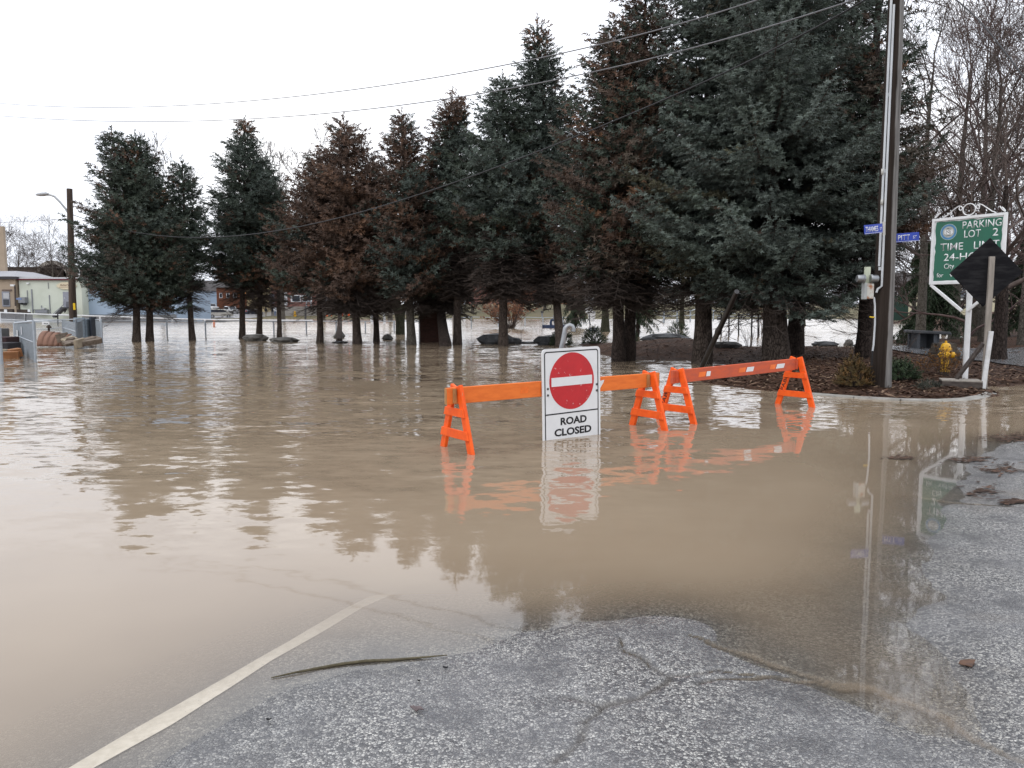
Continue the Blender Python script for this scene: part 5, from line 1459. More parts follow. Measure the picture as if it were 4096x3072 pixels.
# weeping conifers
def weeper(label, p, ht, wd, seed, n=60, cols=((.030, .046, .026), (.055, .078, .045)), lean=0, boughs=.9):
    r = random.Random(seed); p = Vector(p); t = thing('weeping_conifer', label, 'tree', p, 'weeping conifers'); F = []; S = []
    MB().tube([p-Vector((0, 0, .3)), p+Vector((0, 0, ht*.4)), p+Vector((lean*.5, 0, ht*.8)), p+Vector((lean, 0, ht))], [.10, .085, .06, .03], 8).build('trunk', M_BARKD, t, smooth=True)
    for k in range(n):
        z = ht*(.12+.86*(k/n)**.8); a = r.uniform(0, 6.28); L = wd*.5*(1.05-.75*(z/ht))*r.uniform(.5, 1.2)+.1
        q = p+Vector((lean*(z/ht), 0, z)); d = Vector((math.cos(a), math.sin(a), .35))
        N = 7
        for i in range(N):
            d.z -= .23*boughs; nq = q+d*(L/N)*1.3
            if nq.z < p.z+.02: break
            S.append((*q, *nq, .012, .009))
            for g in range(7):
                b_ = q+(nq-q)*r.random(); c = lerp3(cols[0], cols[1], r.random())
                F.append((*b_, r.uniform(-.7, .7), r.uniform(-.7, .7), -1.2, wd*.14*r.uniform(.6, 1.3), wd*.035, *c))
            q = nq
    link('branches', sticks_mesh('branches', S, p, M_TWIG), t)
    link('crown', fingers_mesh('crown', F, 9, p, M_NEEDLE), t)
weeper('broad weeping conifer behind the granite bench', onbed(3715, 1375, .2), 4.6, 2.7, 131, 110)
weeper('weeping conifer with a drooping arm left of the granite block', W(2550, 1340, .1), 4.6, 1.9, 132, 90)
weeper('small umbrella shaped weeping conifer out in the flood', W(2300, 1312, 0), 4.3, 2.3, 133, 80, boughs=1.6)
weeper('dark weeping conifer at the right edge of the picture', onbed(4110, 1345, .2), 5.5, 3.0, 134, 100)
# ================================================================== wires, lamp, fences
M_WIRE = mat('black cable', (.022, .022, .024), .5); M_WIREL = mat('bare pale cable', (.16, .16, .17), .5)
def wire(label, px, E0, E1, rad, m, poly=True):
    """px: photo points (2212 wide) from left to right; the cable hangs in the upright plane through the ground points E0, E1"""
    n = Vector((E1[1]-E0[1], -(E1[0]-E0[0]), 0)); P = []
    xs = np.array([p[0] for p in px], float); ys = np.array([p[1] for p in px], float)
    deg = min(4, len(px)-1); cf = np.polyfit((xs-1100)/1100, ys, deg)
    for x in np.linspace(xs[0], xs[-1], 40):
        y = float(np.polyval(cf, (x-1100)/1100)); d = ray(x*K2, y*K2)
        t = (n.x*E0[0]+n.y*E0[1])/(n.x*d.x+n.y*d.y); P.append(Vector((d.x*t, d.y*t, H+d.z*t)))
    o = MB().tube(P, rad, 5).build('overhead_wire', m, None, P[0]); return tag(o, label, 'wire', 'overhead wires')
LP = W(296, 1358, 0); LY = LP.y
pt_ = pax(9.0)
far = at2(-60, 300, 55)
wire('upper of the two long wires crossing the white sky', [(-40, 221), (0, 222), (310, 230), (480, 222), (700, 205), (1150, 125), (1450, 58), (1620, 8), (1700, -25)], (far.x, far.y), (pt_.x, pt_.y), .014, M_WIREL)
wire('lower of the two long wires crossing the white sky', [(-40, 248), (0, 250), (250, 259), (480, 262), (720, 246), (960, 212), (1300, 150), (1560, 88), (1840, 2), (1900, -20)], (far.x, far.y), (pt_.x, pt_.y), .014, M_WIREL)
wire('dark sagging cable crossing in front of the spruce crowns to the lamp pole', [(158, 462), (265, 500), (400, 512), (560, 505), (780, 455), (1000, 390), (1225, 300), (1430, 220), (1530, 178), (1700, 85), (1905, -20)], (LP.x, LP.y), (pt_.x, pt_.y), .017, M_WIRE)
wire('short wire running left from the street lamp pole', [(-30, 484), (0, 481), (60, 478), (120, 474), (150, 471)], (at2(-60, 300, 60).x, 60), (LP.x, LP.y), .012, M_WIREL)
e1 = at2(2260, 100, 9.0)
wire('black wire in the top right corner', [(1936, -60), (2000, -35), (2070, 2), (2140, 75), (2212, 165), (2230, 190)], (pt_.x, pt_.y), (e1.x, e1.y), .010, M_WIRE)

lt = thing('street_lamp', 'wooden street lamp pole with a curved arm over the left end of the row', 'street lamp', LP)
M_LPOLE = mat('brown lamp pole wood', (.085, .062, .048), .8, col2=(.045, .034, .028), scale=6, stretch=(2, 2, .2), bump=.006, bscale=20)
ltop = at(278, 755, LY)
MB().tube([LP-Vector((0, 0, .4)), at(290, 1200, LY), at(284, 980, LY), ltop], [.20, .175, .15, .135], 14).build('pole', M_LPOLE, lt, smooth=True)
arm = [at(279, 862, LY), at(262, 835, LY), at(240, 808, LY), at(218, 786, LY), at(200, 779, LY), at(188, 779, LY)]
MB().tube(arm, .05, 8).build('arm', M_STEEL, lt, smooth=True)
lc = at(172, 777, LY)
lm_ = MB().lathe([(.03, -.32), (.13, -.22), (.16, 0), (.14, .2), (.07, .34)], lc, (-1, 0, -.12), 14).build('lamp_head', mat('grey lamp housing', (.42, .43, .45), .4), lt, smooth=True)
for v in lm_.data.vertices: v.co.z = (v.co.z-(lc.z-LP.z))*.62+(lc.z-LP.z)
MB().tube([at(182, 772, LY), at(182, 768, LY)], .04, 8).build('photo_cell', M_STEEL, lt)
yt = at(297, 1226, LY-.19); MB().box(yt, (.11, .02, .34)).build('yellow_plate', mat('yellow plate', (.75, .50, .02), .5), lt)

M_GALV = mat('grey galvanized tube', (.36, .40, .44), .45, metal=.3, col2=(.30, .34, .38), scale=6)
M_MESH = mat('fence wire', (.34, .38, .42), .45, metal=.3)
def chain_panel(root, a, c, z0, z1, step=.075, rad=.0055):
    """woven wire between two posts as crossing slanted strands"""
    a, c = Vector(a), Vector(c); L = (c-a).length; d = (c-a)/L; h = z1-z0; S = []
    x = -h
    while x < L:
        for s in (1, -1):
            x0, x1, za, zb = x, x+h, (z0 if s > 0 else z1), (z1 if s > 0 else z0)
            t0 = max(0, -x0/h); t1 = min(1, (L-x0)/h)
            if t1 > t0:
                p = a+d*(x0+h*t0); q = a+d*(x0+h*t1); S.append((p.x, p.y, za+(zb-za)*t0, q.x, q.y, za+(zb-za)*t1, rad, rad))
        x += step*1.41
    o = link('wire_mesh', sticks_mesh('wire_mesh', S, root_loc(root), M_MESH), root); o['kind'] = 'stuff'
def post(root, p, z1, r=.035, name='post', m=None, z0=-.4):
    return MB().tube([Vector((p[0], p[1], z0)), Vector((p[0], p[1], z1))], r, 8).build(name, m or M_GALV, root, smooth=True)
def rail(root, p, q, r=.025, name='rail', m=None): return MB().tube([p, q], r, 6).build(name, m or M_GALV, root)
# gate leaf at the left
gA, gB_ = W(66, 1400, 0), W(142, 1447, 0)
g = thing('chain_link_gate', 'open chain link gate leaf with white notices at the left edge', 'gate', (gA+gB_)/2)
zA, zB = at(46, 1292, gA.y).z, at(125, 1285, gB_.y).z
post(g, gA, zA, .07); post(g, gB_, zB, .035)
rail(g, Vector((gA.x, gA.y, zA)), Vector((gB_.x, gB_.y, zB)), .035); rail(g, Vector((gA.x, gA.y, .55)), Vector((gB_.x, gB_.y, .55)), .022)
chain_panel(g, gA, gB_, 0.0, (zA+zB)/2, .06, .008)
for f, w_, h_, zz in ((.22, .42, .30, zA-.38), (.48, .22, .26, zA-.20)):
    c = gA+(gB_-gA)*f; dd = (gB_-gA).normalized(); MB().box(Vector((c.x-.03, c.y-.04, zz)), (w_, .01, h_), dd, Vector((-dd.y, dd.x, 0))).build('notice', M_WHITEREF, g)
g2 = thing('chain_link_fence', 'near chain link fence panel cut by the left edge of the picture', 'fence', W(-10, 1452, 0))
pL = W(4, 1455, 0); post(g2, pL, 1.0, .06); q = W(-140, 1420, 0); post(g2, q, 1.25, .06)
qq = W(40, 1398, 0); rail(g2, Vector((pL.x, pL.y, .98)), Vector((q.x, q.y, 1.2)), .03); chain_panel(g2, pL, q, 0, 1.0, .07, .008)
def fence(label, posts, rails, name='chain_link_fence', mesh=True, rad=.04, step=.11, wr=.005, m=None, grp='chain link fences in the flood'):
    """posts: (px, top y, base y)"""
    P = [(W(px, yb, 0), at(px, yt, W(px, yb, 0).y).z) for px, yt, yb in posts]
    t = thing(name, label, 'fence', P[0][0], grp)
    for p, z in P: post(t, p, z, rad, m=m)
    for (p, z), (q, z2) in zip(P[:-1], P[1:]):
        for f in rails: rail(t, Vector((p.x, p.y, .05+(z-.05)*f)), Vector((q.x, q.y, .05+(z2-.05)*f)), rad*.6, m=m)
        if mesh: chain_panel(t, p, q, 0, min(z, z2), step, wr)
    return t
fence('chain link fence crossing behind the lumber with a white notice', [(142, 1286, 1352), (196, 1283, 1352), (253, 1278, 1345), (309, 1277, 1382)], (1, .5))
tn = thing('notice_board', 'white notice with a dark arrow hung on the fence near the lumber', 'sign', at(183, 1293, 38)); 
MB().box(at(183, 1293, 38), (.36, .03, .17)).build('board', M_WHITEREF, tn)
MB().prism([(-.12, 0), (-.06, .035), (-.07, .012), (.05, -.005), (.09, .03), (.08, -.03), (-.07, -.018)], frame(at(184, 1294, 37.97), (1, 0, 0), (0, 0, 1)), -.005).build('arrow', M_BLACK, tn)
MB().tube([at(196, 1340, 38), at(195, 1312, 38), at(194, 1300, 38)], [.05, .05, .05], 6).build('post', M_TWIG, tn)
MB().tube([at(187, 1308, 37.9), at(196, 1305, 37.9), at(205, 1311, 37.9)], [.04, .09, .03], 6).build('drift_clump', M_TWIG, tn)
fence('chain link enclosure panels right of the lamp pole', [(309, 1277, 1382), (345, 1280, 1350), (376, 1279, 1352), (409, 1278, 1376)], (1,))
fence('low chain link fence running through the flood behind the first trunks', [(409, 1284, 1372), (535, 1283, 1352), (669, 1284, 1348), (823, 1286, 1349), (962, 1284, 1346), (1096, 1286, 1340), (1226, 1284, 1334)], (1,), step=.16, wr=.004, rad=.045)
fence('sunken wire fence between the brown spruces and the brick slab', [(1226, 1284, 1334), (1345, 1284, 1330), (1462, 1284, 1328), (1577, 1284, 1326), (1690, 1285, 1326), (1885, 1267, 1312), (1993, 1270, 1304), (2100, 1268, 1302), (2172, 1270, 1305), (2252, 1268, 1305), (2325, 1271, 1302)], (.98,), mesh=False, rad=.05)
fence('wire fence with pale posts at the far right of the flood', [(2593, 1242, 1262), (2655, 1243, 1291), (2708, 1241, 1287), (2761, 1241, 1285), (2815, 1225, 1282), (2853, 1240, 1282), (2965, 1258, 1278), (3230, 1246, 1270), (3306, 1222, 1266), (3355, 1224, 1265), (3430, 1212, 1263), (3520, 1215, 1262)], (.95, .5), mesh=False, rad=.10)
GK = 'black stakes in the flood behind the leaning pole'
for i, (a, c, y0) in enumerate(((2885, 1256, 1343), (2916, 1254, 1344), (2955, 1252, 1341), (3006, 1256, 1348), (3033, 1266, 1346))):
    p = W(a, y0, 0); o = MB().tube([p-Vector((0, 0, .4)), at(a+(2 if i == 3 else 0), c, p.y)], .045, 6).build('stake', M_BLACK, None, p)
    tag(o, ('black stake nearest the leaning pole, leftmost of five', 'second black stake with a crossbar from the leaning pole', 'straight black stake midway between leaning pole and big trunk', 'slightly tilted black stake left of the rust leaved sapling', 'black stake beside the rust leaved sapling')[i], 'stake', GK)
# white guard railing along the drowned street
RY = 100.0
M_WRAIL = mat('white guard rail paint', (.62, .63, .64), .5); M_PICK = mat('grey pickets', (.20, .20, .21), .6)
top_px = [(-70, 1247), (0, 1250), (103, 1255), (285, 1261), (400, 1265), (530, 1269), (690, 1275), (820, 1278), (1000, 1281), (1250, 1282)]
rt_ = thing('guard_railing', 'long white guard railing sloping down into the flood before the buildings', 'railing', at(300, 1262, RY))
TP = [at(a, c, RY) for a, c in top_px]
MB().tube(TP, .10, 6).build('top_rail', M_WRAIL, rt_)
for a, c in top_px:
    p = at(a, c, RY); MB().tube([Vector((p.x, RY, -.5)), p], .13, 6).build('post', M_WRAIL, rt_)
S = []
for x0, x1 in ((0, 130), (330, 560), (640, 790), (812, 905)):
    x = x0
    while x < x1:
        y = float(np.interp(x, [p[0] for p in top_px], [p[1] for p in top_px])); p = at(x, y, RY)
        S.append((p.x, RY, p.z-.95, p.x, RY, p.z, .07, .07)); x += 4.3
o = link('pickets', sticks_mesh('pickets', S, root_loc(rt_), M_PICK), rt_); o['kind'] = 'stuff'
MB().tube([p-Vector((0, 0, .85)) for p in TP[:7]], .06, 6).build('lower_rail', M_WRAIL, rt_)
for i, (a, c, d) in enumerate(((103, 1256, 1300), (231, 1256, 1301))):
    p = W(a, d, 0); o = MB().tube([p-Vector((0, 0, .3)), at(a, c, p.y)], .06, 6).build('iron_post', M_BLACK, None, p)
    tag(o, ('black iron post before the white railing, left one near the tan house', 'black iron post before the white railing, right one near the lamp pole')[i], 'post', 'black iron posts before the railing')
# ramp of pale pavement behind the railing
p0, p1, p2, p3 = at(-80, 1290, 98), at(265, 1292, 98), at(265, 1279, 104), at(-80, 1262, 104)
mb = MB(); mb.quadbox([Vector((p.x, p.y, -.6)) for p in (p0, p1, p2, p3)]+[p0, p1, p2, p3]); o = mb.build('ramp', mat('pale ramp concrete', (.40, .41, .42), .5)); tag(o, kind='structure')

# grey cabinet, lumber and the junk pile
cb2 = W(318, 1372, 0); cb2.y += 1.5
cab = thing('utility_cabinet', 'tall grey blue metal cabinet beside the street lamp pole', 'cabinet', W(318, 1360, 0))
Yc2 = W(318, 1360, 0).y; cc = at(318, 1310, Yc2)
MB().box(Vector((cc.x, Yc2+.4, .4)), (.70, .7, 2*(at(318, 1275, Yc2).z-.4))).build('body', mat('grey blue cabinet paint', (.20, .25, .30), .5), cab, bevel=.03)
MB().box(Vector((cc.x-.02, Yc2+.03, .42)), (.56, .03, 1.4)).build('door', mat('cabinet door paint', (.23, .28, .33), .5), cab, bevel=.01)
MB().box(Vector((cc.x+.42, Yc2+.5, .35)), (.10, .5, 1.6)).build('side_duct', mat('dark duct', (.05, .06, .08), .6), cab)
M_RUST = mat('rusty terracotta', (.22, .125, .090), .8, col2=(.15, .085, .065), scale=3)
M_OLDW = mat('old brown lumber', (.11, .085, .066), .85, col2=(.19, .155, .125), scale=4, stretch=(.5, 3, 3)); M_PALEW = mat('pale lumber', (.34, .29, .22), .85, col2=(.24, .20, .15), scale=4); M_ORW = mat('orange stained lumber', (.36, .17, .075), .8, col2=(.24, .11, .05), scale=4)
tb = W(203, 1388, 0)
tl_ = thing('terracotta_stack', 'stack of rusty terracotta curved sheets by the fence in the flood', 'building material', tb)
aL, aR = at(147, 1380, tb.y), at(258, 1376, tb.y)
dirx = (aR-aL); dirx.z = 0; Lx = dirx.length; dirx.normalize()
for k in range(5):
    for e in range(1):
        c = aL+dirx*(Lx*(k+.5)/5); pts = []
        mb = MB(); N = 8; o_ = len(mb.v)
        for i in range(N+1):
            a = math.pi*i/N*.5; yy = -.55*math.cos(a)+.25; zz = .02+.62*math.sin(a)*(1-.05*k)
            for xx in (-Lx/10*.97, Lx/10*.97): mb.v.append(Vector((c.x, tb.y+.3, 0))+dirx*xx+Vector((0, yy, zz+(.05*math.sin((xx/Lx*10+1)*1.57)))))
        for i in range(N): mb.f.append([2*i, 2*i+1, 2*i+3, 2*i+2]); mb.m.append(0)
        ob = mb.build('curved_sheet', M_RUST, tl_, smooth=True); md = ob.modifiers.new('thickness', 'SOLIDIFY'); md.thickness = .05
GP = 'loose lumber in the flood by the fence'
for i, (a, y0, c, y1, Y, w_, m_, lab_) in enumerate(((232, 1354, 268, 1346, 31, .30, M_OLDW, 'short dark plank on top of the terracotta stack'), (248, 1362, 300, 1350, 31, .14, M_PALEW, 'pale plank slanting behind the terracotta stack'), (255, 1376, 330, 1366, 30, .22, M_OLDW, 'brown plank floating between the stack and the cabinet'),
        (262, 1369, 288, 1362, 30.5, .2, M_OLDW, 'stubby log end beside the pale plank'), (290, 1372, 378, 1350, 30, .18, M_OLDW, 'long brown board pointing up toward the right fence post'), (300, 1378, 334, 1368, 29.5, .2, M_PALEW, 'pale broken board awash below the cabinet'), (320, 1374, 402, 1360, 30, .34, M_OLDW, 'wide dark board with a split end at the right of the pile'), (330, 1366, 398, 1352, 30.8, .2, M_OLDW, 'dark board lying behind the split ended board'))):
    p, q = at(a, y0, Y), at(c, y1, Y+.6); o = MB().bar(p, q, .34, w_*.55, (0, 1, .25)).build('lumber_board', m_, None, p, bevel=.01); tag(o, lab_, 'plank', GP)
for i, (a, y0, c, y1, Y, hh, m_, lab_) in enumerate(((0, 1384, 54, 1384, 26, .62, mat('dark maroon crate', (.05, .028, .03), .7), 'dark maroon crate near the gate, upper of two'), (4, 1406, 60, 1406, 25.4, .6, mat('dark grey crate', (.045, .042, .048), .7), 'dark grey crate below the maroon one'), (-20, 1348, 14, 1348, 27, .6, mat('grey slab', (.10, .10, .10), .7), 'small grey block at the left edge behind the crates'))):
    p, q = at(a, y0, Y), at(c, y1, Y); o = MB().bar(p, q, hh, .7, (0, 0, 1)).build('crate', m_, None, p, bevel=.02); tag(o, lab_, 'crate', 'crates stacked in the flood at the left edge')
for i, (a, y0, c, y1, Y, m_, lab_) in enumerate(((10, 1413, 42, 1413, 24.3, M_PALEW, 'pale plank end floating below the crates'), (40, 1415, 82, 1408, 24, M_ORW, 'orange stained board floating at the left, upper one'), (14, 1424, 76, 1422, 23.6, M_ORW, 'orange stained board floating at the left, lower one'))):
    p, q = at(a, y0, Y), at(c, y1, Y+.2); o = MB().bar(p, q, .26, .5, (0, 0, 1)).build('lumber_board', m_, None, p, bevel=.01); tag(o, lab_, 'plank', GP)

# ================================================================== buildings
def wallbox(px0, px1, ptop, Y, depth, m, root, name='wall', zb=-.8, proud=0):
    a, c = at(px0, ptop, Y-proud), at(px1, ptop, Y-proud)
    return MB().quadbox([Vector((a.x, Y-proud, zb)), Vector((c.x, Y-proud, zb)), Vector((c.x, Y+depth, zb)), Vector((a.x, Y+depth, zb)), Vector((a.x, Y-proud, a.z)), Vector((c.x, Y-proud, a.z)), Vector((c.x, Y+depth, a.z)), Vector((a.x, Y+depth, a.z))]).build(name, m, root)
def panel_px(px0, py0, px1, py1, Y, th, m, root, name):   # flat box on a facade, proud of it by th
    a, c = at(px0, py0, Y), at(px1, py1, Y)
    x0, x1 = sorted((a.x, c.x)); z0, z1 = sorted((a.z, c.z))
    return MB().quadbox([Vector((x0, Y-th, z0)), Vector((x1, Y-th, z0)), Vector((x1, Y+.02, z0)), Vector((x0, Y+.02, z0)), Vector((x0, Y-th, z1)), Vector((x1, Y-th, z1)), Vector((x1, Y+.02, z1)), Vector((x0, Y+.02, z1))]).build(name, m, root)
def window_px(px0, py0, px1, py1, Y, root, frame_m, glass_m, two=True):
    f = panel_px(px0, py0, px1, py1, Y, .10, frame_m, root, 'window')
    w_, h_ = (px1-px0)*.14, (py1-py0)*.10
    if two:
        my = (py0+py1)/2
        panel_px(px0+w_, py0+h_, px1-w_, my-h_*.3, Y-.10, .03, mat('blind pane', (.42, .43, .45), .3), f, 'pane'); panel_px(px0+w_, my+h_*.3, px1-w_, py1-h_, Y-.10, .03, glass_m, f, 'pane')
    else: panel_px(px0+w_, py0+h_, px1-w_, py1-h_, Y-.10, .03, glass_m, f, 'pane')
    return f
M_GLASS = mat('dark window glass', (.03, .035, .045), .08); M_TAN = mat('tan painted brick', (.36, .29, .22), .85, col2=(.30, .24, .18), scale=.6, bump=.01, bscale=6)
M_MINT = mat('pale green render', (.55, .58, .50), .85, col2=(.50, .53, .45), scale=.5, bump=.01, bscale=4); M_MAROON = mat('maroon trim', (.12, .02, .03), .6); M_SKYB = mat('pale blue siding', (.32, .40, .50), .8, col2=(.29, .37, .47), scale=.4)
M_TAUPE = mat('taupe brick', (.15, .115, .10), .9, col2=(.12, .095, .085), scale=.3); M_GREYD = mat('dark grey metal', (.08, .08, .085), .6); M_GREYM = mat('grey metal', (.25, .26, .28), .5)
BY = 105.0
hT = thing('tan_house', 'tan brick building at the left edge with one tall window and a chimney', 'building', at(30, 1290, BY))
wallbox(-140, 60, 1116, BY, 12, M_TAN, hT)
wallbox(-145, 64, 1106, BY, 12.2, mat('dark eave', (.05, .045, .05), .7), hT, 'eave', zb=at(0, 1117, BY).z, proud=.35)
a = at(-140, 1106, BY); c = at(52, 1106, BY); rg = at(-10, 1078, BY)
MB().quadbox([Vector((a.x, BY-.3, a.z)), Vector((c.x, BY-.3, a.z)), Vector((c.x, BY+12, a.z)), Vector((a.x, BY+12, a.z)), Vector((a.x, BY+4, rg.z)), Vector((rg.x, BY+4, rg.z)), Vector((rg.x, BY+8, rg.z)), Vector((a.x, BY+8, rg.z))]).build('roof', mat('grey pale roof', (.34, .34, .36), .7), hT)
wallbox(-60, 11, 905, BY+5, .5, M_TAN, hT, 'chimney', zb=at(0, 1090, BY).z)
window_px(8, 1166, 42, 1226, BY, hT, mat('grey window trim', (.26, .27, .31), .6), M_GLASS)
panel_px(10, 1158, 48, 1163, BY, .12, M_TAUPE, hT, 'lintel')
hG = thing('green_building', 'pale green flat roofed building with a maroon roof edge and an oval sign', 'building', at(200, 1290, BY))
wallbox(75, 324, 1121, BY+.4, 14, M_MINT, hG)
wallbox(66, 324, 1115.5, BY+.4, 14, M_MAROON, hG, 'roof_edge', zb=at(0, 1120.5, BY).z, proud=.3)
wallbox(62, 322, 1109, BY+.4, 14, mat('white roof cap', (.55, .56, .58), .6), hG, 'roof_cap', zb=at(0, 1115, BY).z, proud=.2)
gy = BY+.4
dr = panel_px(252, 1167, 284, 1230, gy, .08, mat('grey steel door', (.27, .28, .32), .5), hG, 'door'); panel_px(256, 1191, 260, 1193, gy-.08, .05, M_WHITEREF, dr, 'handle')
panel_px(87, 1189, 114, 1212, gy, .8, M_GREYM, hG, 'air_conditioner'); panel_px(90, 1212, 94, 1219, gy, .6, M_GREYD, hG, 'bracket'); panel_px(105, 1212, 108, 1220, gy, .6, M_GREYD, hG, 'bracket')
for x0, y0, x1, y1 in ((109, 1161, 112, 1189), (129, 1157, 131, 1250), (193, 1130, 195, 1155), (199, 1180, 201, 1255), (166, 1222, 169, 1240)): panel_px(x0, y0, x1, y1, gy, .12, M_GREYM, hG, 'pipe')
panel_px(110, 1131, 119, 1136, gy, .25, M_WHITEREF, hG, 'wall_lamp'); panel_px(148, 1240, 196, 1252, gy, .5, M_GREYM, hG, 'pipe_rack'); panel_px(138, 1238, 196, 1241, gy, .3, M_GREYD, hG, 'pipe'); panel_px(174, 1231, 185, 1238, gy, .5, mat('pale grey box', (.45, .46, .46), .5), hG, 'meter_box')
oc = at(268, 1143, gy); M_O = frame(oc-Vector((0, .06, 0)), (1, 0, 0), (0, 0, 1)); sc = gy/(FOC*4)
poly = [(math.cos(2*math.pi*k/28)*38*sc*(1+.05*math.cos(4*math.pi*k/14)), math.sin(2*math.pi*k/28)*15*sc*(1+.04*math.cos(6*math.pi*k/14))) for k in range(28)]
os_ = MB().prism(poly, M_O, .08).build('oval_sign', mat('cream sign board', (.66, .58, .42), .5), hG)
text('lettering', "Rafael's D", M_O @ Matrix.Translation((-2*sc, 3*sc, .081)), 8*sc, 46*sc, mat('brown lettering', (.16, .06, .04), .6), os_, .01, .0, .3)
MB().prism(rectp(-30*sc, -6.5*sc, 28*sc, -4.5*sc), M_O @ Matrix.Translation((0, 0, .081)), .01).build('tagline', mat('pale brown lettering', (.32, .20, .14), .6), os_)
# iron stair up to the door
stp = thing('iron_stair', 'black iron stair climbing to the grey door of the green building', 'stairs', at(235, 1270, gy-1.2))
sp0, sp1 = at(218, 1268, gy-1.3), at(256, 1232, gy-1.3)
MB().bar(sp0, sp1, .25, .9, (0, 0, 1)).build('flight', M_GREYD, stp)
MB().box((at(270, 1231, gy-.8)), (3.9*.32, 1.4, .18)).build('landing', M_GREYD, stp)
MB().tube([at(210, 1258, gy-1.8), at(254, 1219, gy-1.8), at(254, 1207, gy-1.8), at(262, 1205, gy-1.8), at(284, 1206, gy-1.8)], .05, 6).build('handrail', M_GREYM, stp)
for k in range(6): p = at(266+k*3.4, 1207, gy-1.8); MB().tube([p, at(266+k*3.4, 1230, gy-1.8)], .035, 5).build('baluster', M_GREYD, stp)
MB().tube([at(258, 1250, gy-.8), at(267, 1231, gy-.8)], .1, 6).build('brace', M_GREYD, stp)
hB = thing('blue_building', 'pale blue building behind the leftmost spruces', 'building', at(480, 1280, BY+2))
wallbox(327, 705, 1157, BY+2, 12, M_SKYB, hB); wallbox(325, 707, 1152, BY+2, 12, M_GREYM, hB, 'roof_edge', zb=at(0, 1157, BY+2).z, proud=.2); wallbox(327, 705, 1258, BY+2, 2, mat('dark base course', (.18, .19, .2), .8), hB, 'base_course', proud=.1)
for x0, x1, y0, y1 in ((331, 335, 1160, 1262), (338, 340, 1168, 1172), (350, 354, 1168, 1171), (336, 339, 1200, 1204)): panel_px(x0, y0, x1, y1, BY+2, .1, M_GREYM if x0 < 336 else M_WHITEREF, hB, 'fitting')
panel_px(316, 1073, 320, 1110, BY, .3, M_WHITEREF, hG, 'vent_pipe')
hC = thing('long_brown_building', 'long taupe building behind the green one with an arched window', 'building', at(180, 1200, 165))
wallbox(18, 520, 1072, 165, 20, M_TAUPE, hC); wallbox(14, 524, 1067, 165, 20, mat('dark taupe roof', (.085, .075, .075), .8), hC, 'roof_edge', zb=at(0, 1073, 165).z, proud=.5)
panel_px(255, 1101, 278, 1112, 165, .2, M_GREYM, hC, 'window')
ar = at(213, 1118, 165); MB().lathe([(4.0, -.1), (4.0, .1), (3.2, .1), (3.2, -.1)], ar+Vector((0, -.15, 0)), (0, 1, 0), 24).build('arch', mat('pale arch', (.34, .31, .28), .8), hC)
# lamp post and small street sign, planter before the tan house
sl_ = thing('lane_lamp', 'thin lane lamp post with a small blue street sign by the tan house', 'street lamp', at(64, 1290, 102))
MB().tube([Vector((at(64, 1280, 102).x, 102, -.5)), at(60, 1150, 102), at(59, 1141, 102)], .11, 6).build('pole', M_TWIG, sl_); panel_px(46, 1138, 59, 1145, 102, .3, M_WHITEREF, sl_, 'lamp_head'); panel_px(65, 1192, 86, 1199, 102, .05, mat('dull blue sign', (.16, .22, .38), .5), sl_, 'name_plate'); panel_px(61, 1224, 67, 1252, 101.9, .2, M_TAN, sl_, 'base_sleeve')
pl_ = thing('retaining_planter', 'dark brown low wall before the tan and green houses', 'wall', at(60, 1280, 103)); panel_px(-80, 1236, 62, 1256, 103, .6, mat('dark brown planks', (.075, .058, .048), .8), pl_, 'left_wall'); panel_px(68, 1238, 124, 1258, 103, .6, MATS['dark brown planks'], pl_, 'right_wall'); panel_px(17, 1238, 29, 1256, 102.3, .05, M_WHITEREF, pl_, 'notice'); panel_px(111, 1238, 122, 1248, 102.3, .05, M_WHITEREF, pl_, 'notice')

# far side: brick building on a concrete wall, and smaller houses
M_CONC = mat('stained concrete', (.27, .255, .235), .85, col2=(.19, .175, .16), scale=.25, bump=.03, bscale=1.5, chips=((.12, .11, .10), .5, .66))
def brick_mat(name, c1, c2, mo, s):
    m, nt, b = nm(name); tc = nt.nodes.new('ShaderNodeTexCoord'); mp = nt.nodes.new('ShaderNodeMapping'); mp.inputs['Rotation'].default_value = (math.pi/2, 0, 0)
    br = nt.nodes.new('ShaderNodeTexBrick'); br.inputs['Scale'].default_value = s; br.inputs['Color1'].default_value = (*c1, 1); br.inputs['Color2'].default_value = (*c2, 1); br.inputs['Mortar'].default_value = (*mo, 1); br.inputs['Mortar Size'].default_value = .018
    nt.links.new(tc.outputs['Object'], mp.inputs['Vector']); nt.links.new(mp.outputs['Vector'], br.inputs['Vector']); nt.links.new(br.outputs['Color'], b.inputs['Base Color']); b.inputs['Roughness'].default_value = .85
    return m
M_BRICK = brick_mat('red brick', (.19, .062, .048), (.14, .05, .04), (.25, .21, .19), 1.2)
WY = 152.0
cw = thing('concrete_wall', 'stained concrete retaining wall under the red brick building', 'wall', at(1500, 1280, WY))
wallbox(1292, 1850, 1221, WY, 1.2, M_CONC, cw, 'wall', zb=-1); wallbox(1290, 1420, 1218.5, WY, 1.3, M_WHITEREF, cw, 'coping', zb=at(0, 1221, WY).z, proud=.15); panel_px(1640, 1221, 1641, 1276, WY, .02, M_GREYD, cw, 'joint')
wallbox(1085, 1291, 1226, WY+8, 1, M_CONC, cw, 'upper_wall', zb=-1)
bb_ = thing('brick_building', 'red brick building with white windows on top of the concrete wall', 'building', at(1300, 1220, WY+9))
wallbox(1082, 1560, 1080, WY+9, 15, M_BRICK, bb_, zb=1.2); wallbox(1078, 1564, 1074, WY+9, 15, M_GREYD, bb_, 'roof', zb=at(0, 1080, WY+9).z, proud=.4)
Yb2 = WY+9
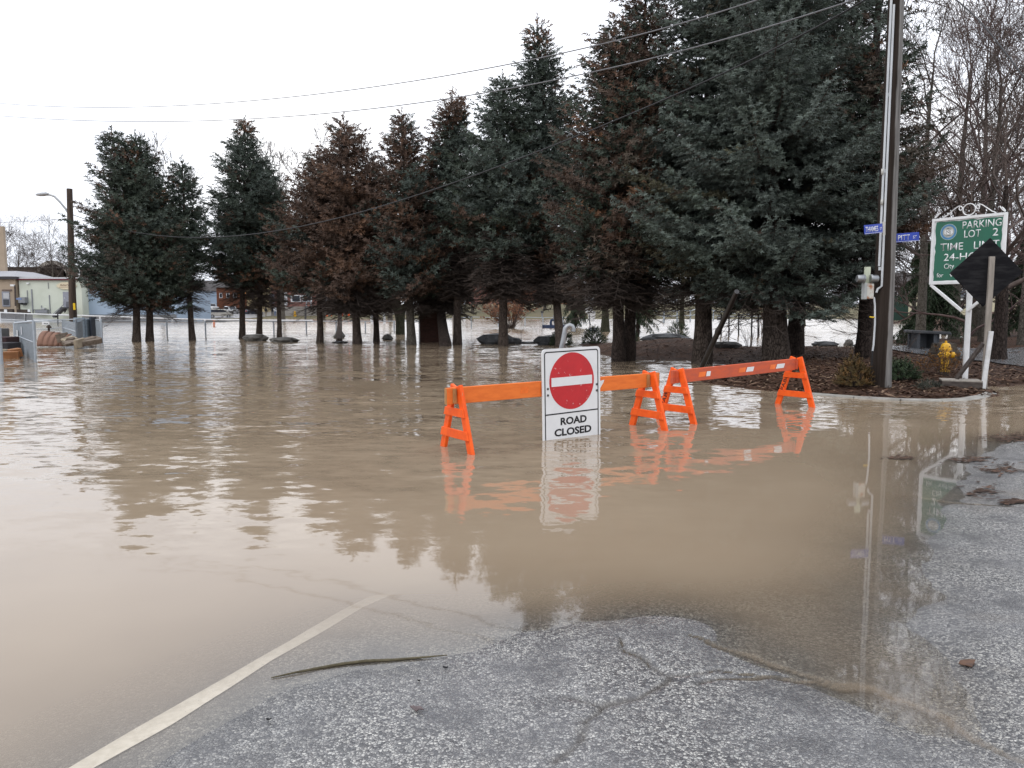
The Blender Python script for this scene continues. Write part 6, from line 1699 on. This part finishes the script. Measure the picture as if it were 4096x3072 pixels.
M_WFR = mat('white window frame', (.62, .63, .66), .5)
dd = panel_px(1075, 1177, 1098, 1215, Yb2, .1, mat('blue grey door', (.20, .22, .28), .5), bb_, 'door')
dd = panel_px(1126, 1168, 1150, 1223, Yb2, .1, M_WFR, bb_, 'door'); panel_px(1131, 1175, 1136, 1215, Yb2-.1, .03, M_GLASS, dd, 'pane')
for x0, x1 in ((1163, 1205), (1207, 1248)): window_px(x0, 1180, x1, 1208, Yb2, bb_, M_WFR, M_GLASS, False)
for x0, x1 in ((1292, 1328), (1330, 1366), (1368, 1400)):
    f = window_px(x0, 1172, x1, 1216, Yb2, bb_, M_WFR, mat('lilac glass', (.12, .11, .14), .1), False); panel_px(x0+12, 1186, x0+20, 1210, Yb2-.13, .03, M_WFR, f, 'poster')
panel_px(1436, 1174, 1452, 1225, Yb2, .1, mat('navy door', (.04, .05, .09), .5), bb_, 'door')
for i, (x0, x1, yt, Y, m_, lab_) in enumerate(((985, 1060, 1130, 185, mat('cream stucco', (.42, .34, .20), .8), 'cream house left of the red brick building'), (865, 985, 1150, 200, mat('orange brick far', (.15, .06, .035), .85), 'orange brick house behind the white cars'),
        (700, 870, 1165, 215, M_SKYB, 'pale blue house seen past the kinked trunk'))):
    t = thing('far_house', lab_, 'house', at(x0, 1230, Y), 'houses up the street'); wallbox(x0, x1, yt, Y, 12, m_, t, zb=0)
    a, c = at(x0-6, yt, Y), at(x1+6, yt, Y); mz = a.z+3.2
    MB().quadbox([Vector((a.x, Y-.5, a.z)), Vector((c.x, Y-.5, a.z)), Vector((c.x, Y+12.5, a.z)), Vector((a.x, Y+12.5, a.z)), Vector((a.x, Y+5.9, mz)), Vector((c.x, Y+5.9, mz)), Vector((c.x, Y+6.1, mz)), Vector((a.x, Y+6.1, mz))]).build('roof', mat('dark shingle far', (.07, .065, .065), .85), t)
    k = 0
    for xx in np.arange(x0+12, x1-20, 28):
        window_px(xx, yt+22, xx+13, yt+42, Y, t, M_WFR, M_GLASS, False); k += 1
mk = thing('shop_building', 'low brick shop with a bright red sign seen between crowns', 'building', at(2060, 1200, 250))
wallbox(1860, 2260, 1052, 250, 20, M_BRICK, mk, zb=2); wallbox(1856, 2264, 1044, 250, 20, M_GREYD, mk, 'roof_edge', zb=at(0, 1052, 250).z, proud=.5); panel_px(2128, 1054, 2172, 1068, 250, .4, mat('bright red sign', (.60, .03, .02), .5), mk, 'sign_band'); panel_px(2136, 1068, 2152, 1074, 250, .4, MATS['bright red sign'], mk, 'sign_band')
panel_px(1900, 1090, 2240, 1110, 250, .2, M_GLASS, mk, 'window')
for i, (x0, x1, yt, Y, m_, lab_) in enumerate(((2190, 2330, 1160, 245, mat('orange brick far2', (.25, .11, .06), .85), 'orange brick house behind the parked cars'), (2340, 2500, 1168, 248, mat('grey siding far', (.32, .31, .30), .8), 'grey sided house behind the parked cars'), (2590, 2760, 1178, 235, mat('pale siding far', (.40, .38, .34), .8), 'pale house right of the guard rail'), (3560, 3760, 1150, 120, mat('green hoarding', (.025, .055, .045), .7), 'dark green shed between the pole and the parking sign'), (3790, 4120, 1130, 105, mat('cream siding', (.50, .47, .34), .8), 'cream house behind the parking sign post'))):
    t = thing('bank_house', lab_, 'house', at(x0, 1220, Y), 'houses behind the right bank'); wallbox(x0, x1, yt, Y, 10, m_, t, zb=0)
    a, c = at(x0-6, yt, Y), at(x1+6, yt, Y); mz = a.z+2.5
    MB().quadbox([Vector((a.x, Y-.5, a.z)), Vector((c.x, Y-.5, a.z)), Vector((c.x, Y+10.5, a.z)), Vector((a.x, Y+10.5, a.z)), Vector((a.x, Y+4.9, mz)), Vector((c.x, Y+4.9, mz)), Vector((c.x, Y+5.1, mz)), Vector((a.x, Y+5.1, mz))]).build('roof', MATS['dark shingle far'], t)
    for xx in np.arange(x0+14, x1-24, 44): window_px(xx, yt+14, xx+16, yt+32, Y, t, M_WFR, M_GLASS, False)

# brick slab, flagpoles, small signs, hydrant, cones
sb = W(1718, 1369, 0); slab = thing('brick_slab', 'free standing dark brick slab in the water among the spruce trunks', 'wall', sb)
a, c = at(1680, 1369, sb.y), at(1762, 1369, sb.y)
core = MB().quadbox([Vector((a.x, sb.y, -.4)), Vector((c.x, sb.y, -.4)), Vector((c.x, sb.y+.35, -.4)), Vector((a.x, sb.y+.35, -.4)), Vector((a.x, sb.y, 2.3)), Vector((c.x, sb.y, 2.3)), Vector((c.x, sb.y+.35, 2.3)), Vector((a.x, sb.y+.35, 2.3))]).build('core', mat('brown mortar', (.055, .034, .028), .9), slab)
mb = MB(); r = random.Random(2); wslab = c.x-a.x; nr = 30
for i in range(nr):
    z = -.1+i*.08; x = a.x+(.0 if i % 2 else -.11)
    while x < c.x:
        x0, x1 = max(x+.006, a.x+.004), min(x+.214, c.x-.004)
        if x1-x0 > .03: mb.box(Vector(((x0+x1)/2, sb.y-.004-r.uniform(0, .006), z+.04)), (x1-x0, .03, .066), mi=r.choice((0, 0, 1)))
        x += .22
o = mb.build('bricks', [mat('dark red brick', (.066, .030, .023), .8), mat('darker red brick', (.050, .024, .019), .8)], slab); o['kind'] = 'stuff'
MB().box(Vector((a.x-.03, sb.y+.17, 1.0)), (.05, .34, 2.8)).build('pale_edge', M_WHITEREF, slab)
for i, (px, y0, lab_) in enumerate(((1434, 1300, 'white flagpole with a grey box low on it, left of three'), (1488, 1297, 'white flagpole in the middle of three before the concrete wall'), (1538, 1296, 'white flagpole nearest the mossy forked tree, right of three'))):
    p = W(px, y0, 0); t = thing('flagpole', lab_, 'flagpole', p, 'white flagpoles before the concrete wall')
    MB().tube([p-Vector((0, 0, .5)), at(px-8, 1100, p.y), at(px-12, 1000, p.y)], [.14, .12, .10], 8).build('pole', M_WRAIL, t, smooth=True); MB().lathe([(.03, -.12), (.14, 0), (.03, .12)], at(px-12, 998, p.y), n=10).build('ball', M_STEEL, t)
    if i == 0: panel_px(1433, 1242, 1441, 1262, p.y-.15, .2, M_GREYM, t, 'control_box')
np_ = W(1814, 1322, 0); t = thing('no_parking_sign', 'small white sign with two round symbols on a pale post among the trunks', 'sign', np_)
MB().bar(np_-Vector((0, 0, .4)), at(1811, 1180, np_.y), .14, .10, (1, 0, 0)).build('post', M_GREYW, t); Yn = np_.y-.08
panel_px(1804, 1225, 1823, 1241, Yn, .03, M_WHITEREF, t, 'plate')
for dx in (1809, 1818):
    for rr_, m_, z_ in ((.30, M_BLACK, .06), (.20, M_WHITEREF, .075)): MB().prism(circ(rr_*.85, 16), frame(at(dx, 1233, Yn-z_+.02), (1, 0, 0), (0, 0, 1)), .01).build('symbol', m_, t)
ab = W(2362, 1322, 0); t = thing('accessible_parking_sign', 'black and white parking sign on thin post in the flood by the weeping shrub', 'sign', ab)
MB().tube([ab-Vector((0, 0, .3)), at(2355, 1225, ab.y)], .04, 6).build('post', M_GREYD, t); Yn = ab.y-.06
panel_px(2349, 1234, 2363, 1247, Yn, .02, M_BLACK, t, 'plate'); panel_px(2350, 1248, 2365, 1257, Yn, .02, M_WHITEREF, t, 'lower_plate'); MB().prism(circ(.30, 16), frame(at(2356, 1241, Yn-.02), (1, 0, 0), (0, 0, 1)), .01).build('symbol', M_WHITEREF, t)
t = thing('sunken_sign', 'dark blue board nearly under water below the black and white parking sign', 'sign', W(2372, 1325, 0)); panel_px(2357, 1311, 2388, 1324, W(2372, 1324, 0).y, .1, mat('navy board', (.02, .035, .11), .5), t, 'board'); panel_px(2362, 1315, 2384, 1318, W(2372, 1324, 0).y-.1, .01, M_WHITEREF, t, 'lettering_band')
t = thing('white_bin', 'small white bin behind the parking sign in the flood', 'bin', at(2367, 1275, 75)); MB().lathe([(.3, -.5), (.36, .3), (.40, .3), (.30, .5)], at(2367, 1265, 75), n=12).build('body', M_WRAIL, t)
cp = W(2213, 1312, 0); t = thing('sunken_chair', 'blue plastic chair standing half under water left of a thin trunk', 'chair', cp)
M_NAVY = mat('blue plastic', (.035, .055, .11), .5); Yq = cp.y
MB().tube([at(2205, 1309, Yq), at(2203, 1290, Yq), at(2206, 1280, Yq), at(2214, 1279, Yq)], .12, 6).build('backrest', M_NAVY, t); MB().box(at(2216, 1308, Yq), (2.0, .8, .35)).build('seat', M_NAVY, t); MB().tube([at(2222, 1308, Yq), at(2217, 1275, Yq), at(2216, 1260, Yq)], .10, 6).build('upright', M_GREYM, t)
t = thing('meter_post', 'thin dark post with a grey box on the grass edge left of the weeping shrub', 'post', at(2168, 1272, 140)); MB().tube([at(2169, 1275, 140), at(2168, 1246, 140)], .16, 6).build('pole', M_GREYM, t); panel_px(2163, 1245, 2174, 1252, 140, .3, M_GREYD, t, 'box')
t = thing('green_bin', 'teal bin behind the weeping conifer with a drooping arm', 'bin', at(2517, 1290, 60)); panel_px(2508, 1279, 2525, 1295, 60, .9, mat('teal plastic', (.10, .17, .17), .5), t, 'body'); panel_px(2507, 1276, 2526, 1280, 60, 1.0, M_GREYD, t, 'lid')
t = thing('dark_bin', 'small dark bin out in the flood left of the leaning pole', 'bin', at(2872, 1280, 70)); panel_px(2868, 1270, 2881, 1281, 70, .9, M_GREYD, t, 'body'); panel_px(2866, 1268, 2882, 1271, 70, 1.0, M_GREYM, t, 'lid')
fh = at(1180, 1275, 156); fh.z = KZ(fh.x, fh.y)-.1; t = thing('fire_hydrant', 'small yellow hydrant far off on the grass below the concrete wall', 'hydrant', fh); s = 2.0
MB().lathe([(.16, -.4), (.16, .0), (.19, .1), (.19, .6), (.25, .65), (.25, .8), (.20, 1.05), (.08, 1.25)], fh, n=12).build('barrel', M_HYD, t, smooth=True); MB().box(fh+Vector((0, 0, .35)), (.66, .2, .24)).build('outlet', M_HYD, t)
for i, (px, h_) in enumerate(((1308, .9), (1326, .8), (1370, 1.3), (1396, 1.4))):
    p = at(px, 1277, 148); p.z = -.1; o = MB().lathe([(.5, 0), (.5, .08), (.32, .10), (.06, h_)], p, n=10).build('traffic_cone', M_ORANGE, None, p); tag(o, ('orange cone at the wall foot, leftmost beside the grass', 'orange cone second from the left at the wall foot', 'orange cone behind the dead leaning trunk at the wall foot', 'tall orange cone standing apart at the right, by the wall foot')[i], 'traffic cone', 'orange cones before the concrete wall')
for i, (px, y0, y1) in enumerate(((856, 1281, 1306), (976, 1290, 1310))):
    p = W(px, y1, 0); o = MB().tube([p-Vector((0, 0, .3)), at(px, y0, p.y)], .10, 6).build('marker_post', mat('pinkish marker', (.62, .26, .17), .5), None, p); tag(o, ('pink marker post in the flood before the silver minivan', 'pink marker post against the right of a leaning trunk')[i], 'post', 'pink marker posts in the flood')
t = thing('bike_sign', 'thin post with a pale round sign before the concrete wall', 'sign', at(1222, 1275, 140)); MB().tube([at(1222, 1284, 140), at(1222, 1228, 140)], .18, 6).build('post', M_GREYD, t); rc = at(1235, 1220, 140); MB().tube([rc+Vector((.45*math.cos(q_), 0, .75*math.sin(q_))) for q_ in np.linspace(0, 6.2832, 17)], .12, 6).build('ring_plate', M_GREYM, t)

# guard rail and cars on the bank
gr_ = thing('bank_guard_rail', 'grey guard rail along the top of the grass bank below parked cars', 'railing', at(2300, 1222, 200))
for a, c in (((2040, 1221), (2470, 1222)), ((2590, 1210), (2700, 1216))):
    p, q = at(*a, 200), at(*c, 200); MB().bar(p+Vector((0, 0, .9)), q+Vector((0, 0, .9)), .5, .15, (0, 0, 1)).build('rail', M_GREYM, gr_)
    for k in range(12): e = p+(q-p)*k/11; MB().bar(e-Vector((0, 0, .5)), e+Vector((0, 0, 1.0)), .3, .2, (1, 0, 0)).build('post', M_GREYD, gr_)
PROF = {'van': [(-2.4, .35), (2.4, .35), (2.45, .75), (1.75, 1.05), (.75, 1.72), (-1.9, 1.78), (-2.4, 1.1)], 'suv': [(-2.3, .42), (2.3, .42), (2.35, 1.0), (1.2, 1.12), (.55, 1.78), (-2.0, 1.82), (-2.32, 1.15)],
        'sedan': [(-2.3, .32), (2.3, .32), (2.35, .72), (1.25, .95), (.5, 1.42), (-1.0, 1.44), (-1.9, 1.02), (-2.35, .95)], 'pickup': [(-2.7, .5), (2.6, .5), (2.65, 1.15), (1.3, 1.22), (.75, 1.85), (-.6, 1.88), (-.7, 1.2), (-2.7, 1.15)]}
WIN = {'van': [(1.35, 1.12), (.66, 1.62), (-1.8, 1.66), (-2.2, 1.12)], 'suv': [(1.0, 1.17), (.5, 1.66), (-1.85, 1.70), (-2.15, 1.18)], 'sedan': [(1.0, .98), (.45, 1.33), (-.95, 1.35), (-1.6, 1.02)], 'pickup': [(1.1, 1.27), (.68, 1.74), (-.5, 1.76), (-.52, 1.27)]}
M_TYRE = mat('black tyre', (.02, .02, .02), .8); M_RIM = mat('wheel rim', (.35, .36, .37), .4, metal=.6); M_TAIL = mat('red tail lamp', (.45, .02, .02), .3); M_HEAD = mat('clear headlamp', (.6, .6, .58), .2)
def car(label, px, py, Y, head, kind, paint):
    p = at(px, py, Y); a = math.radians(head); fx = Vector((math.cos(a), math.sin(a), 0)); t = thing('parked_car', label, 'car', p, 'cars parked beyond the flood')
    M = frame(p, fx, (0, 0, 1)); T = lambda z: M @ Matrix.Translation((0, 0, z))
    body = MB().prism(PROF[kind], T(-.9), 1.8).build('body', paint, t, bevel=.10)
    MB().prism(WIN[kind], T(-.915), 1.83).build('side_windows', M_GLASS, t)
    pr = PROF[kind]; i = {'van': 3, 'suv': 3, 'sedan': 3, 'pickup': 3}[kind]
    (x0, z0), (x1, z1) = pr[i], pr[i+1]
    for (xa, za), (xb, zb), nme in (((x0, z0), (x1, z1), 'windshield'), (pr[-1] if kind != 'pickup' else pr[6], pr[-2] if kind != 'pickup' else pr[5], 'rear_window')):
        e = .02 if nme == 'windshield' else -.02
        A = lambda x, z, s: M @ Vector((x+e*1.6, z+.02, s))
        c1_, c2_ = (xa*.9+xb*.1, za*.9+zb*.1), (xa*.1+xb*.9, za*.1+zb*.9)
        MB().face([A(*c1_, -.72), A(*c1_, .72), A(*c2_, .66), A(*c2_, -.66)]).build(nme, M_GLASS, t)
    for x in (-1.45, 1.5):
        for s in (-.84, .84):
            c = M @ Vector((x, .34, s)); ax_ = (M.to_3x3() @ Vector((0, 0, 1)))*(1 if s > 0 else -1)
            w_ = MB().lathe([(.34, -.12), (.36, -.06), (.36, .06), (.33, .09)], c, ax_, 14).build('wheel', M_TYRE, t); MB().lathe([(.21, .085), (.20, .105), (.05, .11)], c, ax_, 10).build('rim', M_RIM, w_)
    for s in (-.68, .68):
        MB().box(M @ Vector((-2.33 if kind != 'pickup' else -2.70, .98, s)), (.08, .22, .28), fx, (0, 0, 1), M.to_3x3() @ Vector((0, 0, 1))).build('tail_light', M_TAIL, t)
        MB().box(M @ Vector((2.36 if kind != 'pickup' else 2.63, .74 if kind != 'pickup' else .95, s)), (.08, .16, .32), fx, (0, 0, 1), M.to_3x3() @ Vector((0, 0, 1))).build('headlight', M_HEAD, t)
def paint(n, c): return mat(n, c, .25, metal=.2, col2=tuple(x*.95 for x in c))
car('silver minivan standing at the water edge left of the leaning trunk', 882, 1272, 152, 20, 'van', paint('silver paint', (.42, .40, .36)))
car('white sport utility vehicle with red lettering just behind the silver minivan', 925, 1257, 175, -50, 'suv', paint('white paint', (.70, .71, .72)))
car('white car farther up the street, left of the white utility vehicle', 845, 1243, 200, -40, 'suv', MATS['white paint'])
car('dark sedan half hidden between two leaning trunks', 1010, 1262, 172, 60, 'sedan', paint('dark blue paint', (.05, .06, .08)))
car('black car partly hidden at the far left of the minivan', 800, 1270, 158, 10, 'sedan', paint('black paint', (.02, .02, .02)))
car('navy utility vehicle on the bank above the small weeping shrub', 2308, 1219, 208, 175, 'suv', paint('navy paint', (.03, .04, .07)))
car('grey pickup on the bank right of the navy utility vehicle', 2385, 1219, 208, 175, 'pickup', paint('grey paint', (.28, .30, .33)))
car('white car on the bank left of the rust tipped trunk', 2152, 1221, 208, 5, 'sedan', MATS['white paint'])
car('dark car on the bank seen left of the no parking post', 1797, 1213, 205, 5, 'sedan', MATS['navy paint'])
car('pale car on the bank behind the left end spruce of the bed', 2440, 1219, 210, 5, 'suv', paint('pale grey paint', (.5, .51, .52)))
car('black pickup seen past the white parking sign post', 3835, 1237, 78, -100, 'pickup', MATS['black paint'])
car('car on the slope behind the thick dark trunk', 3340, 1212, 170, 10, 'sedan', MATS['grey paint'])
# lit amber lamp seen between trunks
al = at(970, 1176, 140); t = thing('amber_lamp', 'small glowing amber lamp between two trunks near the cars', 'lamp', al)
m, nt, b = nm('amber glow'); b.inputs['Emission Color'].default_value = (1, .35, .02, 1); b.inputs['Emission Strength'].default_value = 3; b.inputs['Base Color'].default_value = (.8, .3, .02, 1)
MB().lathe([(.1, -.3), (.55, -.15), (.6, .1), (.2, .35)], al, (0, 0, 1), 10).build('globe', m, t); MB().tube([al-Vector((0, 0, .3)), Vector((al.x, al.y, -.2))], .12, 6).build('pole', M_GREYD, t)

# people at the edge of the grass
def person(label, px, py, Y, coat, legs, seed, cap=None, ht=2.05):
    p = at(px, py, Y); r = random.Random(seed); t = thing('person', label, 'person', p, 'people watching the flood')
    s = ht/1.75; a = r.uniform(-.6, .6)
    J = {'hip': (0, 0, .92), 'waist': (0, 0, 1.08), 'chest': (0, 0, 1.32), 'neck': (0, 0, 1.47), 'head': (0, .01, 1.58), 'crown': (0, 0, 1.70),
         'lh': (-.10, 0, .88), 'lk': (-.11, .02, .48), 'la': (-.12, -.02, .08), 'lt': (-.12, .14, .03), 'rh': (.10, 0, .88), 'rk': (.11, .03, .48), 'ra': (.12, 0, .08), 'rt': (.12, .15, .03),
         'ls': (-.19, 0, 1.40), 'le': (-.26, -.03, 1.12), 'lw': (-.22, .08, .90), 'lf': (-.21, .11, .80), 'rs': (.19, 0, 1.40), 're': (.26, -.03, 1.12), 'rw': (.22, .08, .90), 'rf': (.21, .11, .80)}
    R_ = {'hip': .15, 'waist': .145, 'chest': .165, 'neck': .065, 'head': .10, 'crown': .06, 'lh': .10, 'rh': .10, 'lk': .075, 'rk': .075, 'la': .055, 'ra': .055, 'lt': .045, 'rt': .045, 'ls': .075, 'rs': .075, 'le': .06, 're': .06, 'lw': .045, 'rw': .045, 'lf': .04, 'rf': .04}
    E = [('hip', 'waist'), ('waist', 'chest'), ('chest', 'neck'), ('neck', 'head'), ('head', 'crown'), ('hip', 'lh'), ('lh', 'lk'), ('lk', 'la'), ('la', 'lt'), ('hip', 'rh'), ('rh', 'rk'), ('rk', 'ra'), ('ra', 'rt'), ('chest', 'ls'), ('ls', 'le'), ('le', 'lw'), ('lw', 'lf'), ('chest', 'rs'), ('rs', 're'), ('re', 'rw'), ('rw', 'rf')]
    ks = list(J); me = bpy.data.meshes.new('body'); ca, sa = math.cos(a), math.sin(a)
    me.from_pydata([((x*ca-y*sa)*s, (x*sa+y*ca)*s, z*s) for x, y, z in J.values()], [(ks.index(i), ks.index(j)) for i, j in E], [])
    ob = bpy.data.objects.new('body', me); COL.objects.link(ob)
    ob.modifiers.new('skin', 'SKIN'); 
    if not me.skin_vertices: 
        with bpy.context.temp_override(object=ob, active_object=ob): bpy.ops.mesh.customdata_skin_add()
    for i, k in enumerate(ks): me.skin_vertices[0].data[i].radius = (R_[k]*s, R_[k]*s); me.skin_vertices[0].data[i].use_root = (k == 'hip')
    md = ob.modifiers.new('sub', 'SUBSURF'); md.levels = 1; md.render_levels = 1
    bpy.context.view_layer.update(); dg = bpy.context.evaluated_depsgraph_get(); m2 = bpy.data.meshes.new_from_object(ob.evaluated_get(dg)); bpy.data.objects.remove(ob)
    m2.name = 'body'
    for mm in (legs, coat, mat('skin', (.45, .28, .20), .6), cap or mat('dark hair', (.03, .022, .018), .8)): m2.materials.append(mm)
    for f in m2.polygons:
        z = f.center.z/s; f.use_smooth = True
        f.material_index = 0 if z < .86 and abs(f.center.x) < .17*s else (1 if z < 1.50 else (3 if (z > 1.63 or f.center.y < -.03) else 2))
    link('body', m2, t)
M_JEAN = mat('dark trousers', (.035, .038, .05), .8); M_KHAKI = mat('khaki trousers', (.28, .25, .20), .8)
person('person in a black top and pale trousers, leftmost on the sidewalk', 1064, 1267, 155, mat('black top', (.018, .018, .022), .8), M_KHAKI, 1)
person('person all in dark clothes beside the one in white', 1090, 1264, 158, MATS['black top'], M_JEAN, 2)
person('person in a white coat and blue trousers by the slim trunk', 1101, 1265, 157, mat('white coat', (.62, .64, .68), .8), mat('blue trousers', (.10, .14, .24), .8), 3)
person('person in a grey green coat standing apart at the right', 1132, 1269, 153, mat('grey green coat', (.16, .20, .20), .8), mat('grey blue trousers', (.12, .14, .18), .8), 4)
